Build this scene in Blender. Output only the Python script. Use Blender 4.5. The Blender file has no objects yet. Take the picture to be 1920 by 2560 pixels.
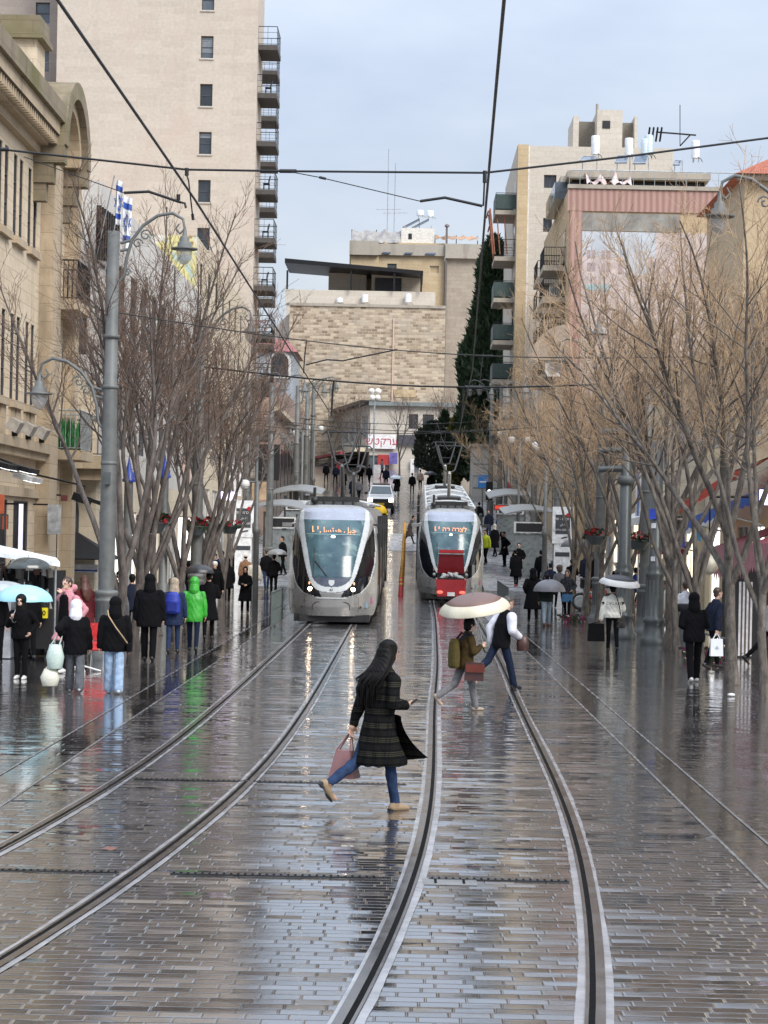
import bpy, bmesh, math, random
import numpy as np
from mathutils import Vector, Matrix
from math import sin, cos, pi, radians, sqrt, atan2

# ---------------------------------------------------------------- camera, sky, sun, exposure
SC = bpy.context.scene
COL = SC.collection
F, EYE, PX, PY, ROLL = 5200.0, 2.7, 1018.0, 1336.0, 0.02
cam_data = bpy.data.cameras.new('camera')
cam = bpy.data.objects.new('camera', cam_data); COL.objects.link(cam)
cam.matrix_world = Matrix.Translation((0, 0, EYE)) @ Matrix.Rotation(pi/2, 4, 'X') @ Matrix.Rotation(ROLL, 4, 'Z')
cam_data.sensor_fit = 'HORIZONTAL'; cam_data.sensor_width = 36; cam_data.lens = F/1920*36
cam_data.shift_x = (960-PX)/1920; cam_data.shift_y = (PY-1280)/1920
cam_data.clip_start = 0.5; cam_data.clip_end = 5000
SC.camera = cam

SUN_EL, SUN_AZ = 40.0, 141.0        # azimuth from +Y towards +X : behind the camera, to the right
world = bpy.data.worlds.new('World'); SC.world = world; world.use_nodes = True
wt = world.node_tree; wt.nodes.clear()
def wn(t, **k):
    n = wt.nodes.new(t)
    for a, b in k.items(): setattr(n, a, b)
    return n
w_out = wn('ShaderNodeOutputWorld'); w_bg = wn('ShaderNodeBackground')
w_sky = wn('ShaderNodeTexSky', sky_type='NISHITA', sun_disc=False, sun_elevation=radians(SUN_EL), sun_rotation=radians(SUN_AZ))
w_sky.air_density = 1.0; w_sky.dust_density = 2.0; w_sky.ozone_density = 1.5
w_tc = wn('ShaderNodeTexCoord'); w_map = wn('ShaderNodeMapping'); w_map.inputs['Scale'].default_value = (1.2, 1.2, 3.2)
w_no = wn('ShaderNodeTexNoise'); w_no.inputs['Scale'].default_value = 3.1; w_no.inputs['Detail'].default_value = 5; w_no.inputs['Roughness'].default_value = .52
w_rp = wn('ShaderNodeValToRGB'); w_rp.color_ramp.elements[0].position = .3; w_rp.color_ramp.elements[1].position = .72
w_rp.color_ramp.elements[0].color = (4.6, 5.4, 6.9, 1); w_rp.color_ramp.elements[1].color = (7.6, 8.2, 9.0, 1)
w_mx = wn('ShaderNodeMix', data_type='RGBA'); w_mx.inputs[0].default_value = .82
L = wt.links.new
L(w_tc.outputs['Generated'], w_map.inputs['Vector']); L(w_map.outputs[0], w_no.inputs['Vector']); L(w_no.outputs['Fac'], w_rp.inputs[0])
L(w_sky.outputs[0], w_mx.inputs[6]); L(w_rp.outputs[0], w_mx.inputs[7])
w_sp = wn('ShaderNodeSeparateXYZ'); L(w_tc.outputs['Generated'], w_sp.inputs[0])          # an overcast sky is brighter overhead than at the horizon
w_gr = wn('ShaderNodeMath', operation='MULTIPLY_ADD', use_clamp=False); L(w_sp.outputs[2], w_gr.inputs[0]); w_gr.inputs[1].default_value = 2.3; w_gr.inputs[2].default_value = .72
w_gc = wn('ShaderNodeMath', operation='MAXIMUM'); L(w_gr.outputs[0], w_gc.inputs[0]); w_gc.inputs[1].default_value = .5
w_sc = wn('ShaderNodeVectorMath', operation='SCALE'); L(w_mx.outputs[2], w_sc.inputs[0]); L(w_gc.outputs[0], w_sc.inputs['Scale']); L(w_sc.outputs[0], w_bg.inputs[0])
w_bg.inputs[1].default_value = .05; L(w_bg.outputs[0], w_out.inputs[0])

sd = bpy.data.lights.new('sun', 'SUN'); sd.energy = 1.5; sd.angle = radians(30); sd.color = (1.0, .95, .88)
so = bpy.data.objects.new('sun', sd); COL.objects.link(so)
_d = Vector((sin(radians(SUN_AZ))*cos(radians(SUN_EL)), cos(radians(SUN_AZ))*cos(radians(SUN_EL)), sin(radians(SUN_EL))))
so.rotation_euler = _d.to_track_quat('Z', 'Y').to_euler(); so.location = (20, -30, 60)
SC.view_settings.view_transform = 'Standard'; SC.view_settings.look = 'None'
SC.view_settings.exposure = 1.1; SC.view_settings.gamma = 1

# ---------------------------------------------------------------- where things stand
ZP = [(-100, 0), (72, 0), (80, .06), (90, .38), (100, .95), (115, 2.0), (130, 3.2), (145, 4.45), (160, 5.9), (180, 7.6), (205, 9.2), (240, 10.5), (300, 11), (4000, 11)]
def gz(Y): return float(np.interp(Y, [p[0] for p in ZP], [p[1] for p in ZP]))
_c, _s = cos(ROLL), sin(ROLL)
def uv_(px, py):
    du, dv = px-PX, py-PY
    return du*_c+dv*_s, -du*_s+dv*_c
def atY(px, py, Y):                 # picture point at a chosen distance
    u, v = uv_(px, py); return Vector((u*Y/F, Y, EYE-v*Y/F))
def atX(px, py, X):                 # picture point on a street-side plane
    u, v = uv_(px, py); Y = X*F/u; return Vector((X, Y, EYE-v*Y/F))
def gnd(px, py):                    # picture point on the street
    u, v = uv_(px, py); Y = 8.0
    while Y < 290 and EYE-v*Y/F > gz(Y): Y += .25
    for _ in range(3):
        if v > 5: Y = F*(EYE-gz(Y))/v
    return Vector((u*Y/F, Y, gz(Y)))
def interp(pts, y): return float(np.interp(y, [p[0] for p in pts], [p[1] for p in pts]))
def smooth_curve(pts, step=.5, it=60):
    ys = np.arange(pts[0][0], pts[-1][0]+1e-6, step); xs = np.interp(ys, [p[0] for p in pts], [p[1] for p in pts])
    for _ in range(it): xs[1:-1] = xs[1:-1]*.5+(xs[:-2]+xs[2:])*.25
    return ys, xs
LT = [(-6, -7.2), (4, -4.75), (8, -3.95), (10, -3.56), (12.5, -3.14), (14.5, -2.89), (17, -2.66), (20, -2.42), (24, -2.25), (28, -2.19), (34, -2.16), (42, -2.17), (60, -2.2), (95, -2.2), (140, -2.1), (200, -2.6)]
RT = [(-6, -3.1), (4, -.62), (8, .02), (10, .3), (12, .5), (13.5, .61), (15.7, .76), (17, .85), (19, .93), (22, 1.0), (26, 1.06), (33, 1.15), (42, 1.34), (55, 1.5), (67, 1.63), (82, 1.7), (113, 1.88), (150, 2.1), (200, 1.8)]
LYS, LXS = smooth_curve(LT); RYS, RXS = smooth_curve(RT)
def ltx(Y): return float(np.interp(Y, LYS, LXS))
def rtx(Y): return float(np.interp(Y, RYS, RXS))

# ---------------------------------------------------------------- mesh builder
class MB:
    def __init__(s): s.v, s.f, s.m, s.sm = [], [], [], []
    def add(s, vs, fs, m=0, smooth=False):
        b = len(s.v); s.v += [tuple(v) for v in vs]
        for f in fs: s.f.append([b+i for i in f]); s.m.append(m); s.sm.append(smooth)
        return s
    def quad(s, a, b, c, d, m=0): return s.add([a, b, c, d], [(0, 1, 2, 3)], m)
    def box(s, x0, x1, y0, y1, z0, z1, m=0):
        return s.hexa([(x0, y0, z0), (x1, y0, z0), (x1, y1, z0), (x0, y1, z0), (x0, y0, z1), (x1, y0, z1), (x1, y1, z1), (x0, y1, z1)], m)
    def cbox(s, c, d, m=0, rz=0, rx=0, ry=0):
        M = Matrix.Rotation(rz, 3, 'Z') @ Matrix.Rotation(ry, 3, 'Y') @ Matrix.Rotation(rx, 3, 'X'); c = Vector(c)
        P = [c+M @ Vector((a*d[0]/2, b*d[1]/2, e*d[2]/2)) for e in (-1, 1) for a, b in ((-1, -1), (1, -1), (1, 1), (-1, 1))]
        return s.hexa(P, m)
    def hexa(s, P, m=0):
        return s.add(P, [(3, 2, 1, 0), (4, 5, 6, 7), (0, 1, 5, 4), (1, 2, 6, 5), (2, 3, 7, 6), (3, 0, 4, 7)], m)
    def tube(s, pts, rs, n=8, m=0, cap=True, smooth=True):
        pts = [Vector(p) for p in pts]
        if not hasattr(rs, '__len__'): rs = [rs]*len(pts)
        vs, fs = [], []
        up = None
        for i, p in enumerate(pts):
            t = (pts[min(i+1, len(pts)-1)]-pts[max(i-1, 0)])
            t = t.normalized() if t.length > 1e-9 else Vector((0, 0, 1))
            if up is None: up = t.orthogonal().normalized()
            up = (up-t*up.dot(t)); up = up.normalized() if up.length > 1e-6 else t.orthogonal().normalized()
            b = t.cross(up)
            for k in range(n):
                a = 2*pi*k/n; vs.append(p+(up*cos(a)+b*sin(a))*rs[i])
        for i in range(len(pts)-1):
            for k in range(n):
                fs.append((i*n+k, i*n+(k+1) % n, (i+1)*n+(k+1) % n, (i+1)*n+k))
        s.add(vs, fs, m, smooth)
        if cap and n > 3:
            s.add(vs[:n], [tuple(range(n))[::-1]], m); s.add(vs[-n:], [tuple(range(n))], m)
        return s
    def cyl(s, a, b, r, n=12, m=0, r2=None): return s.tube([a, b], [r, r if r2 is None else r2], n, m)
    def lathe(s, c, prof, n=16, m=0, smooth=True):          # prof [(r,z)...]
        vs, fs = [], []
        for r, z in prof:
            for k in range(n): a = 2*pi*k/n; vs.append((c[0]+r*cos(a), c[1]+r*sin(a), c[2]+z))
        for i in range(len(prof)-1):
            for k in range(n): fs.append((i*n+k, i*n+(k+1) % n, (i+1)*n+(k+1) % n, (i+1)*n+k))
        s.add(vs, fs, m, smooth)
        if prof[0][0] > 1e-4: s.add(vs[:n], [tuple(range(n))[::-1]], m)
        if prof[-1][0] > 1e-4: s.add(vs[-n:], [tuple(range(n))], m)
        return s
    def ell(s, c, r, n=10, m=0, M=None):
        vs, fs = [], []; k2 = n//2+1
        for i in range(k2+1):
            th = pi*i/k2
            for k in range(n):
                a = 2*pi*k/n; p = Vector((r[0]*sin(th)*cos(a), r[1]*sin(th)*sin(a), r[2]*cos(th)))
                if M is not None: p = M @ p
                vs.append(Vector(c)+p)
        for i in range(k2):
            for k in range(n): fs.append(((i+1)*n+k, (i+1)*n+(k+1) % n, i*n+(k+1) % n, i*n+k))
        return s.add(vs, fs, m, True)
    def prism(s, poly, ax, t0, t1, m=0):                    # poly in the two other axes, extruded along ax
        def P(a, b, t): return {'x': (t, a, b), 'y': (a, t, b), 'z': (a, b, t)}[ax]
        n = len(poly); vs = [P(a, b, t0) for a, b in poly]+[P(a, b, t1) for a, b in poly]
        fs = [tuple(range(n))[::-1], tuple(range(n, 2*n))]+[(i, (i+1) % n, n+(i+1) % n, n+i) for i in range(n)]
        return s.add(vs, fs, m)
    def shift(s, off):
        s.v = [(a+off[0], b+off[1], c+off[2]) for a, b, c in s.v]; return s
    def xform(s, M): s.v = [tuple(M @ Vector(p)) for p in s.v]; return s
    def build(s, name, mats, parent=None, label=None):
        if not isinstance(mats, (list, tuple)): mats = [mats]
        me = bpy.data.meshes.new(name)
        v = s.v
        if parent is not None:
            o0 = Vector((0, 0, 0)); q = parent
            Mi = world_of(parent).inverted(); v = [tuple(Mi @ Vector(p)) for p in v]
        me.from_pydata(v, [], s.f)
        for mm in mats: me.materials.append(mm)
        if len(s.f):
            me.polygons.foreach_set('material_index', s.m); me.polygons.foreach_set('use_smooth', s.sm)
        me.update()
        o = bpy.data.objects.new(name, me); COL.objects.link(o)
        if parent is not None: o.parent = parent
        if label: o['label'] = label
        return o
def world_of(o):
    M = o.matrix_basis.copy()
    return world_of(o.parent) @ M if o.parent else M
USED = set()
def tag(o, label, cat, group=None, kind=None):
    o['label'] = label; o['category'] = cat
    if group: o['group'] = group
    if kind: o['kind'] = kind
    return o
def thing(name, label, cat, loc=(0, 0, 0), rz=0, group=None):
    o = bpy.data.objects.new(name, None); COL.objects.link(o); o.location = loc; o.rotation_euler = (0, 0, rz)
    o.empty_display_size = .2
    return tag(o, label, cat, group)
def struct(o): o['kind'] = 'structure'; return o
def copy_tree(o, parent=None):
    c = o.copy(); COL.objects.link(c)
    if parent is not None: c.parent = parent
    for ch in list(o.children): copy_tree(ch, c)
    return c
def recalc(o):
    bm = bmesh.new(); bm.from_mesh(o.data); bmesh.ops.recalc_face_normals(bm, faces=bm.faces); bm.to_mesh(o.data); bm.free(); return o
def txt(body, size, name, mat, parent, M, depth=.004):      # lettering as real mesh, M places its x-y plane
    cu = bpy.data.curves.new('lettering', 'FONT'); cu.body = body; cu.size = size; cu.align_x = 'CENTER'; cu.align_y = 'CENTER'; cu.extrude = depth
    t = bpy.data.objects.new('lettering', cu); COL.objects.link(t)
    dg = bpy.context.evaluated_depsgraph_get(); me = bpy.data.meshes.new_from_object(t.evaluated_get(dg)); bpy.data.objects.remove(t)
    Mi = world_of(parent).inverted() @ M if parent is not None else M
    me.transform(Mi); me.materials.clear(); me.materials.append(mat)
    o = bpy.data.objects.new(name, me); COL.objects.link(o)
    if parent is not None: o.parent = parent
    return o
def face_mat(c, n_yaw=0, tilt=0):    # text plane facing the camera side (-Y) when yaw 0
    return Matrix.Translation(c) @ Matrix.Rotation(n_yaw, 4, 'Z') @ Matrix.Rotation(pi/2+tilt, 4, 'X')

# ---------------------------------------------------------------- materials
class NT:
    def __init__(s, name):
        s.m = bpy.data.materials.new(name); s.m.use_nodes = True; s.t = s.m.node_tree
        s.b = s.t.nodes['Principled BSDF']; s.out = s.t.nodes['Material Output']
    def n(s, t, **k):
        x = s.t.nodes.new(t)
        for a, b in k.items(): setattr(x, a, b)
        return x
    def l(s, a, b): s.t.links.new(a, b)
    def math(s, op, a, b=None, c=None):
        x = s.n('ShaderNodeMath', operation=op)
        for i, q in enumerate((a, b, c)):
            if q is None: continue
            if isinstance(q, (int, float)): x.inputs[i].default_value = q
            else: s.l(q, x.inputs[i])
        return x.outputs[0]
    def mix(s, f, a, b, bt='MIX'):
        x = s.n('ShaderNodeMix', data_type='RGBA', blend_type=bt)
        for i, q in ((0, f), (6, a), (7, b)):
            if isinstance(q, (int, float)): x.inputs[i].default_value = q
            elif isinstance(q, tuple): x.inputs[i].default_value = (*q[:3], 1)
            else: s.l(q, x.inputs[i])
        return x.outputs[2]
    def noise(s, vec, scale, detail=4, rough=.55):
        x = s.n('ShaderNodeTexNoise'); x.inputs['Scale'].default_value = scale; x.inputs['Detail'].default_value = detail; x.inputs['Roughness'].default_value = rough
        if vec is not None: s.l(vec, x.inputs['Vector'])
        return x.outputs['Fac']
    def ramp(s, f, p0, p1, c0=(0, 0, 0), c1=(1, 1, 1)):
        x = s.n('ShaderNodeValToRGB'); e = x.color_ramp.elements
        e[0].position, e[1].position = p0, p1; e[0].color, e[1].color = (*c0, 1), (*c1, 1); s.l(f, x.inputs[0]); return x.outputs[0]
    def obj(s): return s.n('ShaderNodeTexCoord').outputs['Object']
    def bump(s, h, strength, dist=.01, normal=None):
        x = s.n('ShaderNodeBump'); x.inputs['Strength'].default_value = strength; x.inputs['Distance'].default_value = dist; s.l(h, x.inputs['Height'])
        if normal is not None: s.l(normal, x.inputs['Normal'])
        return x.outputs[0]
MC = {}
def mat(name, col, rough=.6, metal=0, var=.25, scale=6, spec=.5, coat=0, emit=None, es=1, alpha=None, trans=0, bump=0):
    if name in MC: return MC[name]
    k = NT(name); b = k.b
    v = k.noise(k.obj(), scale, 5, .6)
    d = tuple(c*(1-var) for c in col); e = tuple(min(1, c*(1+var)) for c in col)
    k.l(k.ramp(v, .3, .72, d, e), b.inputs['Base Color'])
    k.l(k.ramp(v, .3, .7, (max(0, rough-.08),)*3, (min(1, rough+.08),)*3), b.inputs['Roughness'])
    b.inputs['Metallic'].default_value = metal; b.inputs['Specular IOR Level'].default_value = spec; b.inputs['Coat Weight'].default_value = coat
    if emit: b.inputs['Emission Color'].default_value = (*emit, 1); b.inputs['Emission Strength'].default_value = es
    if trans: b.inputs['Transmission Weight'].default_value = trans
    if alpha is not None: b.inputs['Alpha'].default_value = alpha
    if bump: k.l(k.bump(k.noise(k.obj(), scale*6, 4), bump, .02), b.inputs['Normal'])
    MC[name] = k.m; return k.m
def stone(name, c1, c2, mortar, bw=.6, bh=.3, ms=.012, weather=.35, wcol=(.12, .1, .08), rough=.85, bump=.4, patch=None, patch_amt=.5):
    if name in MC: return MC[name]
    k = NT(name); oc = k.obj(); sp = k.n('ShaderNodeSeparateXYZ'); k.l(oc, sp.inputs[0])
    cb = k.n('ShaderNodeCombineXYZ'); k.l(k.math('ADD', sp.outputs[0], sp.outputs[1]), cb.inputs[0]); k.l(sp.outputs[2], cb.inputs[1])
    br = k.n('ShaderNodeTexBrick'); k.l(cb.outputs[0], br.inputs['Vector'])
    br.inputs['Color1'].default_value = (*c1, 1); br.inputs['Color2'].default_value = (*c2, 1); br.inputs['Mortar'].default_value = (*mortar, 1)
    br.inputs['Scale'].default_value = 1; br.inputs['Brick Width'].default_value = bw; br.inputs['Row Height'].default_value = bh; br.inputs['Mortar Size'].default_value = ms
    br.inputs['Bias'].default_value = -.1; br.inputs['Mortar Smooth'].default_value = .3
    mp = k.n('ShaderNodeMapping'); mp.inputs['Scale'].default_value = (1, 1, .22); k.l(oc, mp.inputs['Vector'])
    st = k.ramp(k.noise(mp.outputs[0], .9, 6, .65), .52, .8)
    fine = k.noise(oc, 5, 5, .7)
    c = k.mix(.35, br.outputs['Color'], k.ramp(fine, .25, .75, (.35, .33, .3), (1, 1, 1)), 'MULTIPLY')
    if patch:
        pm = k.ramp(k.noise(oc, .35, 3, .6), .52, .68); c = k.mix(k.math('MULTIPLY', pm, patch_amt), c, patch)
    c = k.mix(k.math('MULTIPLY', st, weather), c, wcol)
    k.l(c, k.b.inputs['Base Color']); k.b.inputs['Roughness'].default_value = rough
    if bump: k.l(k.bump(k.math('ADD', k.math('MULTIPLY', br.outputs['Fac'], -1), k.math('MULTIPLY', fine, .5)), bump, .02), k.b.inputs['Normal'])
    MC[name] = k.m; return k.m
def glass(name, col=(.03, .035, .04), rough=.05):
    return mat(name, col, rough, 0, .5, 1.2, .8)
# ---------------------------------------------------------------- ground
def paver_mat(name, row=.14, length=.30, c=(.085, .08, .078), tilt=.02, rough0=.06, rough1=.26, mort=(.025, .024, .024), joint=.5, tint=(.10, .065, .05), pud=.5):
    k = NT(name); oc = k.obj(); sp = k.n('ShaderNodeSeparateXYZ'); k.l(oc, sp.inputs[0]); X, Y = sp.outputs[0], sp.outputs[1]
    ry = k.math('DIVIDE', Y, row); r = k.math('FLOOR', ry); fy = k.math('SUBTRACT', ry, r)
    wn0 = k.n('ShaderNodeTexWhiteNoise', noise_dimensions='1D'); k.l(r, wn0.inputs['W'])
    rx = k.math('ADD', k.math('DIVIDE', X, length), k.math('MULTIPLY', wn0.outputs['Value'], 1.0)); q = k.math('FLOOR', rx); fx = k.math('SUBTRACT', rx, q)
    cb = k.n('ShaderNodeCombineXYZ'); k.l(q, cb.inputs[0]); k.l(r, cb.inputs[1])
    wn = k.n('ShaderNodeTexWhiteNoise', noise_dimensions='2D'); k.l(cb.outputs[0], wn.inputs['Vector'])
    # joint mask : rounded edges of every slab
    ey = k.math('MULTIPLY', k.math('MINIMUM', fy, k.math('SUBTRACT', 1, fy)), row)
    ex = k.math('MULTIPLY', k.math('MINIMUM', fx, k.math('SUBTRACT', 1, fx)), length)
    e = k.math('MINIMUM', ex, ey); jm = k.n('ShaderNodeMapRange', interpolation_type='SMOOTHSTEP'); k.l(e, jm.inputs[0]); jm.inputs[1].default_value = .001; jm.inputs[2].default_value = .011
    big = k.noise(oc, .45, 4, .6); mid = k.noise(oc, 3.5, 5, .65); fine = k.noise(oc, 45, 4, .65)
    wv = k.noise(oc, 1.6, 3, .5)
    # per-slab tilt
    sv = k.n('ShaderNodeVectorMath', operation='SUBTRACT'); k.l(wn.outputs['Color'], sv.inputs[0]); sv.inputs[1].default_value = (.5, .5, .5)
    mv = k.n('ShaderNodeVectorMath', operation='MULTIPLY'); k.l(sv.outputs[0], mv.inputs[0]); mv.inputs[1].default_value = (tilt*.10, tilt*.42, 0)
    ge = k.n('ShaderNodeNewGeometry'); av = k.n('ShaderNodeVectorMath', operation='ADD'); k.l(ge.outputs['Normal'], av.inputs[0]); k.l(mv.outputs[0], av.inputs[1])
    # whole courses lean together, and long shallow dips run along them
    mpx = k.n('ShaderNodeMapping'); mpx.inputs['Scale'].default_value = (.55, 4.6, 1); k.l(oc, mpx.inputs['Vector'])
    wn1 = k.n('ShaderNodeTexWhiteNoise', noise_dimensions='1D'); k.l(k.math('ADD', r, 37.5), wn1.inputs['W'])
    ty_ = k.math('ADD', k.math('MULTIPLY_ADD', wn1.outputs['Value'], tilt*.55, -tilt*.275), k.math('MULTIPLY_ADD', k.noise(mpx.outputs[0], 1.0, 3, .6), tilt*1.5, -tilt*.75))
    big0 = k.ramp(k.noise(oc, .5, 4, .6), .47, .60)
    cy_ = k.n('ShaderNodeCombineXYZ'); k.l(k.math('MULTIPLY', ty_, k.math('MULTIPLY_ADD', big0, -.75, 1.0)), cy_.inputs[1])
    av2 = k.n('ShaderNodeVectorMath', operation='ADD'); k.l(av.outputs[0], av2.inputs[0]); k.l(cy_.outputs[0], av2.inputs[1])
    nv = k.n('ShaderNodeVectorMath', operation='NORMALIZE'); k.l(av2.outputs[0], nv.inputs[0])
    puddle = k.ramp(k.math('ADD', k.math('MULTIPLY', big, .7), k.math('MULTIPLY', mid, .3)), pud, pud+.1)
    h = k.math('ADD', k.math('MULTIPLY', jm.outputs[0], joint), k.math('ADD', k.math('MULTIPLY', fine, .14), k.math('MULTIPLY', wv, .7)))
    bp = k.n('ShaderNodeBump'); bp.inputs['Distance'].default_value = .008; k.l(h, bp.inputs['Height']); k.l(nv.outputs[0], bp.inputs['Normal'])
    k.l(k.math('MULTIPLY_ADD', puddle, -.28, .5), bp.inputs['Strength'])
    k.l(bp.outputs[0], k.b.inputs['Normal'])
    v = k.math('MULTIPLY_ADD', wn.outputs['Value'], .9, .55)
    base = k.mix(k.ramp(mid, .4, .7), c, tint)
    mm = k.n('ShaderNodeVectorMath', operation='SCALE'); k.l(base, mm.inputs[0]); k.l(v, mm.inputs['Scale'])
    k.l(k.mix(jm.outputs[0], mort, mm.outputs[0]), k.b.inputs['Base Color'])
    rr = k.math('ADD', k.math('MULTIPLY', wn.outputs['Value'], (rough1-rough0)*.5), k.math('MULTIPLY', mid, (rough1-rough0)*.5))
    k.l(k.math('MULTIPLY', k.math('ADD', rr, rough0), k.math('MULTIPLY_ADD', puddle, -.6, 1.0)), k.b.inputs['Roughness'])
    k.b.inputs['Specular IOR Level'].default_value = .5; k.b.inputs['IOR'].default_value = 1.45
    k.b.inputs['Coat Weight'].default_value = 1.0; k.b.inputs['Coat IOR'].default_value = 2.0; k.l(k.math('MULTIPLY_ADD', puddle, -.05, .09), k.b.inputs['Coat Roughness'])
    k.l(bp.outputs[0], k.b.inputs['Coat Normal'])
    return k.m
M_TRACK = paver_mat('wet_track_pavers', .125, .24, (.045, .045, .048), tilt=.135, rough0=.02, rough1=.12, joint=.8, tint=(.055, .047, .043))
M_WALK = paver_mat('wet_walk_pavers', .10, .20, (.055, .055, .058), tilt=.06, rough0=.05, rough1=.22, joint=.3, tint=(.085, .075, .07), pud=.46)
M_CHAN = paver_mat('wet_channel_pavers', .22, .45, (.05, .048, .046), tilt=.014, rough0=.03, rough1=.14, joint=.5, tint=(.06, .045, .035), pud=.42)
M_PLAZA = paver_mat('plaza_slabs', .3, .4, (.42, .34, .26), tilt=.01, rough0=.35, rough1=.6, mort=(.2, .16, .13), joint=.3, tint=(.36, .28, .22), pud=.7)
M_STREET = paver_mat('street_paving', .2, .2, (.10, .098, .1), tilt=.014, rough0=.12, rough1=.3, joint=.3, tint=(.12, .11, .1), pud=.55)
M_KERB = mat('pale_kerb', (.17, .168, .165), .25, var=.2, scale=3)
M_GROUT = mat('pale_track_grout', (.30, .30, .31), .16, var=.25, scale=2.5, bump=.15)
M_RAIL = mat('wet_rail_steel', (.22, .19, .17), .2, .85, .3, 3)
M_GROOVE = mat('rail_groove', (.004, .004, .004), .7, 0, .2, spec=.05)
M_PLAT = mat('platform_paving', (.33, .33, .34), .28, var=.18, scale=2)

def strip(name, xs0, xs1, y0, y1, dz, m, step=2.0, parent=None, z0=None):
    mb = MB(); n = max(1, int(math.ceil((y1-y0)/step))); vs = []
    for i in range(n+1):
        y = y0+(y1-y0)*i/n; z = gz(y)+dz
        a = xs0(y) if callable(xs0) else xs0; b = xs1(y) if callable(xs1) else xs1
        vs += [(a, y, z), (b, y, z)]
    mb.add(vs, [(2*i, 2*i+1, 2*i+3, 2*i+2) for i in range(n)])
    return mb.build(name, m, parent)
mb = MB(); ys = list(np.arange(-40, 320, 4.0))+[360, 500, 900, 1600, 3000]; xs = [-3000, -400, -60, -20, -10, 0, 10, 20, 60, 400, 3000]
for y in ys:
    for x in xs: mb.v.append((x, y, gz(y)))
nx = len(xs)
for j in range(len(ys)-1):
    for i in range(nx-1): mb.f.append([j*nx+i, j*nx+i+1, (j+1)*nx+i+1, (j+1)*nx+i]); mb.m.append(0); mb.sm.append(True)
struct(mb.build('ground', M_STREET))
KL, KR = -4.36, 3.27
struct(strip('tramway_paving', -3.86, 2.86, -10, 200, .004, M_TRACK))
struct(strip('left_pavement', -10.4, KL, -10, 130, .004, M_WALK))
struct(strip('right_pavement', KR, 10.4, -10, 130, .004, M_WALK))
struct(strip('left_drain_channel', KL, -3.86, -10, 130, .003, M_CHAN))
struct(strip('right_drain_channel', 2.86, KR, -10, 130, .003, M_CHAN))
for nm, a in (('left_kerb', KL), ('left_inner_kerb', -3.86), ('right_kerb', KR), ('right_inner_kerb', 2.86)):
    struct(strip(nm, a-.015, a+.015, -10, 86, .009, M_KERB))
# beige plaza by the stone building
mb = MB(); pl = [(-8.05, 60), (-7.95, 50), (-7.95, 46.5), (-8.2, 43.4), (-8.7, 41.6), (-9.6, 40.6), (-11.5, 40.2), (-11.5, 60)]
mb.add([(x, y, .012) for x, y in pl], [tuple(range(len(pl)))]); struct(mb.build('plaza_paving', M_PLAZA))

def offset_line(fn, off, y): 
    d = (fn(y+.3)-fn(y-.3))/.6; L_ = sqrt(1+d*d); return fn(y)+off*L_
RR = random.Random(5)
def rail(fn, side, label, y1=150):
    c = lambda o: (lambda y: offset_line(fn, side*.7175+o, y))
    t = thing('tram_rail', label, 'rail', (fn(12)+side*.7175, 12, 0), group='rails of the tram tracks')
    g = -side      # groove lies on the inner side
    lo, hi = sorted((g*.0, g*.05))
    strip('running_edge', c(-.029), c(.029), -6, y1, .016, M_RAIL, .6, t)
    strip('groove', c(.029 if g > 0 else -.067), c(.067 if g > 0 else -.029), -6, y1, .013, M_GROOVE, .6, t)
    strip('guard_lip', c(.067 if g > 0 else -.088), c(.088 if g > 0 else -.067), -6, y1, .016, M_RAIL, .6, t)
def grout(fn, side):
    for s2 in (-1, 1):
        mb = MB(); vs = []; yy = np.arange(-6, 90, .05)
        in_ = side*.7175+(s2*.029 if s2 == side else s2*.088)
        w = .05
        for y in yy:
            w += RR.uniform(-.0022, .0022); w = min(.062, max(.034, w))
            a = offset_line(fn, in_, y); b = offset_line(fn, in_+s2*(w if s2 != side else w*.8), y); z = gz(y)+.008
            vs += [(min(a, b), y, z), (max(a, b), y, z)]
        n = len(yy); mb.add(vs, [(2*i, 2*i+1, 2*i+3, 2*i+2) for i in range(n-1)])
        struct(mb.build('rail_grout', M_GROUT))
for fn, nm in ((ltx, 'left track'), (rtx, 'right track')):
    for s_, w_ in ((-1, 'left-hand'), (1, 'right-hand')):
        rail(fn, s_, f'{w_} grooved steel rail of the {nm}, sunk in the wet paving'); grout(fn, s_)
# cross drains with slotted covers
def cross_drain(a, b, y, label, w=.07):
    t = thing('drain_channel', label, 'drain', ((a+b)/2, y, .01), group='slotted drains across the tracks')
    mb = MB(); mb.box(a, b, y-w/2, y+w/2, .009, .014); mb.build('cover', M_CHAN if False else mat('drain_steel', (.05, .05, .052), .3, .7, .3), t)
    mb = MB(); n = int((b-a)/.055)
    for i in range(n): x = a+(i+.5)*(b-a)/n; mb.box(x-.009, x+.009, y-w*.36, y+w*.36, .0145, .0165)
    mb.build('slots', M_GROOVE, t)['kind'] = 'stuff'
cross_drain(offset_line(ltx, -.55, 16.3), offset_line(ltx, .55, 16.3), 16.3, 'slotted drain between the rails of the left track')
cross_drain(offset_line(ltx, .95, 16.3), offset_line(rtx, -.95, 16.3), 16.3, 'slotted drain across the paving between the two tracks')
cross_drain(offset_line(rtx, -.55, 16.3), offset_line(rtx, .55, 16.3), 16.3, 'slotted drain between the rails of the right track')
cross_drain(offset_line(ltx, -.55, 22.4), offset_line(rtx, -.95, 22.4), 22.4, 'long dark drain behind the woman in the plaid coat', .07)
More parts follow.
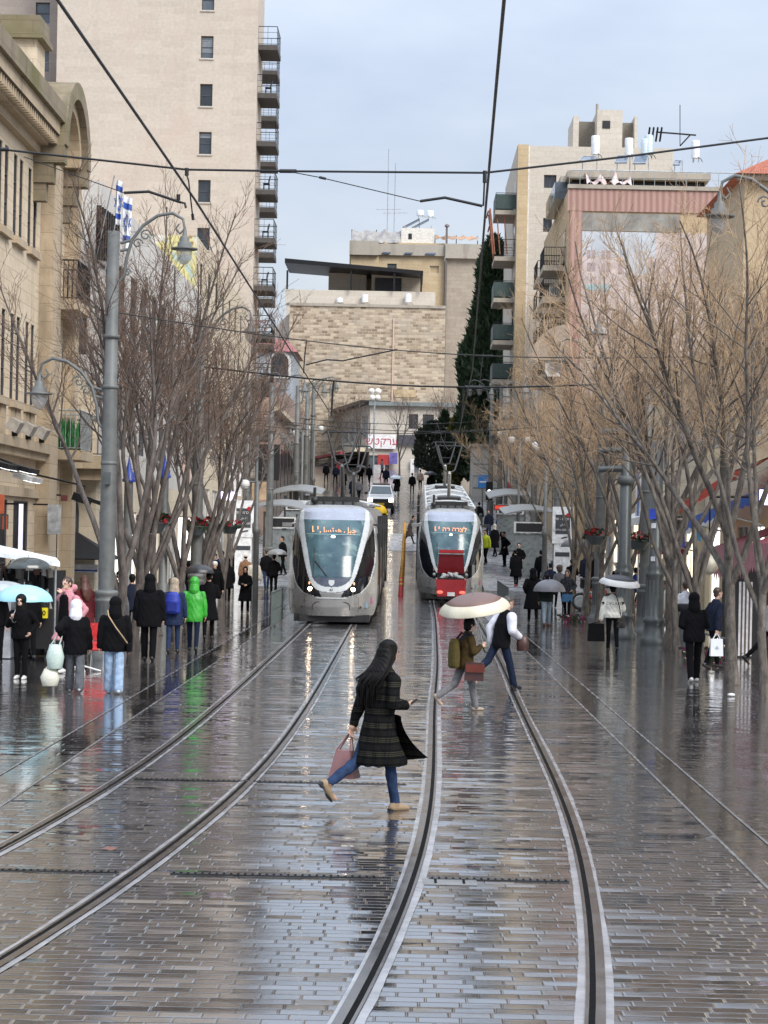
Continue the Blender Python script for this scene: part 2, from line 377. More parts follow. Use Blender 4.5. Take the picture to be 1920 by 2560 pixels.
# small covers
for nm, p, w, d, lab in (('utility_cover', (1124, 2207), .42, .3, 'flat rectangular cover plate in the paving between the rails of the right track'),):
    g0 = gnd(*p); t = thing(nm, lab, 'cover', g0)
    mb = MB(); mb.box(g0.x-w/2, g0.x+w/2, g0.y-d/2, g0.y+d/2, .006, .010); mb.build('plate', M_KERB, t)
    mb = MB()
    for dx in (-.12, .1): mb.box(g0.x+dx, g0.x+dx+.02, g0.y-d*.3, g0.y+d*.3, .011, .013)
    mb.build('lifting_slots', M_GROOVE, t)['kind'] = 'stuff'
# litter
g0 = gnd(275, 2128); mb = MB(); mb.add([(g0.x-.09, g0.y-.02, .012), (g0.x-.03, g0.y+.06, .035), (g0.x+.07, g0.y+.05, .02), (g0.x+.1, g0.y-.01, .045), (g0.x+.02, g0.y-.05, .014), (g0.x-.05, g0.y-.06, .03)], [(0, 5, 1), (1, 5, 4, 2), (2, 4, 3)])
tag(mb.build('fallen_leaf', mat('brown_leaf', (.16, .05, .015), .4, var=.4, scale=20)), 'crumpled brown leaf lying between the rails of the left track', 'leaf')
g0 = gnd(1828, 1742); mb = MB(); mb.ell((g0.x, g0.y, .035), (.07, .05, .03), 8)
tag(mb.build('paper_scrap', mat('white_litter', (.8, .8, .78), .6)), 'white scrap of litter on the right pavement near the tree trunks', 'litter')
# ---------------------------------------------------------------- buildings
M_LIME = stone('warm_limestone', (.68, .57, .42), (.61, .50, .36), (.38, .30, .21), .8, .35, .008, .65, (.20, .13, .075), bump=.3)
M_LIMEP = stone('warm_limestone_trim', (.50, .40, .28), (.43, .34, .23), (.2, .16, .11), 1.2, .5, .006, .75, (.09, .07, .045), bump=.3)
M_MOSS = stone('mossy_coping', (.27, .22, .15), (.22, .18, .12), (.1, .09, .06), .9, .4, .006, .8, (.05, .045, .035), bump=.4, patch=(.13, .12, .035), patch_amt=.9)
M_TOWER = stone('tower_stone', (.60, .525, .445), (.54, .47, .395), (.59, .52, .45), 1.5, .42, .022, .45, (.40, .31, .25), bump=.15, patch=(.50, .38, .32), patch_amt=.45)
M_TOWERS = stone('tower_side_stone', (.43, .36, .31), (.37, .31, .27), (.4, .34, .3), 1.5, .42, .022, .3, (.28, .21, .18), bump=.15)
M_RUBBLE = stone('rough_block_stone', (.60, .50, .37), (.20, .14, .09), (.52, .44, .34), .62, .29, .03, .55, (.28, .2, .13), bump=.9, patch=(.40, .36, .31), patch_amt=.55)
M_YSTONE = stone('yellow_stone', (.56, .44, .28), (.50, .38, .23), (.42, .33, .22), 1.2, .45, .014, .35, (.25, .19, .12), bump=.2)
M_GSTONE = stone('grey_stone', (.42, .36, .29), (.37, .31, .25), (.3, .26, .21), 1.2, .45, .014, .5, (.18, .15, .12), bump=.2)
M_PALE = stone('pale_stone', (.60, .55, .48), (.55, .50, .43), (.48, .44, .38), 1.1, .42, .012, .25, (.36, .31, .25), bump=.2)
M_CREAM = stone('cream_stone', (.66, .57, .43), (.62, .53, .40), (.5, .42, .31), 1.4, .55, .012, .12, (.4, .33, .24), bump=.15)
M_WHITE = stone('white_cladding', (.64, .62, .58), (.58, .56, .52), (.42, .43, .44), 1.6, 1.0, .012, .2, (.4, .4, .4), .5, 0)
M_CONC = stone('stained_concrete', (.42, .38, .32), (.40, .36, .30), (.36, .33, .28), 3, 3, .01, .7, (.16, .13, .1), bump=.1)
M_OCHRE = stone('ochre_plaster', (.50, .40, .27), (.46, .36, .24), (.44, .34, .22), 3, 3, .01, .3, (.3, .2, .1), bump=.1)
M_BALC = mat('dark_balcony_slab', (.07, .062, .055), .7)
M_LIT = mat('lit_shop_pane', (.5, .45, .36), .2, 0, .5, .8, emit=(1, .86, .62), es=1.0)
M_LITW = mat('lit_white_pane', (.5, .5, .5), .2, 0, .5, .8, emit=(1, .97, .92), es=1.1)
M_DARK = mat('dark_opening', (.012, .012, .014), .5)
M_GLASS = mat('window_glass', (.03, .036, .045), .06, 0, .5, .9, .8)
M_DARKG = mat('dark_recessed_glass', (.012, .012, .014), .15)
M_GLASSB = mat('bluish_window_glass', (.09, .11, .13), .1, 0, .4, .8, .8)
M_SHUT = mat('grey_roller_shutter', (.22, .24, .26), .4, .2, .2)
M_FRAME = mat('dark_window_frame', (.06, .06, .065), .5)
M_WFRAME = mat('white_window_frame', (.62, .62, .6), .5)
M_IRON = mat('black_iron', (.015, .015, .017), .45, .5)
M_STEEL = mat('galvanised_steel', (.42, .44, .45), .4, .7)
M_TILE = mat('red_roof_tile', (.36, .10, .05), .75, 0, .45, 5, bump=.6)
M_TANK = mat('white_water_tank', (.70, .73, .76), .4)
M_PANEL = mat('solar_panel', (.05, .08, .13), .12, 0, .4, .5, .8)
M_GREENPL = mat('green_balcony_panel', (.035, .06, .055), .55)
M_TARP = mat('grey_tarpaulin', (.30, .29, .28), .7, var=.35, scale=2, bump=.6)
M_PINKT = mat('pale_pink_tarpaulin', (.58, .46, .43), .75, var=.2, scale=2, bump=.6)
Z3 = Vector((0, 0, 1))
class Fac:
    """a facade plane: O origin, U along it, N outwards"""
    def __init__(s, O, U, N): s.O, s.U, s.N = Vector(O), Vector(U).normalized(), Vector(N).normalized()
    def P(s, u, z, d=0): return s.O+s.U*u+Z3*z+s.N*d
    def bx(s, mb, u0, u1, z0, z1, d0, d1, m=0):
        return mb.hexa([s.P(u0, z0, d0), s.P(u1, z0, d0), s.P(u1, z0, d1), s.P(u0, z0, d1), s.P(u0, z1, d0), s.P(u1, z1, d0), s.P(u1, z1, d1), s.P(u0, z1, d1)], m)
    def wall(s, mb, u0, u1, z0, z1, holes=(), dep=.25):
        us = sorted({u0, u1}|{q for h in holes for q in h[:2] if u0 <= q <= u1}); zs = sorted({z0, z1}|{q for h in holes for q in h[2:4] if z0 <= q <= z1})
        for i in range(len(us)-1):
            for j in range(len(zs)-1):
                cu, cz = (us[i]+us[i+1])/2, (zs[j]+zs[j+1])/2
                if any(h[0] < cu < h[1] and h[2] < cz < h[3] for h in holes): continue
                mb.quad(s.P(us[i], zs[j]), s.P(us[i+1], zs[j]), s.P(us[i+1], zs[j+1]), s.P(us[i], zs[j+1]))
        for a, b, c, d in [h[:4] for h in holes]:
            for p, q in (((a, c), (b, c)), ((b, c), (b, d)), ((b, d), (a, d)), ((a, d), (a, c))):
                mb.quad(s.P(*p), s.P(*q), s.P(*q, -dep), s.P(*p, -dep))
    def window(s, par, h, dep=.25, fm=None, pm=None, cols=2, rows=1, fw=.05, sill=None, name='window', shut=0, back=True):
        a, b, c, d = h[:4]; fm = fm or M_FRAME; pm = pm or M_GLASS
        mb = MB(); e = -dep+.06; f = -dep
        s.bx(mb, a, a+fw, c, d, f, e); s.bx(mb, b-fw, b, c, d, f, e); s.bx(mb, a+fw, b-fw, c, c+fw, f, e); s.bx(mb, a+fw, b-fw, d-fw, d, f, e)
        for i in range(1, cols): u = a+(b-a)*i/cols; s.bx(mb, u-fw/2, u+fw/2, c+fw, d-fw, f, e-.005)
        for i in range(1, rows): z = c+(d-c)*i/rows; s.bx(mb, a+fw, b-fw, z-fw/2, z+fw/2, f, e-.01)
        w = mb.build(name, fm, par)
        mb = MB(); mb.quad(s.P(a, c, f+.01), s.P(b, c, f+.01), s.P(b, d, f+.01), s.P(a, d, f+.01)); mb.build('pane', pm, w)
        if shut:
            mb = MB(); z1 = d-fw; z0 = d-(d-c)*shut
            n = max(2, int((z1-z0)/.11))
            for i in range(n): za = z0+(z1-z0)*i/n; s.bx(mb, a+fw, b-fw, za, za+(z1-z0)/n*.86, f+.012, f+.035)
            mb.build('shutter', M_SHUT, w)
        if sill:
            mb = MB(); s.bx(mb, a-.06, b+.06, c-.09, c, -dep*.5, .08); mb.build('sill', sill, w)
        return w
def railing(mb, pts, h=1.0, gap=.12, r=.012, m=0, bars=True, mids=()):
    for p, q in zip(pts[:-1], pts[1:]):
        p, q = Vector(p), Vector(q); mb.cyl(p+Z3*h, q+Z3*h, r*1.8, 5, m); mb.cyl(p+Z3*.06, q+Z3*.06, r*1.2, 4, m)
        for k in mids: mb.cyl(p+Z3*h*k, q+Z3*h*k, r, 4, m)
        if bars:
            n = max(1, int((q-p).length/gap))
            for i in range(n+1): c = p.lerp(q, i/n); mb.cyl(c+Z3*.04, c+Z3*h, r, 4, m)
        else:
            for c in (p, q): mb.cyl(c, c+Z3*h, r*1.5, 4, m)
def balcony(fc, par, u0, u1, z, dep, slab_m, rail_m, style='bars', h=1.0, th=.18, pan_m=None):
    mb = MB(); fc.bx(mb, u0, u1, z-th, z, 0, dep); b = mb.build('balcony', slab_m, par)
    pts = [fc.P(u0+.04, z, 0), fc.P(u0+.04, z, dep-.04), fc.P(u1-.04, z, dep-.04), fc.P(u1-.04, z, 0)]
    mb = MB(); railing(mb, pts, h, .13 if style == 'bars' else .5, .014, mids=(.35, .68) if style == 'glass' else ())
    mb.build('railing', rail_m, b)
    if pan_m:
        mb = MB(); e = .02
        for p, q in zip(pts[:-1], pts[1:]):
            t = (q-p).normalized(); n = t.cross(Z3)*e
            mb.hexa([p-n+Z3*.1, q-n+Z3*.1, q+n+Z3*.1, p+n+Z3*.1, p-n+Z3*h*.93, q-n+Z3*h*.93, q+n+Z3*h*.93, p+n+Z3*h*.93])
        mb.build('panel', pan_m, b)
    return b
def solid(mb, x0, x1, y0, y1, z0, z1, skip=''):    # box shell with the chosen sides left open for a detailed wall
    P = [(x0, y0, z0), (x1, y0, z0), (x1, y1, z0), (x0, y1, z0), (x0, y0, z1), (x1, y0, z1), (x1, y1, z1), (x0, y1, z1)]
    fs = {'d': (3, 2, 1, 0), 'u': (4, 5, 6, 7), 's': (0, 1, 5, 4), 'e': (1, 2, 6, 5), 'n': (2, 3, 7, 6), 'w': (3, 0, 4, 7)}
    mb.add(P, [f for k, f in fs.items() if k not in skip])

# ---- the warm limestone building on the left
T = thing('stone_building', 'warm limestone building with narrow paired windows, mossy cornice and arched pediment', 'building', (-10.5, 55, 0))
fE = Fac((-10.5, 0, 0), (0, 1, 0), (1, 0, 0))
holes = []
for c in (47.0, 49.05, 51.1, 53.15, 55.2, 57.3):
    for o in (-.42, .42):
        holes += [(c+o-.25, c+o+.25, 10.35, 12.5), (c+o-.25, c+o+.25, 6.05, 8.3)]
holes += [(60.75, 61.25, 10.9, 12.4), (60.9, 61.9, 5.05, 7.6), (60.9, 61.9, 9.4, 10.85)]
shop = [(46.3, 48.6, 0.1, 3.4), (49.2, 51.6, .1, 3.4), (52.4, 54.6, .1, 3.4), (55.4, 57.6, .1, 3.4), (60.8, 62.6, .1, 3.0)]
mb = MB(); fE.wall(mb, 45, 63.4, 0, 13.7, holes+shop, .085); solid(mb, -22, -10.5, 45, 63.4, 0, 13.7, 'eud'); mb.build('wall', M_LIME, T)
for h in holes: fE.window(T, h, .085, M_FRAME, M_DARKG, 1, 3 if h[3]-h[2] > 2 else 2, .025)
for h in shop: fE.window(T, h, .085, M_FRAME, M_DARK, 2, 2, .04, name='shop_window')
mb = MB()
for c in (47.0, 49.05, 51.1, 53.15, 55.2, 57.3):
    for z in (10.35, 6.05): fE.bx(mb, c-.78, c+.78, z-.22, z-.02, 0, .14); 
    for o in (-.42, .42): fE.bx(mb, c+o-.3, c+o+.3, 5.06, 5.85, 0, .05)
mb.build('sill', M_LIMEP, T)['kind'] = 'stuff'
mb = MB()
for u0, u1 in ((58.6, 60.0), (62.7, 63.4)): fE.bx(mb, u0, u1, 0, 13.0, 0.002, .38)
mb.build('pilaster', M_LIMEP, T)
mb = MB(); fE.bx(mb, 45, 58.6, 4.55, 4.75, 0, .3); fE.bx(mb, 45, 58.6, 4.75, 5.0, 0, .42); fE.bx(mb, 45, 58.6, 3.5, 3.75, 0, .12); mb.build('ledge', M_LIMEP, T)
mb = MB()
fE.bx(mb, 45, 58.2, 12.95, 13.2, 0, .2); fE.bx(mb, 45, 58.2, 13.2, 13.5, 0, .42); fE.bx(mb, 45, 58.2, 13.5, 13.85, -.1, .72)
for i in range(44): u = 45.1+i*.3; fE.bx(mb, u, u+.13, 13.25, 13.48, .42, .66)
mb.build('cornice', M_LIMEP, T)
mb = MB(); fE.bx(mb, 45, 58.2, 13.85, 14.35, -.3, .85); fE.bx(mb, 45, 58.2, 14.35, 14.6, -.5, .6); mb.build('coping', M_MOSS, T)
# arched pediment, a thick barrel projecting to the street
def arch_poly(r0, r1, c, z, n=18): return [(c+r1*cos(pi*i/n), z+r1*.95*sin(pi*i/n)) for i in range(n+1)]+[(c+r0*cos(pi*(n-i)/n), z+r0*.95*sin(pi*(n-i)/n)) for i in range(n+1)]
mb = MB(); mb.prism(arch_poly(1.75, 2.25, 59.5, 13.25), 'x', -11.6, -9.6); mb.build('pediment_arch', M_MOSS, T)
mb = MB(); mb.prism(arch_poly(1.45, 1.747, 59.5, 13.25), 'x', -11.5, -9.8); mb.build('pediment_moulding', M_LIMEP, T)
mb = MB(); mb.prism([(59.5+1.447*cos(pi*i/14), 13.25+1.37*sin(pi*i/14)) for i in range(15)], 'x', -11.5, -10.2); mb.build('tympanum', M_LIME, T)
mb = MB()
for a in (57.25, 61.25): mb = MB(); fE.bx(mb, a, a+.55, 12.75, 13.25, -.3, .85); fE.bx(mb, a+.05, a+.5, 12.2, 12.75, -.3, .55); fE.bx(mb, a+.1, a+.45, 11.7, 12.2, -.3, .35); mb.build('corbel', M_MOSS, T)
mb = MB(); mb.box(-11.6, -10.6, 58.0, 59.3, 13.7, 16.3); mb.build('pylon', M_LIME, T)
mb = MB(); mb.box(-11.8, -10.4, 57.8, 59.5, 16.3, 16.45); mb.box(-11.7, -10.5, 57.9, 59.4, 16.45, 16.95); mb.build('pylon_cap', M_MOSS, T)
mb = MB(); mb.box(-22, -11, 45, 63.4, 13.7, 13.85); mb.build('roof', M_CONC, T)
for z, dep, rm in ((9.3, .85, M_IRON), (4.95, 1.0, M_STEEL)):
    balcony(fE, T, 60.2, 62.6, z, dep, M_LIMEP, rm, h=1.15, th=.28)
mb = MB(); mb.tube([(-10.42, 60.3, 0), (-10.42, 60.3, 12.4)], .05, 8); mb.build('drainpipe', mat('brown_pipe', (.2, .13, .08), .6), T)
# plants and red flag box on the lower balcony
t = thing('balcony_plants', 'bright green leafy plants on the lower balcony of the limestone building', 'plant', (-9.95, 60.6, 4.97))
mb = MB(); r_ = random.Random(3)
for i in range(90):
    p = Vector((-10.0+r_.uniform(-.3, .3), 60.8+r_.uniform(-.45, .9), 5.0)); q = p+Vector((r_.uniform(-.15, .15), r_.uniform(-.2, .2), r_.uniform(.4, 1.0)))
    s_ = Vector((r_.uniform(-1, 1), r_.uniform(-1, 1), 0)).normalized()*.07
    mb.add([p-s_*.4, p+s_*.4, p.lerp(q, .6)+s_, q, p.lerp(q, .6)-s_], [(0, 1, 2, 3, 4)])
mb.build('leaves', mat('bright_leaf', (.02, .16, .035), .5, var=.5, scale=9), t)
# floodlights on the ledge
for i, (u, lab) in enumerate(((53.0, 'pale floodlight on the ledge, nearest the picture edge of three'), (54.9, 'pale floodlight on the ledge, middle one of three'), (56.9, 'pale floodlight on the ledge, beside the stone pilaster'))):
    t = thing('floodlight', lab, 'floodlight', (-10.1, u, 5.0), group='floodlights on the stone ledge')
    mb = MB(); mb.cbox((-10.05, u, 5.28), (.3, .55, .3), ry=.5); mb.build('housing', mat('pale_lamp_housing', (.36, .33, .29), .5), t)
    mb = MB(); mb.box(-10.12, -9.98, u-.04, u+.04, 5.0, 5.15); mb.build('bracket', M_IRON, t)
for i, (px, py, X, lab) in enumerate(((60, 1172, -9.4, 'long black led floodlight with white lamps above the left shops'), (10, 1163, -9.6, 'black led floodlight at the picture edge above the left shops'), (70, 1195, -9.5, 'white tube lamp under the black floodlights of the left shops'))):
    p = atX(px, py, X); t = thing('led_floodlight', lab, 'floodlight', p, group='led lamps above the left shops')
    mb = MB(); mb.cbox(p, (.5, 1.5, .12), ry=.25); mb.build('housing', M_IRON if i < 2 else M_WFRAME, t)
    mb = MB(); mb.tube([p+Vector((-.1, .3, .05)), p+Vector((-.7, .3, .25)), Vector((-10.5, p.y+.3, p.z+.1))], .03, 6); mb.build('arm', M_IRON, t)
    mb = MB()
    for dy in (-.45, .1, .45): mb.cbox(p+Vector((.1, dy, -.085)), (.22, .22, .03), ry=.25)
    mb.build('lamp', mat('lit_led', (.9, .95, 1), .3, emit=(.9, .95, 1), es=2.0), t)

# ---- pale building behind it
T = thing('pale_shop_building', 'pale cream and white building with arched window behind the limestone building', 'building', (-9.9, 80, 0))
fE2 = Fac((-9.9, 0, 0), (0, 1, 0), (1, 0, 0)); fS2 = Fac((0, 66, 0), (1, 0, 0), (0, -1, 0))
hs = []; u = 67.2
while u < 96:
    hs += [(u, u+1.7, 5.4, 7.6), (u, u+1.7, 9.2, 11.6)]; u += 3.0
sh = []; u = 66.8
while u < 96: sh.append((u, u+2.6, .1, 3.3)); u += 3.3
mb = MB(); fE2.wall(mb, 66, 98, 4.4, 13.7, hs, .1); mb.build('wall', M_WHITE, T)
mb = MB(); fE2.wall(mb, 66, 98, 0, 4.4, sh, .1); mb.build('ground_floor', M_CREAM, T)
mb = MB(); fS2.wall(mb, -22, -9.9, 0, 7.5, [(-10.75, -10.35, .2, 1.0)]); solid(mb, -22, -9.9, 66, 98, 0, 7.5, 'sedu'); mb.build('side_wall', M_CREAM, T)
mb = MB(); fS2.wall(mb, -22, -9.9, 7.5, 13.7, [(-11.6, -10.3, 8.2, 11.0)], .3); solid(mb, -22, -9.9, 66, 98, 7.5, 13.7, 'sed'); mb.build('upper_wall', M_WHITE, T)
fS2.window(T, (-11.6, -10.3, 8.2, 11.0), .3, M_FRAME, M_GLASSB, 2, 3)
for h in hs: fE2.window(T, h, .1, M_FRAME, M_GLASSB, 2, 1)
for i_, h in enumerate(sh): fE2.window(T, h, .1, M_WFRAME, M_LITW if i_ % 3 else M_GLASSB, 2, 1, name='shop_window')
mb = MB(); mb.prism([(-11.6, 2.0), (-10.42, 2.0), (-10.42, 3.2)]+[(-11.0+.58*cos(pi*i/10), 3.2+.75*sin(pi*i/10)) for i in range(11)]+[(-11.6, 3.2)], 'y', 65.93, 65.99); ar = mb.build('arched_window', M_FRAME, T)
mb = MB(); mb.prism([(-11.5, 2.1), (-10.5, 2.1), (-10.5, 3.2)]+[(-11.0+.48*cos(pi*i/10), 3.2+.62*sin(pi*i/10)) for i in range(11)]+[(-11.5, 3.2)], 'y', 65.90, 65.928); mb.build('pane', M_GLASSB, ar)
mb = MB(); mb.box(-11.4, -9.3, 64.6, 67.0, 4.55, 4.95); mb.box(-11.2, -9.6, 64.9, 66.6, 4.2, 4.55); mb.build('stone_balcony', M_LIMEP, T)
mb = MB(); railing(mb, [(-9.45, 67, 4.95), (-9.45, 64.75, 4.95), (-11.3, 64.75, 4.95)], 1.1, .22, .018); mb.build('railing', M_IRON, T)
t = thing('black_awning', 'black sloping awning on the cream wall beside the arched window', 'awning', (-10.1, 65.9, 2.0))
mb = MB(); mb.hexa([(-11.4, 64.2, 1.75), (-9.0, 64.2, 1.75), (-9.0, 64.25, 1.72), (-11.4, 64.25, 1.72), (-11.4, 65.85, 2.72), (-10.7, 65.85, 2.72), (-10.7, 65.9, 2.7), (-11.4, 65.9, 2.7)]); mb.build('cloth', mat('black_canvas', (.008, .008, .009), .8), t)
mb = MB(); mb.hexa([(-9.04, 64.2, 1.74), (-9.0, 64.2, 1.74), (-10.66, 65.85, 2.7), (-10.7, 65.85, 2.7), (-9.04, 65.8, 1.74), (-9.0, 65.8, 1.74), (-10.66, 65.9, 2.7), (-10.7, 65.9, 2.7)]); mb.build('side_flap', mat('black_canvas', (.008, .008, .009), .8), t)
t = thing('white_banner', 'white and blue banner sagging below the black awning', 'banner', (-9.9, 65.7, 1.4))
mb = MB(); mb.box(-10.8, -9.75, 65.68, 65.72, 1.3, 1.55); mb.build('cloth', mat('white_cloth', (.75, .76, .8), .8), t); mb = MB(); mb.box(-10.8, -9.75, 65.67, 65.675, 1.33, 1.38); mb.build('blue_stripe', mat('flag_blue', (.05, .12, .45), .7), t)
# row of black fins on the facade edge
t = thing('fin_sign', 'row of tall black vertical fins standing on the edge of the pale building', 'sign', (-9.5, 68, 10.9))
for i in range(9):
    y = 64.0+i*.5; z0 = EYE+(1336-(596+i*1.5)+16)*y/F; mb = MB(); mb.box(-9.75, -9.6, y-.08, y+.08, z0-1.05, z0+(.62-.03*i)); mb.build('fin', M_IRON, t)
mb = MB(); mb.tube([(-9.85, 63.9, 11.0), (-9.85, 68.4, 11.1)], .04, 6); mb.build('rail', M_IRON, t)
# two flags on the pale building
def flag(px0, py0, px1, py1, X, label, drop=1.7, w=.75, sd=1):
    p = atX(px0, py0, X); t = thing('national_flag', label, 'flag', p, group='blue and white flags on the left')
    mb = MB(); mb.tube([p+Vector((-.5, .1, -2.3)), p+Vector((0, 0, .1))], .02, 6); mb.build('pole', M_STEEL, t)
    n, k = 10, 16; r_ = random.Random(sd)
    def pt(i, j, o=0):
        a, b = i/n, j/k; fold = .07*sin(a*9+sd+b*2)
        return p+Vector((.04+w*.42*a*(1-.25*b), fold+o, -b*drop*(1-.06*a)-.10*a))
    m = MB(); st = MB(); sb = MB()
    for i in range(n):
        for j in range(k):
            tgt = st if 2 <= j < 4 or 12 <= j < 14 else m
            tgt.quad(pt(i, j), pt(i+1, j), pt(i+1, j+1), pt(i, j+1))
    c = m.build('cloth', mat('flag_white', (.78, .8, .84), .8), t); st.build('blue_stripe', mat('flag_blue', (.05, .12, .45), .7), t)
    for tri in (0, 1):
        q = [pt(5, 8, -.012)+Vector((.14*sin(2*pi*(s_/3+tri*.5)), -.02, .24*cos(2*pi*(s_/3+tri*.5)))) for s_ in range(3)]
        sb.tube(q+[q[0]], .022, 4)
    sb.build('star', mat('flag_blue', (.05, .12, .45), .7), t)
flag(286, 447, 0, 0, -8.9, 'blue and white flag on the pale building, the higher smaller one', 1.35, .55, 1)
flag(306, 488, 0, 0, -8.8, 'blue and white flag on the pale building, the lower one nearer the tower', 1.6, .62, 4)

# ---- gable with painted mural
T = thing('mural_gable_building', 'building with a yellow and green painted gable behind the left trees', 'building', (-10.2, 112, 0))
k = NT('gable_mural'); oc = k.obj(); a = k.noise(oc, .45, 3, .5); b_ = k.noise(oc, 1.1, 4, .6)
c = k.mix(k.ramp(a, .44, .5), (.60, .57, .50), (.56, .50, .22)); c = k.mix(k.ramp(b_, .56, .6), c, (.36, .45, .40)); c = k.mix(k.ramp(k.noise(oc, 1.7, 2), .6, .63), c, (.30, .18, .08)); k.l(c, k.b.inputs['Base Color']); k.b.inputs['Roughness'].default_value = .8
mb = MB(); mb.quad((-16, 98.2, 1), (-10.2, 98.2, 1), (-10.2, 98.2, 16.6), (-16, 98.2, 16.6)); mb.build('gable_mural', k.m, T)
fE3 = Fac((-10.2, 0, 0), (0, 1, 0), (1, 0, 0)); hs = [(u, u+1.2, z, z+1.6) for u in (100, 104, 108, 112, 116, 120, 124) for z in (7.5, 11, 14)]
mb = MB(); fE3.wall(mb, 98.21, 128, 0, 16.6, hs+[(u, u+3, 1.6, 4.8) for u in (99.5, 104, 108.5, 113, 117.5, 122)], .1); solid(mb, -22, -10.2, 98.21, 128, 0, 16.6, 'eds'); mb.build('wall', M_CREAM, T)
for h in hs: fE3.window(T, h, .1, M_FRAME, M_GLASS)
for u in (99.5, 104, 108.5, 113, 117.5, 122): fE3.window(T, (u, u+3, 1.6, 4.8), .1, M_WFRAME, M_GLASSB, 2, 1, name='shop_window')

# ---- the tall tower
T = thing('tower_block', 'tall pale stone tower block with one column of windows and stacked side balconies', 'building', (-16, 130, 3))
fS = Fac((0, 130, 0), (1, 0, 0), (0, -1, 0)); fE4 = Fac((-9.95, 0, 0), (0, 1, 0), (1, 0, 0)); fE5 = Fac((-10.75, 0, 0), (0, 1, 0), (1, 0, 0))
def ty(py): return EYE+(1336-py-10)*130/F
wins = [(-13.5, -12.72, ty(146)-3.0*i, ty(90)-3.0*i) for i in range(-2, 9)]
top = 45
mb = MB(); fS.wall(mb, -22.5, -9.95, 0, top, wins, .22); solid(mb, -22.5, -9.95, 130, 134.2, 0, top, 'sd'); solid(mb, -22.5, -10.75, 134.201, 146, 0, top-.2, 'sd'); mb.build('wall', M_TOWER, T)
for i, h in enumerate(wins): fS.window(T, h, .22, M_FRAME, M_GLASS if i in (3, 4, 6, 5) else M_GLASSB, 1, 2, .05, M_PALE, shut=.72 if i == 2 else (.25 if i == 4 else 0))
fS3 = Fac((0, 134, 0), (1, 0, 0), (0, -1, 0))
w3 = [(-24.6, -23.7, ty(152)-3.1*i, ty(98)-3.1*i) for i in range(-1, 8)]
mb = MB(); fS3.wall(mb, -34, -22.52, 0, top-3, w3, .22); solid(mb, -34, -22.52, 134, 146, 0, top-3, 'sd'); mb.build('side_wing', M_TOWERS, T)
for h in w3: fS3.window(T, h, .22, M_FRAME, M_GLASSB, 1, 2)
mb = MB(); fS3.bx(mb, -24.8, -22.6, ty(196)-.2, ty(196), 0, .9); railing(mb, [fS3.P(-24.7, ty(196), .85), fS3.P(-22.6, ty(196), .85)], 1.5, .2, .015); mb.build('service_balcony', M_CONC, T)
for i in range(-1, 9):
    z = ty(228)-3.02*i+.05
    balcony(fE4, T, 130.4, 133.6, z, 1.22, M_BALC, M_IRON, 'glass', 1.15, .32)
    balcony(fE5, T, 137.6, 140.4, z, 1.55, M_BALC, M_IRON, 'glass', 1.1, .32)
mb = MB(); railing(mb, [(-11.0, 130.2, ty(50)), (-10.0, 130.2, ty(50)), (-10.0, 134, ty(50))], 1.15, .5, .015, mids=(.4, .7)); mb.build('terrace_railing', M_IRON, T)
# things on the balconies
r_ = random.Random(11)
for i, lab in ((0, 'balcony chair on the topmost full balcony of the tower'), (2, 'white balcony table on the third tower balcony'), (3, 'balcony chair on the tower balcony beside the overhead wire'), (4, 'two balcony chairs side on the fifth tower balcony')):
    z = ty(228)-3.02*i+.05; t = thing('balcony_chair', lab, 'chair', (-9.3, 131, z), group='furniture on the tower balconies')
    mb = MB(); mb.box(-9.5, -9.1, 130.8, 131.2, z+.4, z+.45); mb.build('seat', M_IRON, t)
    mb = MB(); mb.cbox((-9.12, 131, z+.68), (.05, .4, .5), ry=.2); mb.build('backrest', M_IRON, t)
    for a in (-9.47, -9.13):
        for b in (130.83, 131.17): mb = MB(); mb.box(a-.02, a+.02, b-.02, b+.02, z, z+.4); mb.build('leg', M_IRON, t)
t = thing('red_bicycle', 'red bicycle parked on the sixth tower balcony', 'bicycle', (-9.4, 131, ty(228)-3.02*5+.05)); z = ty(228)-3.02*5+.05
for dx in (-.42, .3): mb = MB(); mb.tube([(-9.4+dx+.3*cos(a_), 130.9, z+.33+.3*sin(a_)) for a_ in np.linspace(0, 2*pi, 15)], .03, 5); mb.build('wheel', M_IRON, t)
mb = MB(); mb.tube([(-9.82, 130.9, z+.33), (-9.6, 130.9, z+.8), (-9.2, 130.9, z+.75), (-9.1, 130.9, z+.33)], .035, 5); mb.tube([(-9.2, 130.9, z+.75), (-9.18, 130.9, z+.98)], .03, 5); mb.build('frame', mat('red_paint', (.45, .02, .02), .35), t)
# ---- far centre: rubble block, upper flats, corner shops
T = thing('rubble_stone_block', 'large windowless block of rough golden stone at the far end of the street', 'building', (-4.5, 220, 9))
zt = 26.7
fR = Fac((0, 220, 0), (1, 0, 0), (0, -1, 0))
mb = MB(); mb.box(-12.9, 3.6, 220, 236, 6, zt); mb.build('wall', M_RUBBLE, T)
mb = MB(); fR.bx(mb, -12.9, 3.6, zt-.05, zt+.25, -.3, .15); mb.build('coping', M_CONC, T)
mb = MB(); fR.bx(mb, -1.95, -1.8, 12, zt-1.2, 0, .12); mb.build('downpipe', mat('pink_pipe', (.55, .40, .32), .6), T)
mb = MB(); fR.bx(mb, -1.7, .6, 17.2, 18.0, 0, .06); mb.build('stone_repair', M_YSTONE, T)
mb = MB(); mb.prism([(-12.9, 6), (-14.6, 6), (-14.6, 24.5), (-12.9, 26.2)], 'y', 222, 240); mb.build('side_wing', M_PALE, T)
T = thing('terrace_apartment', 'yellow stone flats with a roof terrace under a black pergola above the rough stone block', 'building', (-4, 234, 9))
A = atY(717, 738, 232); B = atY(1060, 770, 232)
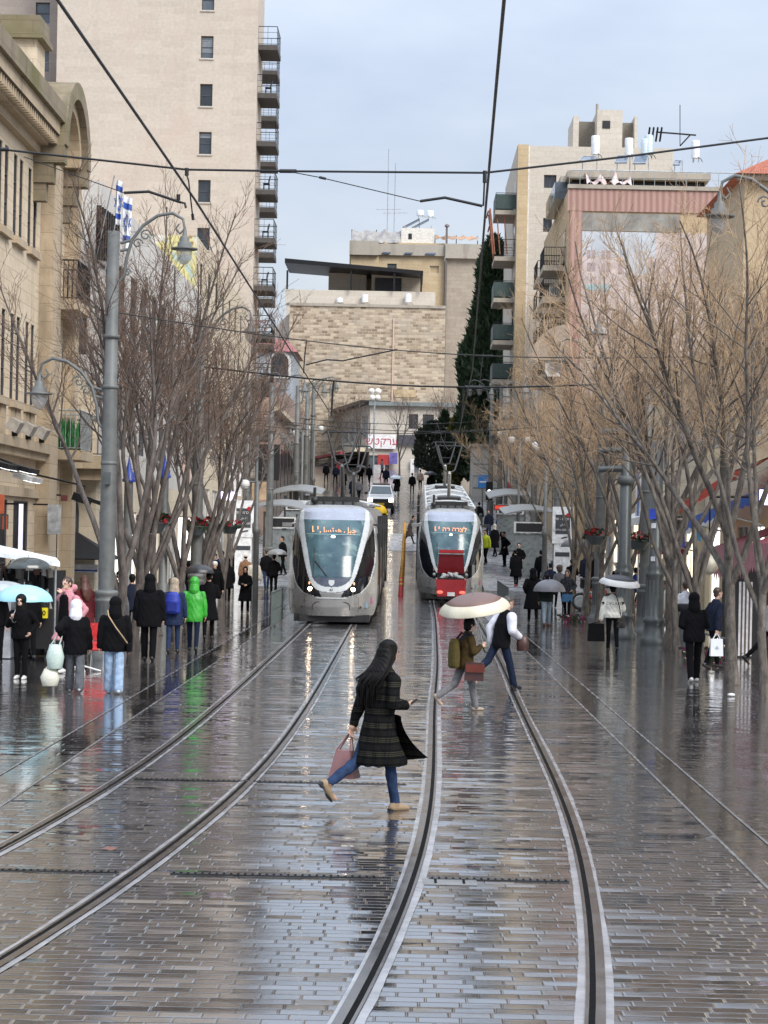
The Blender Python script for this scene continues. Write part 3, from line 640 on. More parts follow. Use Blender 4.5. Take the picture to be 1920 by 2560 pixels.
mb = MB(); mb.box(-14.0, 2.5, 232, 246, 9, 29.6); mb.build('wall', M_PALE, T)
fT = Fac((0, 232, 0), (1, 0, 0), (0, -1, 0))
mb = MB(); fT.bx(mb, -14.1, 2.6, 28.2, 29.75, 0, .2); mb.build('parapet', M_PALE, T)
mb = MB(); mb.hexa([(-14.2, 231, 32.6), (1.2, 231, 31.6), (1.2, 240, 31.6), (-14.2, 240, 32.6), (-14.2, 231, 33.1), (1.2, 231, 32.0), (1.2, 240, 32.0), (-14.2, 240, 33.1)]); mb.build('pergola_roof', M_IRON, T)
for x in (-13.9, -6.8, -2.0, 1.0): mb = MB(); mb.box(x-.1, x+.1, 231.2, 231.4, 29.7, 31.8); mb.build('pergola_post', M_IRON, T)
mb = MB(); mb.box(-4.6, 1.0, 235, 238, 29.6, 32.0); mb.box(-9.5, -5.2, 236, 238, 29.6, 32.2); mb.build('terrace_room', M_GSTONE, T)
mb = MB(); mb.box(-4.2, -1.2, 234.9, 234.98, 29.8, 31.6); mb.build('terrace_window', M_DARK, T)
fT2 = Fac((0, 240, 0), (1, 0, 0), (0, -1, 0))
def ux(px, y=240): return (px-PX-12)*y/F
def uz(py, y=240): return EYE+(PY-py)*y/F
T = thing('rooftop_flats', 'yellow stone upper flats with stained roof parapet, small windows and solar panels', 'building', (0, 240, 10))
wl = [(ux(967), ux(990), uz(676), uz(660)), (ux(1073), ux(1096), uz(682), uz(663))]
mb = MB(); fT2.wall(mb, ux(872), ux(1110), 28, uz(607), wl, .3); solid(mb, ux(872), ux(1110), 240, 255, 28, uz(607), 'sd'); mb.build('wall', M_YSTONE, T)
fT2.window(T, wl[0], .3, M_FRAME, M_GLASSB, 2, 2, .08); fT2.window(T, wl[1], .3, M_PALE, M_YSTONE, 1, 1, .08)
mb = MB(); fT2.bx(mb, ux(876), ux(945), 28, uz(642), 0, .35); mb.build('stair_bay', M_YSTONE, T)
mb = MB(); fT2.bx(mb, ux(872), ux(945), uz(642), uz(607), .0, .95); fT2.bx(mb, ux(1111), ux(1200), uz(646), uz(610), .0, .95); fT2.bx(mb, ux(945), ux(1111), uz(640), uz(612), 0, .45); mb.build('parapet', M_CONC, T)
mb = MB(); fT2.bx(mb, ux(1111), ux(1193), 9, uz(646), -10, .3); mb.build('grey_wing', M_GSTONE, T)
mb = MB(); fT2.bx(mb, ux(1000), ux(1083), uz(610), uz(569), -4, -.3); mb.build('roof_hut', mat('white_plaster', (.66, .63, .57), .8), T)
mb = MB(); fT2.bx(mb, ux(1018), ux(1027), uz(597), uz(583), -.3, -.26); mb.build('hut_window', M_DARK, T)
mb = MB(); fT2.bx(mb, ux(1111), ux(1116), 14, uz(567), .31, .7); mb.lathe((ux(1114), 239.4, uz(567)), [(.28, 0), (.28, .15), (.12, .3)], 8); mb.build('flue', mat('dark_flue', (.16, .14, .13), .5, .5), T)
mb = MB()
for px0, px1 in ((952, 985), (1008, 1040), (1060, 1098)):
    a, b = ux(px0), ux(px1); mb.hexa([(a, 239.3, uz(637)), (b-.6, 239.3, uz(637)), (b-.6, 239.4, uz(638)), (a, 239.4, uz(638)), (a+.8, 240.6, uz(614)), (b+.2, 240.6, uz(614)), (b+.2, 240.7, uz(615)), (a+.8, 240.7, uz(615))])
mb.build('solar_panel', M_PANEL, T)['kind'] = 'stuff'
def tarp(name, label, x0, x1, y, z0, z1, m, sag=.5, seed=1):
    t = thing(name, label, 'tarpaulin', ((x0+x1)/2, y, z0)); mb = MB(); n, k = 18, 6; vs = []
    for i in range(n+1):
        for j in range(k+1):
            a, b = i/n, j/k; vs.append((x0+(x1-x0)*a, y-1.2*b+.25*sin(a*23+seed+b*3), z1-(z1-z0)*b-sag*sin(pi*(a*3 % 1))*(1-b)*.5+.12*sin(a*31+b*5)))
    mb.add(vs, [(i*(k+1)+j, (i+1)*(k+1)+j, (i+1)*(k+1)+j+1, i*(k+1)+j+1) for i in range(n) for j in range(k)], 0, True)
    mb.build('sheet', m, t); mb = MB()
    for x in (x0, (x0+x1)/2, x1): mb = MB(); mb.cyl((x, y+.05, z0-.6), (x, y+.05, z1), .05, 5); mb.build('post', M_IRON, t)
tarp('roof_tarpaulin', 'crumpled grey tarpaulin draped over the roof edge of the far flats', ux(876), ux(1000), 241, uz(608), uz(573), M_TARP)
tarp('rust_tarpaulin', 'rust brown tarpaulin stretched over the roof terrace beside the flue', ux(1085), ux(1192), 241, uz(597), uz(583), mat('rust_tarp', (.35, .22, .14), .7, var=.4, scale=1), .3, 5)
def tank(x, y, z, h, r, label, group, m=None):
    t = thing('water_tank', label, 'tank', (x, y, z), group=group)
    mb = MB(); mb.lathe((x, y, z), [(r, .25), (r, h-.06), (r*.9, h), (0, h+.05)], 14); mb.build('cylinder', m or M_TANK, t)
    for a in (0, 2.1, 4.2): mb = MB(); mb.cyl((x+r*.8*cos(a), y+r*.8*sin(a), z), (x+r*.8*cos(a), y+r*.8*sin(a), z+.27), .03, 5); mb.build('leg', M_STEEL, t)
    mb = MB(); mb.tube([(x+r*.5, y-r*.8, z+.3), (x+r*1.2, y-r, z+.15), (x+r*1.6, y-r*.6, z)], .02, 5); mb.build('pipe', M_IRON, t)
G1 = 'water tanks on the far roofs'
for px, py0, py1, y, lab in ((1050, 545, 526, 242, 'white water tank on the hut of the far flats, left of a pair'), (1075, 548, 527, 242, 'white water tank on the hut of the far flats, right of a pair'), (849, 762, 745, 231.5, 'short white tank at the left end of the far terrace parapet'), (912, 762, 737, 231.3, 'white tank in the middle of the far terrace parapet'), (1020, 762, 735, 231.2, 'tall white tank on the far terrace parapet under the pergola end')):
    a = atY(px, py0, y); b = atY(px, py1, y); tank(a.x, y, a.z, b.z-a.z, .42 if y > 235 else .36, lab, G1)
t = thing('solar_heater', 'tilted solar collectors on the hut of the far flats', 'solar panel', (ux(1040), 241, uz(569)))
for dx in (0, 1.1): mb = MB(); mb.hexa([(ux(1003)+dx, 240.5, uz(568)), (ux(1045)+dx, 240.5, uz(545)), (ux(1045)+dx, 242, uz(545)), (ux(1003)+dx, 242, uz(568)), (ux(1003)+dx, 240.5, uz(566)), (ux(1045)+dx, 240.5, uz(543)), (ux(1045)+dx, 242, uz(543)), (ux(1003)+dx, 242, uz(566))]); mb.build('collector', M_PANEL, t)
mb = MB()
for a, b in ((1045, 545), (1075, 560)): mb.cyl((ux(a), 241, uz(569)), (ux(a), 241, uz(b)), .05, 5)
mb.build('frame', M_STEEL, t)
for px, y0, y1, lab in ((968, 575, 372, 'thin lattice mast behind the far flats, left one of two'), (985, 575, 408, 'thin lattice mast behind the far flats, right one of two')):
    a = atY(px, y0, 243); b = atY(px+4, y1, 243); t = thing('roof_mast', lab, 'antenna', a, group='masts on the far roof')
    mb = MB(); mb.cyl(a-Z3*2, b, .045, 5); mb.build('pole', M_STEEL, t)
    mb = MB(); c = a.lerp(b, .25)
    mb.tube([c+Vector((-1.4, 0, 0)), c+Vector((1.6, 0, .1))], .03, 4)
    for d in (-1.2, -.6, 0, .6, 1.2): mb.tube([c+Vector((d, -.4, .02)), c+Vector((d, .4, .02))], .02, 4)
    mb.build('aerial', M_STEEL, t)
# low corner building with shop signs
T = thing('corner_shop_building', 'low two storey stone corner building with shop signs at the end of the street', 'building', (-4, 205, 9))
Yc = 205
def cx(px): return (px-PX-6)*Yc/F
def cz(py): return EYE+(PY-py)*Yc/F
fC = Fac((0, Yc, 0), (1, 0, 0), (0, -1, 0))
hc = [(cx(1022), cx(1045), cz(1072), cz(1035)), (cx(1057), cx(1085), cz(1072), cz(1035)), (cx(925), cx(975), cz(1206), cz(1140)), (cx(1028), cx(1050), cz(1206), cz(1150))]
mb = MB(); fC.wall(mb, cx(925), cx(1150), 7, cz(1012), hc, .2); solid(mb, cx(925), cx(1150), Yc, Yc+12, 7, cz(1012), 'sd'); mb.build('wall', M_PALE, T)
for h in hc[:2]: fC.window(T, h, .2, M_FRAME, M_GLASS, 2, 1)
for h in hc[2:]: fC.window(T, h, .2, M_FRAME, M_GLASSB, 2, 1, name='shop_window')
mb = MB(); fC.bx(mb, cx(922), cx(1152), cz(1016), cz(1006), -.5, .5); mb.build('roof_edge', mat('grey_green_flashing', (.22, .25, .25), .5, .3), T)
# left wing runs back along the side street
O = Vector((cx(925), Yc, 0)); E_ = Vector((cx(925)-6.8, Yc+32, 0)); U_ = E_-O; Ln = U_.length
fW = Fac(O, U_, (-U_.normalized().y*-1*-1, 0, 0)); fW.N = Vector((-U_.y, U_.x, 0)).normalized()*-1 if False else Vector((-U_.normalized().y, U_.normalized().x, 0))
zz = cz(1012); hw = [(1.0+i*3.6, 4.0+i*3.6, zz-3.4, zz-1.0) for i in range(8)]
mb = MB(); fW.wall(mb, 0, Ln, 7, zz, hw, .2); mb.build('wing_wall', M_PALE, T)
for h in hw: fW.window(T, h, .2, M_WFRAME, M_GLASSB, 4, 1, .08)
mb = MB(); fW.bx(mb, -.3, Ln, zz, zz+.35, -2, 1.0); mb.build('wing_eaves', M_IRON, T)
mb = MB(); fW.bx(mb, 0, Ln, zz-4.7, zz-4.3, 0, 1.5); mb.build('wing_band', M_CREAM, T)
# signs and awnings of the corner shops
def board(name, label, px0, py0, px1, py1, Y, m, cat='sign', d=.08, group=None, words=None, wm=None, size=None):
    a, b = atY(px0, py1, Y), atY(px1, py0, Y); t = thing(name, label, cat, ((a.x+b.x)/2, Y, a.z), group=group)
    mb = MB(); mb.box(a.x, b.x, Y-d, Y, a.z, b.z); mb.build('panel', m, t)
    if words: txt(words, size or (b.z-a.z)*.7, 'lettering', wm, t, face_mat(Vector(((a.x+b.x)/2, Y-d-.015, (a.z+b.z)/2))))
    return t
M_WHITE_S = mat('sign_white', (.74, .72, .72), .6); M_REDL = mat('sign_red', (.42, .03, .07), .5)
board('shop_sign', 'white shop sign with dark red lettering on the far corner building', 920, 1087, 990, 1121, Yc-.3, M_WHITE_S, words='\u05e9\u05d8\u05e7\u05e8\u05e2', wm=M_REDL, size=1.0)
board('blank_sign', 'dark grey blank sign beside the white sign with red lettering', 993, 1088, 1053, 1112, Yc-.3, mat('sign_dark', (.06, .06, .075), .5))
board('red_banner', 'red shop banner under the white sign with red lettering', 944, 1137, 973, 1162, Yc-.4, mat('banner_red', (.35, .03, .03), .6), 'banner')
board('purple_banner', 'blue and purple hanging banner right of the red shop banner', 973, 1132, 994, 1160, Yc-.5, mat('banner_purple', (.12, .10, .32), .6, var=.6, scale=2), 'banner')
board('white_door_panel', 'white door panel under the dark blank sign', 1025, 1148, 1036, 1210, Yc-.3, M_WHITE_S, 'panel')
board('advert_cabinet', 'pale grey cabinet standing in front of the far shop window', 932, 1163, 962, 1222, 199, mat('cabinet_grey', (.42, .41, .42), .6), 'cabinet', .8)
t = thing('dark_canopy', 'dark sagging shop canopy along the corner building wing', 'awning', fW.P(8, zz-5.2, 1.5))
mb = MB(); n = 12; vs = []
for i in range(n+1):
    u = Ln*.75*i/n; vs += [fW.P(u, zz-4.8, .1), fW.P(u, zz-5.9-.25*sin(i*1.7), 2.8), fW.P(u, zz-7.0-.25*sin(i*1.7), 2.9)]
mb.add(vs, [(3*i, 3*i+3, 3*i+4, 3*i+1) for i in range(n)]+[(3*i+1, 3*i+4, 3*i+5, 3*i+2) for i in range(n)]); mb.build('cloth', mat('dark_canvas', (.03, .025, .025), .8), t)
mb = MB(); fW.bx(mb, 0, Ln*.75, zz-5.0, zz-4.75, 2.4, 2.9); mb.build('red_edge', mat('awning_red', (.28, .03, .035), .7), t)
# globe lamps by the far wall
t = thing('globe_lamp', 'street lamp with four white globes against the rough stone wall', 'street lamp', (-4.4, 196, 8.8))
p = atY(937, 985, 196); mb = MB(); mb.cyl((p.x, 196, gz(196)), (p.x, 196, p.z), .08, 8); mb.build('pole', M_STEEL, t)
for dx, dz in ((-.3, .25), (.3, .25), (-.22, -.35), (.26, -.35)): mb = MB(); mb.ell((p.x+dx, 196, p.z+dz), (.3, .3, .3), 10); mb.build('globe', mat('white_globe', (.75, .73, .68), .4), t)

M_YCREAM = stone('yellow_cream_plaster', (.80, .67, .43), (.76, .63, .40), (.7, .58, .37), 3, 3, .01, .3, (.4, .3, .18), bump=.1)
# ---- right side: balcony flats, mural building, tile-roofed building, low shops
YB = 145
T = thing('balcony_flats', 'tall pale flats with green balconies on the street side and a roof tower', 'building', (8, YB, 4.4))
fB = Fac((0, YB, 0), (1, 0, 0), (0, -1, 0)); fBW = Fac((7.15, 0, 0), (0, 1, 0), (-1, 0, 0))
def bx_(px, py=900): return uv_(px, py)[0]*YB/F
def bz_(px, py): return EYE-uv_(px, py)[1]*YB/F
xl, xr = bx_(1290), 18
ztop = bz_(1360, 365)
wh = [(bx_(1360, 450), bx_(1391, 450), bz_(1375, 470), bz_(1375, 437)), (bx_(1358, 550), bx_(1380, 550), bz_(1370, 580), bz_(1370, 545))]
mb = MB(); fB.wall(mb, 7.15, xr, 3, ztop, wh, .3); solid(mb, 7.15, xr, YB, YB+18, 3, ztop, 'sd'); mb.build('wall', M_PALE, T)
for h in wh: fB.window(T, h, .3, M_FRAME, M_GLASS, 2, 1, .06)
mb = MB(); fB.bx(mb, 7.17, 7.9, 4, ztop-.01, 0.002, .5); mb.build('corner_pier', M_YSTONE, T)
mb = MB(); fB.bx(mb, 7.9, 8.02, 4, ztop-.02, 0.002, .2); mb.build('white_downpipe', M_WFRAME, T)
for i, py in enumerate((524, 640, 744, 850, 948, 1050)):
    z = bz_(1260, py)
    balcony(fBW, T, YB+.2, YB+4.5, z, 1.45, M_CONC, M_IRON, 'glass', 1.2, .3, M_GREENPL if i in (0, 2, 3, 4) else None)
    mb = MB(); mb.box(7.13, 7.149, YB+1.2, YB+2.6, z+.05, z+2.3); mb.build('balcony_door', M_GLASSB if i % 2 else M_WFRAME, T)
# roof tower
xa, xb = bx_(1430, 300), bx_(1594, 300); ym = YB+5
mb = MB(); fq = Fac((0, ym, 0), (1, 0, 0), (0, -1, 0))
def qx(px, py): return uv_(px, py)[0]*ym/F
def qz(px, py): return EYE-uv_(px, py)[1]*ym/F
mb.box(qx(1490, 300), qx(1553, 300), ym-1, ym+5, ztop-.1, qz(1520, 282)); tw = mb.build('roof_tower', M_PALE, T)
mb = MB(); mb.box(qx(1503, 320), qx(1522, 320), ym-1.05, ym-1.001, qz(1512, 328), qz(1512, 309)); mb.build('window', M_DARK, tw)
mb = MB()
for a, b in ((1433, 1447), (1586, 1594)): mb = MB(); mb.box(qx(a, 330), qx(b, 330), ym, ym+5, ztop-.1, qz(a, 290)); mb.build('tower_fin', M_PALE, T)
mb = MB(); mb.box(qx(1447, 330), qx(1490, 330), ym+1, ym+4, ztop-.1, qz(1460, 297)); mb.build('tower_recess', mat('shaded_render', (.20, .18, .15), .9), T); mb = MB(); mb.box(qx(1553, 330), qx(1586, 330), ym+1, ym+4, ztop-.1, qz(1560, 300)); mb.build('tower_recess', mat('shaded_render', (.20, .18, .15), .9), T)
mb = MB(); mb.cyl((qx(1493, 262), ym, qz(1493, 300)), (qx(1493, 262), ym, qz(1493, 260)), .1, 6); mb.build('vent_pipe', M_CONC, T)
t = thing('timber_pergola', 'reddish wooden pergola frame leaning out of the second balcony of the tall flats', 'pergola', (5.9, YB+2, bz_(1245, 640)))
mb = MB(); z0 = bz_(1245, 640)
for dy in (0, 1.4, 2.8): mb.tube([(5.75, YB+.6+dy, z0+.2), (5.35, YB+.6+dy, z0+3.4)], .07, 4)
for z in (1.2, 2.2, 3.2): mb.tube([(5.6-.12*z, YB+.5, z0+z), (5.6-.12*z, YB+3.6, z0+z)], .06, 4)
for dx in (0, .5, 1.0): mb.tube([(5.6+dx, YB+.6, z0+.2), (5.3+dx, YB+.6, z0+3.3)], .06, 4)
mb.build('timber', mat('red_timber', (.33, .13, .08), .7), t)

YM = 118
T = thing('mural_building', 'flat roofed building whose gable carries a big faded street mural framed by red curtains', 'building', (11, YM, 2.2))
def mx(px, py=700): return uv_(px, py)[0]*YM/F
def mz(px, py): return EYE-uv_(px, py)[1]*YM/F
fM = Fac((0, YM, 0), (1, 0, 0), (0, -1, 0)); ML, MR, MT = mx(1419, 700), mx(1900, 700), mz(1560, 472)
mb = MB(); solid(mb, ML, MR, YM, YM+22, 1.5, MT, 'd'); mb.build('wall', M_YSTONE, T)
def mq(mb, px0, py0, px1, py1, d0=.002, d1=.03): fM.bx(mb, mx(px0, (py0+py1)/2), mx(px1, (py0+py1)/2), mz(px0, py1), mz(px0, py0), d0, d1)
M_MUR = mat('mural_pale_wall', (.50, .425, .405), .85, var=.28, scale=1.3); M_MURB = mat('mural_sky_blue', (.47, .50, .54), .85, var=.22, scale=.6)
M_CURT = NT('mural_red_curtain'); oc = M_CURT.obj(); sp = M_CURT.n('ShaderNodeSeparateXYZ'); M_CURT.l(oc, sp.inputs[0])
wv = M_CURT.n('ShaderNodeTexWave', wave_type='BANDS', bands_direction='X'); wv.inputs['Scale'].default_value = .9; wv.inputs['Distortion'].default_value = 1.2; wv.inputs['Detail'].default_value = 3; M_CURT.l(oc, wv.inputs['Vector'])
M_CURT.l(M_CURT.mix(wv.outputs['Fac'], (.29, .165, .14), (.42, .27, .23)), M_CURT.b.inputs['Base Color']); M_CURT.b.inputs['Roughness'].default_value = .85
mb = MB(); mq(mb, 1450, 578, 1900, 1150); mur = mb.build('painted_mural', M_MUR, T)
mb = MB(); mq(mb, 1450, 578, 1640, 640, .031, .036); mq(mb, 1560, 600, 1620, 690, .037, .04); mb.build('painted_sky', M_MURB, mur)
mb = MB(); mq(mb, 1419, 472, 1900, 527, .002, .10); mq(mb, 1419, 527, 1450, 1150, .002, .08); mb.build('painted_curtain', M_CURT.m, mur)
mb = MB(); mq(mb, 1451, 532, 1700, 576, .002, .05); mb.build('painted_balcony_band', mat('mural_grey', (.25, .24, .22), .85, var=.4, scale=1.2), mur)
for (a, b, c, d) in ((1468, 625, 1476, 645), (1480, 625, 1488, 645), (1504, 626, 1513, 647), (1517, 626, 1526, 647), (1468, 657, 1476, 678), (1480, 657, 1488, 678), (1504, 658, 1513, 679), (1517, 658, 1526, 679), (1545, 660, 1556, 684), (1462, 730, 1476, 756), (1500, 735, 1515, 757)):
    mb = MB(); mq(mb, a, b, c, d, .041, .046); mb.build('painted_window', mat('mural_window', (.36, .28, .28), .85), mur)
mb = MB(); mq(mb, 1464, 711, 1492, 725, .041, .05); mq(mb, 1496, 711, 1524, 727, .041, .05); mb.build('painted_awning', mat('mural_teal', (.30, .44, .47), .85), mur)
mb = MB(); r_ = random.Random(8)
for i in range(60): px, py = r_.uniform(1452, 1560), r_.uniform(765, 1000); mq(mb, px, py, px+r_.uniform(4, 12), py+r_.uniform(5, 12), .041, .044+r_.random()*.004)
mb.build('painted_figures', mat('mural_figures', (.33, .22, .23), .85, var=.5, scale=3), mur)['kind'] = 'stuff'
mb = MB(); fM.bx(mb, ML-.1, MR, MT-.05, MT+.18, -.3, .2); mb.build('coping', M_CONC, T)
fMW = Fac((ML, 0, 0), (0, 1, 0), (-1, 0, 0))
for i, (z, y0) in enumerate(((mz(1400, 655), YM+1.5), (mz(1400, 735), YM+1.5), (mz(1400, 835), YM+1), (mz(1400, 930), YM+1.5))):
    balcony(fMW, T, y0, y0+3.6, z, 1.3, M_CONC, M_IRON, 'bars', 1.05, .3); balcony(fMW, T, y0+6, y0+9.5, z, 1.3, M_CONC, M_IRON, 'bars', 1.05, .3)
    mb = MB(); mb.box(ML-.03, ML-.002, y0+.8, y0+2.4, z, z+2.2); mb.build('balcony_door', M_DARKG, T)
mb = MB(); mb.cbox((ML-.35, YM+5.2, mz(1400, 700)), (.6, .9, .7)); mb.build('air_conditioner', M_WFRAME, T)
# penthouse, terrace rail and pink tarpaulin
mb = MB(); mb.box(mx(1440, 440), mx(1780, 440), YM+3, YM+12, MT, mz(1600, 430)); mb.build('penthouse', M_DARKG, T)
mb = MB(); mb.box(mx(1425, 430), mx(1790, 430), YM+2, YM+13, mz(1600, 430), mz(1600, 415)); mb.build('penthouse_roof', M_CONC, T)
mb = MB(); mb.box(mx(1420, 430), mx(1790, 430), YM+6, YM+14, mz(1600, 415), mz(1600, 398)); mb.build('upper_roof', M_CONC, T)
mb = MB(); mb.box(mx(1400, 430), mx(1440, 430), YM+4, YM+12, MT, mz(1420, 425)); mb.build('glazed_corner', M_GLASSB, T)
mb = MB(); railing(mb, [(ML, YM+.2, MT+.15), (MR, YM+.2, MT+.15)], .9, .6, .02, mids=(.5,)); mb.build('terrace_rail', M_STEEL, T)
tarp('pink_tarpaulin', 'pale pink awning sheet gathered on the roof terrace above the mural', mx(1470, 430), mx(1585, 430), YM+2, mz(1500, 452), mz(1500, 416), M_PINKT, 1.2, 2)
G2 = 'water tanks above the mural'
for px, y0, y1, lab in ((1488, 397, 340, 'white tank above the mural, leftmost beside the roof tower'), (1572, 399, 346, 'white tank above the mural, right of the roof tower'), (1612, 397, 348, 'small bluish tank above the mural'), (1621, 397, 338, 'tall white tank above the mural next to the small bluish tank'), (1738, 406, 352, 'white tank near the red tiled roof, standing alone')):
    y = YM+7; a = Vector((uv_(px, y0)[0]*y/F, y, EYE-uv_(px, y0)[1]*y/F)); b = EYE-uv_(px, y1)[1]*y/F
    tank(a.x, y, a.z, b-a.z, .26, lab, G2, mat('pale_blue_tank', (.52, .62, .68), .4) if 'bluish' in lab else None)
for i, (p0, lab) in enumerate((((1448, 385, 1490, 405), 'solar panel above the mural, nearest the street'), ((1535, 383, 1573, 410), 'solar panel above the mural, middle one'), ((1580, 383, 1620, 412), 'solar panel above the mural, right of the middle one'), ((1680, 395, 1705, 415), 'small solar panel above the mural near the lone tank'))):
    y = YM+5; t = thing('solar_collector', lab, 'solar panel', (uv_(p0[0], p0[3])[0]*y/F, y, EYE-uv_(p0[0], p0[3])[1]*y/F), group='solar panels above the mural')
    g = lambda px, py, yy: Vector((uv_(px, py)[0]*y/F, yy, EYE-uv_(px, py)[1]*y/F))
    P = [g(p0[0], p0[3], y-.4), g(p0[2]-8, p0[3], y-.4), g(p0[2]+6, p0[1], y+.9), g(p0[0]+12, p0[1], y+.9)]
    mb = MB(); mb.hexa([p-Z3*.05 for p in P]+[p+Z3*.02 for p in P]); mb.build('glass', M_PANEL, t)
    mb = MB()
    for k_ in range(4): mb.tube([P[k_]+Z3*.03, P[(k_+1) % 4]+Z3*.03], .03, 4)
    mb.build('frame', M_STEEL, t)
    for p in P[2:]: mb = MB(); mb.cyl(p, p-Z3*1.2, .03, 4); mb.build('leg', M_STEEL, t)
t = thing('aerial', 'dark television aerial on a long arm above the mural roof', 'antenna', (mx(1640, 360), YM+8, mz(1640, 400)))
y = YM+8; g = lambda px, py: Vector((uv_(px, py)[0]*y/F, y, EYE-uv_(px, py)[1]*y/F))
mb = MB(); mb.tube([g(1640, 330), g(1740, 338)], .06, 4); mb.tube([g(1700, 365), g(1725, 338)], .05, 4); mb.tube([g(1700, 365), g(1700, 262)], .03, 4); mb.build('boom', M_IRON, t)
mb = MB()
for px in (1622, 1632, 1642, 1652): mb.tube([g(px, 327)+Vector((0, -.5, .1)), g(px, 345)+Vector((0, .5, -.1))], .07, 4)
mb.build('elements', M_IRON, t)
# arched brown canopy with AC below the balconies
p = atY(1400, 905, YM-1); t = thing('arched_canopy', 'brown barrel shaped canopy over a first floor terrace beside the mural', 'awning', p)
mb = MB(); n = 10; vs = []
for i in range(n+1):
    a = pi/2*i/n
    for y in (YM-2.5, YM+2.5): vs.append((ML-.05-2.0*sin(a)*1.05, y, mz(1400, 910)+2.0*cos(a)))
mb.add(vs, [(2*i, 2*i+1, 2*i+3, 2*i+2) for i in range(n)], 0, True)
mb.add([(ML-.05, YM-2.5, mz(1400, 910))]+[vs[2*i] for i in range(n+1)], [tuple(range(n+2))]); mb.build('cloth', mat('brown_canopy', (.33, .26, .2), .7), t)
t = thing('air_conditioner', 'white air conditioner with round fan under the brown barrel canopy', 'air conditioner', atY(1382, 940, YM-2))
a = atY(1362, 942, YM-2); b = atY(1402, 902, YM-2); mb = MB(); mb.box(a.x, b.x, YM-2.3, YM-1.8, a.z, b.z); mb.build('case', M_WFRAME, t)
c = (a+b)/2; mb = MB(); mb.tube([(c.x, YM-2.33, c.z), (c.x, YM-2.301, c.z)], .32, 16); mb.build('fan', M_SHUT, t)
mb = MB(); mb.box(a.x-.2, b.x+.3, YM-2.3, YM-1.2, a.z-.12, a.z-.01); mb.build('bracket', M_IRON, t)

T = thing('ochre_shop_house', 'ochre shop house with white window frames behind the nearest right trees', 'building', (14, 64, 0))
x0 = 10.9; ze = 9.6
hs = [(u, u+1.0, z, z+2.0) for u in (51.5, 55, 58.5, 61.5, 64.5, 67.5, 70.5, 73.5) for z in (6.0,)]
sh = [(u, u+2.2, .1, 3.2) for u in (51, 54.2, 57.5, 60.5, 63.5, 66.5, 69.5, 72.5)]
fH = Fac((x0, 0, 0), (0, 1, 0), (-1, 0, 0)); mb = MB(); fH.wall(mb, 50, 76, 0, ze, hs+sh, .1); solid(mb, x0, 24, 50, 76, 0, ze, 'wd'); mb.build('wall', M_YCREAM, T)
for h in hs: fH.window(T, h, .1, M_WFRAME, M_GLASSB, 2, 2)
for i_, h in enumerate(sh): fH.window(T, h, .1, M_WFRAME, (M_LIT, M_LITW, M_GLASSB)[i_ % 3], 2, 1, name='shop_window')
mb = MB(); fH.bx(mb, 50, 76, 3.4, 5.2, .002, .05); mb.build('shop_band', M_CREAM, T)
mb = MB(); fH.bx(mb, 49.6, 76, ze-.3, ze+.1, 0, .5); mb.build('cornice', M_CREAM, T)
T = thing('tile_roof_house', 'ochre house with a red tiled hipped roof rising behind the right trees', 'building', (18, 95, .7))
fH2 = Fac((0, 95, 0), (1, 0, 0), (0, -1, 0)); zl = 19.4
hs = [(16.2, 17.4, 16.2, 18.4), (19.2, 20.4, 16.2, 18.4), (21, 22.4, 16.2, 18.4), (16.2, 17.4, 11.5, 13.7), (19.2, 20.4, 11.5, 13.7)]
mb = MB(); fH2.wall(mb, 15.1, 26, 9, zl, hs, .2); solid(mb, 15.1, 26, 95, 107, 9, zl, 'sud'); mb.build('wall', M_OCHRE, T)
for h in hs: fH2.window(T, h, .2, M_FRAME, M_SHUT, 2, 1)
mb = MB(); mb.hexa([(14.6, 94.4, zl), (26.6, 94.4, zl), (26.6, 107.6, zl), (14.6, 107.6, zl), (18.0, 99.5, zl+2.1), (23, 99.5, zl+2.1), (23, 102, zl+2.1), (18.0, 102, zl+2.1)]); mb.build('roof', M_TILE, T)
mb = MB(); mb.box(14.7, 26.5, 94.5, 94.9, zl-.3, zl-.01); mb.build('eaves', mat('dark_eaves', (.12, .09, .07), .7), T)
mb = MB(); mb.cyl((17.6, 95.6, zl+.3), (17.6, 95.6, zl+1.9), .1, 8); mb.build('chimney', M_IRON, T)

T = thing('low_shop_row', 'low row of cream shops with pilasters and bright shop fronts behind the right trees', 'building', (10.6, 96, .5))
fL = Fac((10.6, 0, 0), (0, 1, 0), (-1, 0, 0)); hs = [(u, u+1.1, 5.6, 7.6) for u in np.arange(78, 116, 2.6)]; sh = [(u, u+2.3, gz(u)+.15, 3.7) for u in np.arange(77, 115, 3.1)]
mb = MB(); fL.wall(mb, 76.05, 117.5, 0, 9.2, hs+sh, .1); solid(mb, 10.6, 24, 76.05, 117.5, 0, 9.2, 'wd'); mb.build('wall', M_CREAM, T)
for h in hs: fL.window(T, h, .1, M_WFRAME, M_GLASSB, 2, 2)
for i_, h in enumerate(sh): fL.window(T, h, .1, M_WFRAME, (M_LIT, M_GLASS, M_LITW)[i_ % 3], 2, 1, name='shop_window')
mb = MB(); fL.bx(mb, 76.05, 117.5, 8.8, 9.3, 0, .35); fL.bx(mb, 76.05, 117.5, 4.3, 4.6, 0, .25); mb.build('cornice', M_LIME, T)
T = thing('far_shop_row', 'low pale shops beyond the mural building and the cypress', 'building', (8.5, 170, 6)); fF = Fac((8.6, 0, 0), (0, 1, 0), (-1, 0, 0))
mb = MB(); mb.box(8.6, 20, 163.1, 205, 4, 12.6); mb.build('wall', M_PALE, T)
mb = MB(); fF.bx(mb, 163.1, 205, 10.0, 10.5, 0, 1.6); mb.build('canopy', M_CONC, T)
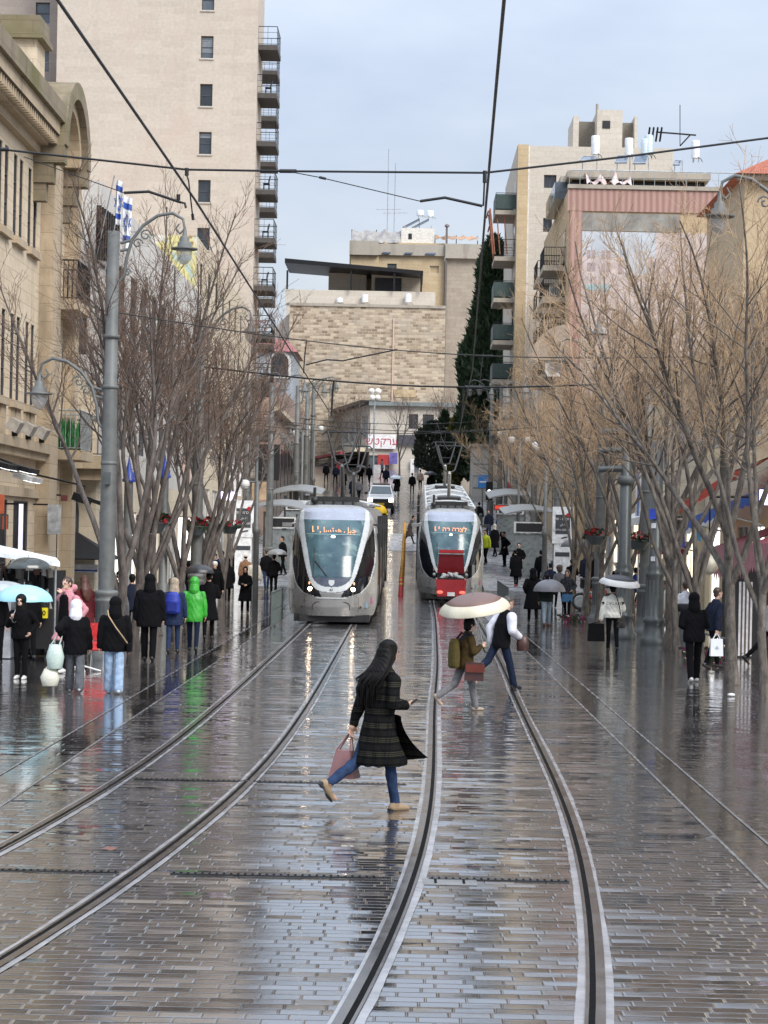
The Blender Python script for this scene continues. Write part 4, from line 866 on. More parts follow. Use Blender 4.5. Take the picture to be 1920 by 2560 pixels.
for u in np.arange(164, 203, 4.5): mb = MB(); fF.bx(mb, u, u+3.4, gz(u)+.1, 9.4, .003, .05); mb.build('shop_window', M_GLASSB, T)
T = thing('white_cabin', 'white flat roofed cabin with horizontal boards behind the blue road sign', 'building', (8, 160, 5.5))
a = atY(1180, 1190, 158); b = atY(1262, 1118, 158); mb = MB(); mb.box(a.x, b.x, 158, 164, gz(158)-1, b.z)
ca = mb.build('wall', M_WHITE, T); mb = MB(); mb.box(a.x-.2, b.x+.2, 157.6, 164, b.z, b.z+.2); mb.build('roof', M_CONC, T)
for i in range(3): mb = MB(); z = gz(158)+.6+i*.9; mb.box(a.x+.1, b.x-.1, 157.97, 157.999, z, z+.08); mb.build('board_joint', M_SHUT, T)
# far left: red roof house and shop fronts beyond the tower
T = thing('red_roof_house', 'small far house with a red roof seen between the tower and the rough stone block', 'building', (-16, 205, 9))
a = atY(655, 1000, 205); b = atY(735, 880, 205); mb = MB(); mb.box(a.x-4, b.x, 205, 216, 8, b.z); mb.build('wall', mat('blue_grey_render', (.30, .33, .36), .7), T)
mb = MB(); mb.hexa([(a.x-5, 204.5, b.z), (b.x+.4, 204.5, b.z), (b.x+.4, 216, b.z), (a.x-5, 216, b.z), (a.x-3, 209, b.z+1.6), (b.x-1, 209, b.z+1.6), (b.x-1, 212, b.z+1.6), (a.x-3, 212, b.z+1.6)]); mb.build('roof', mat('red_sheet_roof', (.30, .10, .09), .6), T)
c = atY(700, 905, 205); mb = MB(); mb.prism([(c.x-1.1, c.z-1.6), (c.x+1.1, c.z-1.6)]+[(c.x+1.1*cos(pi*i/12), c.z+1.1*sin(pi*i/12)) for i in range(13)], 'y', 204.85, 204.98); w = mb.build('arched_window', M_WFRAME, T)
mb = MB(); mb.prism([(c.x-.85, c.z-1.4), (c.x+.85, c.z-1.4)]+[(c.x+.85*cos(pi*i/12), c.z+.85*sin(pi*i/12)) for i in range(13)], 'y', 204.80, 204.848); mb.build('pane', M_GLASS, w)
T = thing('left_shop_row', 'low row of shops with dark openings beyond the tower on the left', 'building', (-10, 175, 6)); fG = Fac((-9.6, 0, 0), (0, 1, 0), (1, 0, 0))
mb = MB(); mb.box(-20, -9.6, 146.1, 200, 3, 13.5); mb.build('wall', mat('brown_pink_render', (.36, .26, .21), .8), T)
for u in np.arange(147, 197, 4.5): mb = MB(); fG.bx(mb, u, u+3.4, gz(u)+.1, gz(u)+3.4, .003, .05); mb.build('shop_window', M_DARKG, T)
mb = MB(); fG.bx(mb, 146.1, 200, 11.2, 11.5, 0, .5); mb.build('cornice', M_CREAM, T)
# ---------------------------------------------------------------- street furniture
M_POLE = mat('grey_green_pole_paint', (.135, .14, .135), .55, .25, .22, 4)
M_POLED = mat('dark_pole_paint', (.085, .095, .095), .4, .25, .22, 4)
M_LGLASS = mat('lamp_glass', (.4, .41, .42), .15, 0, .1, 3, .8, alpha=.45)
M_WIRE = mat('black_wire', (.006, .006, .007), .5)
M_RED = mat('red_paint', (.45, .02, .02), .35)
def lamp_arm(T, s, z, name='lamp_arm'):
    """s : side (+1/-1) in local x, z : height of the lower fixing"""
    mb = MB(); P = lambda x, h: (s*x, 0, z+h)
    mb.tube([P(.14, .0), P(.24, .12), P(.27, .45), P(.38, .85), P(.6, 1.15), P(.9, 1.36), P(1.2, 1.42), P(1.42, 1.3), P(1.46, 1.1), P(1.36, 1.0), P(1.28, 1.1), P(1.34, 1.2)], [.035]*6+[.034, .03, .028, .026, .022, .018], 8)
    mb.tube([P(.14, .62), P(.32, .66)], .03, 6); mb.tube([P(.14, .78), P(.36, .84)], .03, 6)
    for c, r in ((P(.5, .78), .11), (P(.66, .95), .13), (P(.3, .18), .08)):
        mb.tube([(c[0]+s*r*(1-k/16)*cos(k*.62), 0, c[2]+r*(1-k/16)*sin(k*.62)) for k in range(14)], .018, 5)
    a = mb.build(name, M_POLE, T)
    mb = MB(); c = (s*1.46, 0, z+.72)
    mb.lathe(c, [(.27, -.045), (.28, -.02), (.15, .0), (.14, .10), (.10, .12), (.10, .2), (.05, .24), (.03, .40)], 18); mb.build('lamp_hood', M_POLE, a)
    mb = MB(); mb.lathe((c[0], c[1], c[2]-.05), [(.155, 0), (.165, -.08), (.14, -.2), (.07, -.29), (0, -.31)], 14); mb.build('lamp_glass', M_LGLASS, a)
    return a
def lamp_post(label):
    T = thing('lamp_post', label, 'lamp post', (0, 0, 0), group='grey lamp posts carrying the tram wires')
    mb = MB(); mb.lathe((0, 0, 0), [(.165, 1.4), (.16, 4.2), (.145, 5.5), (.145, 5.62), (.135, 5.63), (.12, 8.8), (0, 8.82)], 20)
    mb.build('shaft', M_POLE, T)
    mb = MB(); mb.lathe((0, 0, 0), [(.34, 0), (.34, .12), (.28, .18), (.25, .3), (.225, .42), (.21, .5), (.205, 1.15), (.235, 1.2), (.245, 1.24), (.2, 1.28), (.24, 1.33), (.25, 1.38), (.235, 1.42), (.165, 1.44)], 24); mb.build('base', M_POLE, T)
    mb = MB()
    for k in range(16): a = 2*pi*k/16; mb.cbox((.208*cos(a), .208*sin(a), .83), (.02, .028, .6), rz=a)
    mb.build('fluting', M_POLED, T)
    mb = MB()
    for z in (4.0, 5.56, 6.6): mb.lathe((0, 0, z), [(.15, 0), (.172, .01), (.172, .07), (.15, .08)], 16)
    mb.build('clamp_band', M_POLE, T)['kind'] = 'stuff'
    mb = MB(); mb.box(-.06, .06, -.26, -.15, 3.6, 3.85); mb.build('junction_box', M_POLED, T)
    lamp_arm(T, 1, 7.78); lamp_arm(T, -1, 4.75); return T
LPOS = [(-6.15, 42.7, 'ribbed lamp post behind the woman in the pink coat, tallest on the left'), (-6.1, 60.3, 'lamp post with red flowers standing among the left trees'), (-7.0, 90.0, 'left lamp post just behind the left stop sign'), (-6.2, 93.4, 'left lamp post rising through the nearer left shelter'), (-6.2, 115, 'left lamp post behind the farther left shelter'), (-6.3, 128, 'far left lamp post, left one of the pair left of the pantographs'), (-6.3, 136, 'far left lamp post, right one of the pair left of the pantographs')]
RPOS = [(6.9, 37.0, 'lamp post beside the right picture edge, its lamp hanging among twigs'), (6.75, 58.8, 'right lamp post rising just right of the spotlight mast'), (6.3, 68, 'right lamp post between the red bicycle and the far trees'), (6.3, 87.5, 'tall pale right lamp post rising directly above the right stop sign'), (6.3, 104, 'right lamp post beyond the nearer right shelter'), (6.2, 121, 'right lamp post beyond the farther right shelter'), (5.3, 134, 'slim right lamp post by the blue road sign'), (6.1, 139, 'farthest right lamp post below the cypress')]
proto = None; k_ = 0
for side, L_ in ((1, LPOS), (-1, RPOS)):
    for x, y, lab in L_:
        o = lamp_post(lab) if proto is None else copy_tree(proto)
        if proto is None: proto = o
        o['label'] = lab; o.location = (x, y, gz(y)); o.rotation_euler = (0, 0, 0 if side == 1 else pi)
# the ornamental short columns on the right
def column(x, y, label, h=4.6):
    T = thing('cast_column', label, 'column', (x, y, gz(y)), group='dark cast columns on the right pavement')
    mb = MB(); mb.lathe((x, y, gz(y)), [(.36, 0), (.37, .14), (.3, .2), (.27, .4), (.24, .52), (.29, .58), (.29, .66), (.235, .7), (.225, 1.7), (.25, 1.76), (.26, 1.84), (.21, 1.88), (.23, 1.95), (.17, 2.05), (.15, h), (.0, h+.05)], 24); mb.build('shaft', M_POLED, T)
    mb = MB()
    for k in range(14): a = 2*pi*k/14; mb.cbox((x+.228*cos(a), y+.228*sin(a), gz(y)+1.2), (.016, .03, .9), rz=a)
    mb.build('fluting', M_POLE, T)
    return T
c1 = column(6.38, 53.4, 'dark fluted column with blue and yellow stickers by the rubbish bin', 5.2)
for z, m_, w in ((3.35, mat('sticker_blue', (.03, .07, .5), .5), .2), (3.05, mat('sticker_white', (.6, .62, .66), .5), .1), (2.55, mat('sticker_yellow', (.6, .5, .05), .5), .07), (2.2, mat('sticker_white', (.6, .62, .66), .5), .09)):
    mb = MB(); mb.cbox((6.3-.0, 53.4-.185, z), (w*1.2, .012, w*1.3)); mb.build('sticker', m_, c1)
T = column(5.86, 56.0, 'grey mast with three stacked cylinder spotlights behind the person in cream', 6.5); T.name = 'spotlight_mast'; del T['group']; T['category'] = 'mast'
for z in (5.55, 5.05, 4.55): mb = MB(); mb.cyl((5.1, 55.9, z), (5.72, 55.9, z+.03), .085, 10); mb.build('spotlight', M_POLED, T)
mb = MB(); mb.lathe((5.86, 56.0, 4.15), [(.16, 0), (.24, .05), (.24, .2), (.16, .25)], 12); mb.build('collar', M_POLE, T)
# camera poles
def cam_pole(px, py, Y, lab, both=False):
    p = atY(px, py, Y); T = thing('camera_pole', lab, 'camera pole', (p.x, Y, gz(Y)), group='thin poles with white domes')
    mb = MB(); mb.lathe((p.x, Y, gz(Y)), [(.11, 0), (.10, 2.6), (.14, 2.65), (.14, 2.8), (.075, 2.9), (.07, p.z-gz(Y)), (0, p.z-gz(Y)+.02)], 10); mb.build('shaft', M_POLE, T)
    for s in (-1, 1) if both else (-1,):
        mb = MB(); mb.tube([(p.x, Y, p.z-.05), (p.x+s*.4, Y, p.z)], .03, 5); mb.build('arm', M_POLE, T)
        mb = MB(); mb.lathe((p.x+s*.42, Y, p.z-.32), [(.0, 0), (.12, .04), (.17, .15), (.17, .3), (.08, .36)], 12); mb.build('dome', M_WFRAME, T)
for a in ((643, 1090, 84, 'camera pole just right of the left stop sign'), (643, 1203, 70, 'low camera pole below the first left camera dome'), (757, 1078, 120, 'far left camera pole with a dome, near the lamp post pair'), (786, 1066, 131, 'far left camera pole with two domes by the tram pantograph', True), (1367, 1108, 82, 'camera pole left of the right stop sign post'), (1300, 1094, 108, 'far right camera pole with two domes above the shelter', True), (1268, 1080, 125, 'farthest right camera pole with a single dome')): cam_pole(*a)
# posts with blue pointed caps
for px, py, Y, lab in ((412, 1195, 57, 'grey post with a blue pointed cap between the left trees'), (322, 1205, 52, 'grey post with a blue cap right beside the big left lamp post')):
    p = atY(px, py, Y); T = thing('capped_post', lab, 'post', (p.x, Y, 0), group='grey posts with blue caps')
    mb = MB(); mb.lathe((p.x, Y, 0), [(.17, 0), (.17, 1.2), (.12, 1.25), (.11, p.z)], 14); mb.build('shaft', M_POLE, T)
    mb = MB(); mb.lathe((p.x, Y, p.z), [(.16, 0), (.17, .06), (.14, .09), (.15, .2), (.08, .28), (.03, .5), (0, .72)], 14); mb.build('cap', mat('cap_blue', (.02, .05, .28), .35), T)
# flower boxes on posts
def flower_box(x, y, z, label):
    T = thing('flower_basket', label, 'flower basket', (x, y, z), group='red flower baskets on posts')
    mb = MB(); mb.lathe((x, y, z), [(.18, 0), (.34, .25), (.36, .27), (.3, .27)], 14); mb.build('bowl', M_POLED, T)
    r_ = random.Random(int(x*99+y)); g, f = MB(), MB()
    for i in range(120):
        a, r = r_.uniform(0, 6.28), r_.uniform(.05, .42); c = Vector((x+r*cos(a), y+r*sin(a), z+.28+r_.uniform(-.1, .2)*(1.2-r)))
        d = Vector((r_.uniform(-1, 1), r_.uniform(-1, 1), r_.uniform(-.5, 1))).normalized().orthogonal()*.06; e = d.cross(Vector((.3, .5, .8)))
        (f if i % 5 < 2 and c.z > z+.28 else g).quad(c-d, c-e, c+d, c+e)
    g.build('leaves', mat('dark_leaf', (.03, .06, .025), .6), T); f.build('flowers', mat('red_flower', (.40, .015, .03), .6), T)['kind'] = 'stuff'
for a in ((-6.1, 60.05, 2.55, 'red flower basket on the lamp post between the left trees'), (-6.1, 50, 2.6, 'red flower basket behind the forked left tree'), (-6.2, 66, 2.65, 'red flower basket left of a slim left trunk'), (-6.0, 70, 2.6, 'red flower basket half hidden by a slim left trunk, farthest on the left'), (5.75, 63.3, 2.5, 'red flower basket left of the spotlight mast'), (6.5, 58.5, 2.4, 'wide red flower basket right of the spotlight mast')): flower_box(*a)

# wires over the street
def wire(name, label, cat, pts, r, group=None, m=None, n=5):
    t = tag(MB().tube(pts, r, n).build(name, m or M_WIRE), label, cat, group); return t
wire('contact_wire', 'black overhead contact wire above the left track', 'wire', [(interp([(4, -2.35), (20.7, -2.2), (60, -2.2), (200, -2.2)], y), y, 6.02+gz(y)) for y in np.arange(3, 150, 3.0)], .013, 'overhead tram wires')
wire('contact_wire', 'black overhead contact wire above the right track', 'wire', [(interp([(4, .35), (12.8, .53), (20.7, .72), (42, 1.25), (67, 1.6), (120, 1.85), (200, 2.1)], y), y, 6.02+gz(y)) for y in np.arange(3, 150, 3.0)], .013, 'overhead tram wires')
Ys = 20.7
sp = [atY(*p, Ys) for p in ((-500, 300), (0, 373), (467, 424), (720, 428), (1212, 432), (1560, 392), (1920, 345), (2350, 290))]
T = thing('span_wire', 'near span wire crossing the whole street with black insulators', 'wire', sp[3])
MB().tube(sp, .011, 6).build('cable', M_WIRE, T)
for p, l in (((720, 428), .17), ((12, 374), .08)):
    c = atY(*p, Ys); mb = MB(); mb.cyl(c-Vector((l/2, 0, 0)), c+Vector((l/2, 0, .002)), .02, 8); mb.build('insulator', M_WIRE, T)
c = atY(467, 424, Ys); mb = MB(); mb.tube([c, c-Z3*.06, atY(471, 450, Ys), atY(482, 545, Ys+.3)], .008, 5); mb.cyl(c+Z3*.015, c-Z3*.06, .02, 8); mb.cyl(atY(481, 535, Ys+.3), atY(483, 550, Ys+.3), .016, 6); mb.build('hanger', M_WIRE, T)
c = atY(1212, 432, Ys); mb = MB(); mb.cyl(c+Z3*.02, c-Z3*.1, .02, 8); mb.tube([c, atY(1209, 500, Ys), atY(1208, 515, Ys)], .01, 5); mb.build('hanger', M_WIRE, T)
T = thing('steady_arm', 'left bent steady arm holding the contact wire above the lamp', 'arm', atY(380, 478, 20.5))
mb = MB(); mb.tube([atY(*p, 20.5) for p in ((310, 482), (372, 479), (452, 506))], .014, 6); mb.cyl(atY(446, 486, 20.5), atY(446, 500, 20.5), .02, 6); mb.tube([atY(*p, 20.5) for p in ((452, 506), (462, 508), (465, 520))], .012, 5); mb.build('tube', M_WIRE, T)
mb = MB(); mb.tube([atY(*p, 20.5) for p in ((60, 392), (170, 432), (310, 482))], .006, 4); mb.build('cable', M_WIRE, T)
T = thing('steady_arm', 'right bent steady arm below the middle of the near span wire', 'arm', atY(1110, 497, 20.5))
mb = MB(); mb.tube([atY(*p, 20.5) for p in ((1050, 503), (1112, 494), (1206, 515))], .014, 6); mb.build('tube', M_WIRE, T)
mb = MB(); mb.tube([atY(*p, 20.5) for p in ((728, 430), (802, 444), (1050, 503))], .006, 4); mb.cyl(atY(798, 443, 20.5), atY(815, 447, 20.5), .013, 6); mb.build('cable', M_WIRE, T)
for (x0, y0, z0), (x1, y1, z1), lab, r in (((-6.15, 42.7, 7.15), (6.3, 46, 6.75), 'thin span wire from the big left lamp post across to the right trees', .012), ((-6.1, 60.3, 7.45), (6.75, 58.8, 7.15), 'thicker span wire with two droppers in front of the rough stone block', .026), ((-7.0, 90.0, 7.3), (6.3, 87.5, 7.4), 'span wire between the lamp posts behind the left stop sign', .016), ((-6.2, 93.4, 7.7), (6.3, 104, 8.2), 'span wire above the pantographs of the trams', .016), ((-6.2, 115, 9.0), (6.2, 121, 9.6), 'farthest span wire low in front of the corner shops', .018)):
    T = thing('span_wire', lab, 'wire', (x0, y0, z0), group='span wires between lamp posts')
    n = 14; MB().tube([(x0+(x1-x0)*i/n, y0+(y1-y0)*i/n, z0+(z1-z0)*i/n-.35*sin(pi*i/n)) for i in range(n+1)], r, 5).build('cable', M_WIRE, T)
    for tx, fn in ((-2.2, ltx), (1.55, rtx)):
        f = (tx-x0)/(x1-x0); z = z0+(z1-z0)*f-.35*sin(pi*f); y = y0+(y1-y0)*f
        mb = MB(); mb.tube([(tx, y, z), (tx-.03, y, z-.3), (tx-.05, y, 6.05+gz(y))], r*1.2, 5); mb.build('dropper', M_WIRE, T)
    f = .62; mb = MB(); mb.cyl((x0+(x1-x0)*f-.3, y0+(y1-y0)*f, z0+(z1-z0)*f-.33), (x0+(x1-x0)*f+.2, y0+(y1-y0)*f, z0+(z1-z0)*f-.33), r*2, 6); mb.build('insulator', M_WIRE, T)
T = thing('steady_arm', 'far bent steady arm over the left track in front of the rough stone block', 'arm', (-2.2, 44, 6.3))
mb = MB(); mb.tube([atY(*p, 44) for p in ((765, 912), (818, 899), (856, 902), (992, 874))], .016, 5); mb.build('tube', M_WIRE, T)

# tram stop : platforms, signs, shelters
for nm, x0, x1 in (('left_platform', -8.2, -3.75), ('right_platform', 3.35, 8.0)):
    mb = MB(); vs = []; yy = list(np.arange(89, 152, 3.0))
    for y in yy: z = gz(y); h = .28*min(1, (y-89)/5); vs += [(x0, y, z), (x0, y, z+.01+h), (x1, y, z+.01+h), (x1, y, z)]
    mb.add(vs, [(4*i+j, 4*i+j+1, 4*i+j+5, 4*i+j+4) for i in range(len(yy)-1) for j in range(3)]); struct(recalc(mb.build(nm, M_PLAT)))
struct(strip('right_pale_edge', 2.62, 3.22, 62, 110, .012, M_PLAT)); struct(strip('pedestrian_crossing_band', -1.0, 0.9, 112, 124, .012, M_PLAT))
def hebrew_sign(T, c, w, words, m, size, d=.01):
    for i, (s, z) in enumerate(words): txt(s, size, 'lettering', m, T, face_mat(Vector((c[0], c[1]-d, c[2]+z))), .003)
def totem(x, y, label):
    z = gz(y); T = thing('stop_sign', label, 'stop sign', (x, y, z), group='white tram stop signs')
    m1, m2 = mat('totem_white', (.74, .75, .76), .4), mat('totem_dark', (.05, .055, .065), .4)
    mb = MB(); mb.box(x-.35, x+.35, y, y+.22, z, z+2.5); mb.build('column', m1, T)
    mb = MB(); mb.box(x-.43, x+.43, y-.04, y+.26, z+2.16, z+3.7); mb.build('head', m1, T)
    mb = MB(); mb.box(x-.31, x+.30, y-.055, y-.041, z+2.56, z+3.37); p = mb.build('display', m2, T)
    hebrew_sign(p, (x-.04, y-.056, z+2.95), .5, (('\u05d9\u05e4\u05d5 - \u05de\u05e8\u05db\u05d6', .24),), M_WHITE_S, .15); hebrew_sign(p, (x, y-.056, z+2.95), .5, (('\u064a\u0627\u0641\u0627', .0), ('JAFFA CENTER', -.22)), M_WHITE_S, .115)
    mb = MB(); mb.lathe((0, 0, 0), [(.085, 0), (.085, .01)], 12); mb.xform(Matrix.Translation((x+.22, y-.06, z+3.36)) @ Matrix.Rotation(pi/2, 4, 'X')); mb.build('red_dot', M_RED, T)
    mb = MB(); mb.tube([(x-.05, y-.05, z+2.38), (x+.05, y-.05, z+2.42), (x+.2, y-.05, z+2.44)], .03, 5); mb.build('line_symbol', m2, T)
    mb = MB(); mb.box(x-.3, x+.3, y-.012, y-.001, z+1.62, z+1.8); mb.build('band', m2, T)
    mb = MB(); mb.box(x-.005, x+.005, y-.01, y-.001, z+.9, z+1.55); mb.box(x-.06, x+.06, y-.01, y-.001, z+.86, z+.89); mb.build('line_map', M_SHUT, T)
    return T
totem(-6.85, 87, 'white tram stop sign with dark display on the left pavement'); totem(6.5, 87, 'white tram stop sign with dark display on the right pavement')
def shelter(x, y, s, label, L_=6.0):
    z = gz(y)+.29; T = thing('tram_shelter', label, 'shelter', (x, y, z), group='curved tram shelters')
    mb = MB(); n = 12; vs = []
    for i in range(n+1):
        a = i/n; xx = x+s*(1.35-2.75*a); zz = z+2.65+.42*sin(pi*(.12+.72*(1-a)))-.42*sin(pi*.84)+.12
        for yy in (y, y+L_): vs += [(xx, yy, zz+gz(yy)-gz(y)), (xx, yy, zz+.07+gz(yy)-gz(y))]
    fs = []
    for i in range(n): b = 4*i; fs += [(b, b+4, b+6, b+2), (b+1, b+3, b+7, b+5), (b, b+1, b+5, b+4), (b+2, b+6, b+7, b+3)]
    fs += [(0, 2, 3, 1), (4*n, 4*n+1, 4*n+3, 4*n+2)]; mb.add(vs, fs); mb.build('canopy', mat('canopy_grey', (.20, .205, .20), .45), T)
    for yy in (y+.6, y+L_-.6): mb = MB(); mb.box(x-s*.55-.07, x-s*.55+.07, yy-.07, yy+.07, z+gz(yy)-gz(y)-.1, z+2.7+gz(yy)-gz(y)); mb.build('post', M_POLE, T)
    for i in range(3): ya = y+.7+i*1.6; mb = MB(); mb.box(x-s*.55-.02, x-s*.55+.02, ya, ya+1.5, z+.2, z+2.4); mb.build('glass_panel', mat('shelter_glass', (.16, .22, .21), .08, 0, .2, 1, .8), T)
    mb = MB(); mb.box(min(x-s*.5, x+s*.9), max(x-s*.5, x+s*.9), y+.3, y+.36, z+.1, z+1.95); mb.build('end_panel', mat('shelter_end_grey', (.20, .22, .22), .3), T)
    mb = MB(); mb.box(min(x-s*.5, x+s*.9), max(x-s*.5, x+s*.9), y+.2, y+.29, z+2.0, z+2.5); b = mb.build('display_board', M_WFRAME, T)
    mb = MB(); mb.box(min(x-s*.4, x+s*.8), max(x-s*.4, x+s*.8), y+.18, y+.199, z+2.06, z+2.44); mb.build('screen', M_DARK, b)
    mb = MB(); mb.box(x-s*.5-.2, x-s*.5+.25, y+1, y+L_-1, z+.42, z+.48); mb.build('bench', M_POLED, T)
shelter(-5.9, 93.5, 1, 'curved tram shelter on the left platform, nearer of two'); shelter(-5.9, 109, 1, 'curved tram shelter on the left platform, farther of two')
shelter(5.7, 93.5, -1, 'curved tram shelter on the right platform, nearer of two'); shelter(5.6, 109, -1, 'curved tram shelter on the right platform, farther of two')
t = thing('red_display', 'red lit departure display under the farther right shelter', 'display', (4.6, 108.5, 4.2)); mb = MB(); mb.box(4.5, 5.3, 108.6, 108.7, 4.05, 4.35); mb.build('case', M_DARK, t); mb = MB(); mb.box(4.55, 5.25, 108.58, 108.599, 4.1, 4.3); mb.build('screen', mat('lit_red', (.3, .02, .01), .4, emit=(.5, .04, .02), es=.5), t)
# guard rails at platform ends
def guard(x, y0, y1, label, rails=True):
    T = thing('guard_rail', label, 'railing', (x, y0, gz(y0)), group='steel guard rails at the platform ends')
    mb = MB(); railing(mb, [(x, y0, gz(y0)), (x+.02, y1, gz(y1))], 1.0, .16, .014, mids=(.5,)); mb.build('frame', mat('rail_green_grey', (.13, .16, .15), .4, .4), T)
guard(3.4, 69, 78, 'green grey guard rail at the near end of the right platform'); guard(-3.75, 58, 63, 'thin dark guard rail beside the left tram')
# row of flexible posts between the tracks
T0 = None
for i in range(19):
    y = 84+i*2.15; lab = 'orange flexible post in the row between the two tracks'
    if i == 0: lab = 'red flexible post at the near end of the orange row'
    T = thing('flexible_post', lab, 'post', (-.22, y, gz(y)), group='orange posts between the tracks') if T0 is None or i < 2 else copy_tree(T0)
    if i < 2:
        x = -.22; z = gz(y); m_ = mat('post_red', (.5, .03, .04), .5) if i == 0 else mat('post_orange', (.62, .24, .015), .5)
        mb = MB(); mb.lathe((x, y, z), [(.11, 0), (.11, .04), (.085, .06), (.08, .74), (.05, .78), (0, .79)], 12); mb.build('stem', m_, T)
        mb = MB()
        for q in (.45, .62): mb.lathe((x, y, z+q), [(.081, 0), (.087, .005), (.087, .09), (.081, .095)], 12)
        mb.build('reflective_band', mat('band_amber', (.68, .42, .10), .35), T)
    if i == 1: T0 = T
    if i > 1: T.location = (-.22+.004*i, y, gz(y))
# blue road sign and traffic signal
a = atY(1207, 1205, 126); T = thing('road_sign', 'square blue road sign with white arrow by the right tram', 'road sign', (a.x, 126, gz(126)))
mb = MB(); mb.box(a.x-.28, a.x+.3, 126, 126.04, a.z-.36, a.z+.42); mb.build('plate', mat('sign_blue', (.03, .18, .48), .4), T); mb = MB(); mb.box(a.x-.2, a.x+.22, 125.985, 125.999, a.z-.03, a.z+.05); mb.build('arrow', M_WHITE_S, T)
mb = MB(); mb.cyl((a.x, 126.08, gz(126)), (a.x, 126.08, a.z+.4), .05, 8); mb.build('post', M_POLE, T)
a = atY(1223, 1230, 124); T = thing('traffic_signal', 'black tram signal head on a post next to the blue road sign', 'signal', (a.x, 124, gz(124)))
mb = MB(); mb.box(a.x-.2, a.x+.2, 124, 124.25, a.z-.5, a.z+.6); mb.build('head', M_IRON, T); mb = MB(); mb.cyl((a.x, 124.3, gz(124)), (a.x, 124.3, a.z+.5), .06, 8); mb.build('post', M_POLE, T)
for dz, m_ in ((.38, M_IRON), (.05, mat('lit_white', (.8, .8, .8), .4, emit=(1, 1, 1), es=1.0)), (-.28, M_IRON)): mb = MB(); mb.lathe((0, 0, 0), [(.1, 0), (.1, .03)], 10); mb.xform(Matrix.Translation((a.x, 123.999, a.z+dz)) @ Matrix.Rotation(pi/2, 4, 'X')); mb.build('lens', m_, T)
# litter bin, planters, white stall board
T = thing('litter_bin', 'grey litter bin with a dark open top between the right trunks', 'bin', (6.75, 49.8, 0)); mb = MB(); mb.lathe((6.75, 49.8, 0), [(.24, .05), (.27, .9), (.27, 1.0), (.22, 1.0)], 16); mb.build('body', M_POLE, T); mb = MB(); mb.lathe((6.75, 49.8, 1.0), [(.28, 0), (.31, .16), (.27, .17), (.2, .02)], 16); mb.build('rim', M_IRON, T)
for x, y, lab in ((6.85, 47.6, 'low bed of purple flowers under the right trunks, left of the man in black'), (6.75, 46.2, 'small pink flowers by the trunk behind the man in black'), (6.75, 35.2, 'red flowers at the foot of the rightmost trunk'), (5.3, 66.5, 'pink flowers at the foot of the staked young tree')):
    T = thing('flower_bed', lab, 'flowers', (x, y, 0), group='flowers at the tree feet'); r_ = random.Random(int(y*10)); g, f = MB(), MB()
    for i in range(150):
        c = Vector((x+r_.gauss(0, .22), y+r_.gauss(0, .3), .02+r_.random()*.22)); d = Vector((r_.uniform(-1, 1), r_.uniform(-1, 1), .4)).normalized()*.05; e = d.cross(Vector((.2, .9, .4)))
        (f if i % 4 == 0 else g).quad(c-d, c-e, c+d, c+e)
    g.build('leaves', mat('dark_leaf', (.03, .06, .025), .6), T); f.build('flowers', mat('purple_flower', (.32, .02, .12), .6) if y > 40 else mat('red_flower', (.40, .015, .03), .6), T)['kind'] = 'stuff'
# low loop rail by the trunks
T = thing('hoop_rail', 'short grey hoop rail by the right trunks', 'railing', (6.9, 46.6, 0)); mb = MB(); mb.tube([(6.55, 46.6, 0), (6.55, 46.6, .55), (6.65, 46.6, .62), (7.2, 46.6, .5), (7.25, 46.6, 0)], .03, 6); mb.build('tube', M_POLED, T)
# ---- left stalls
Yq = 43.6
T = thing('market_stall', 'black market stall hung with dark goods under the stone building', 'stall', (-9.2, Yq, 0))
a, b = atY(-60, 1600, Yq), atY(134, 1405, Yq); mb = MB(); mb.box(a.x, b.x, Yq, Yq+1.6, .02, b.z-.2); mb.build('body', mat('black_cloth', (.012, .012, .013), .9, bump=.5), T)
r_ = random.Random(21); mb = MB()
for i in range(60): c = (r_.uniform(a.x, b.x), Yq-.12+r_.uniform(-.1, .05), r_.uniform(.5, 1.9)); mb.cbox(c, (r_.uniform(.06, .2), .08, r_.uniform(.08, .35)), r_.randint(0, 3), r_.uniform(-1, 1), ry=r_.uniform(-.3, .3))
mb.build('goods', [M_IRON, mat('goods_grey', (.12, .11, .10), .8), mat('goods_brown', (.10, .05, .03), .8), mat('goods_pale', (.35, .33, .32), .8)], T)['kind'] = 'stuff'
mb = MB()
for x in (a.x+.1, b.x-.1): mb.cyl((x, Yq-.1, 0), (x, Yq-.1, b.z), .03, 6)
mb.build('posts', M_STEEL, T)['kind'] = 'stuff'
p0, p1 = atY(-80, 1372, Yq-1), atY(150, 1405, Yq-1)
T = thing('white_canopy', 'white tent canopy edge over the black market stall', 'canopy', ((p0.x+p1.x)/2, Yq-1, p1.z)); mb = MB(); mb.hexa([p0-Z3*.06, p1-Z3*.1, p1+Vector((-.2, .7, .0)), p0+Vector((0, .7, .1)), p0+Z3*.03, p1, p1+Vector((-.2, .7, .08)), p0+Vector((0, .7, .18))]); mb.build('cloth', mat('canopy_white', (.72, .76, .78), .6), T); mb = MB(); mb.cyl((p1.x-.1, Yq-.9, 0), (p1.x-.1, Yq-.9, p1.z), .025, 6); mb.build('pole', M_STEEL, T)
T = thing('white_board', 'tall plain white board standing behind the woman in pink', 'board', (-7.9, 45.5, 0)); a, b = atY(140, 1590, 45), atY(182, 1447, 45); mb = MB(); mb.box(a.x, b.x, 45, 45.06, .03, b.z); mb.build('panel', mat('board_white', (.56, .56, .55), .6), T); mb = MB(); mb.box(a.x-.1, b.x+.1, 44.9, 45.2, .012, .06); mb.build('foot', M_STEEL, T)
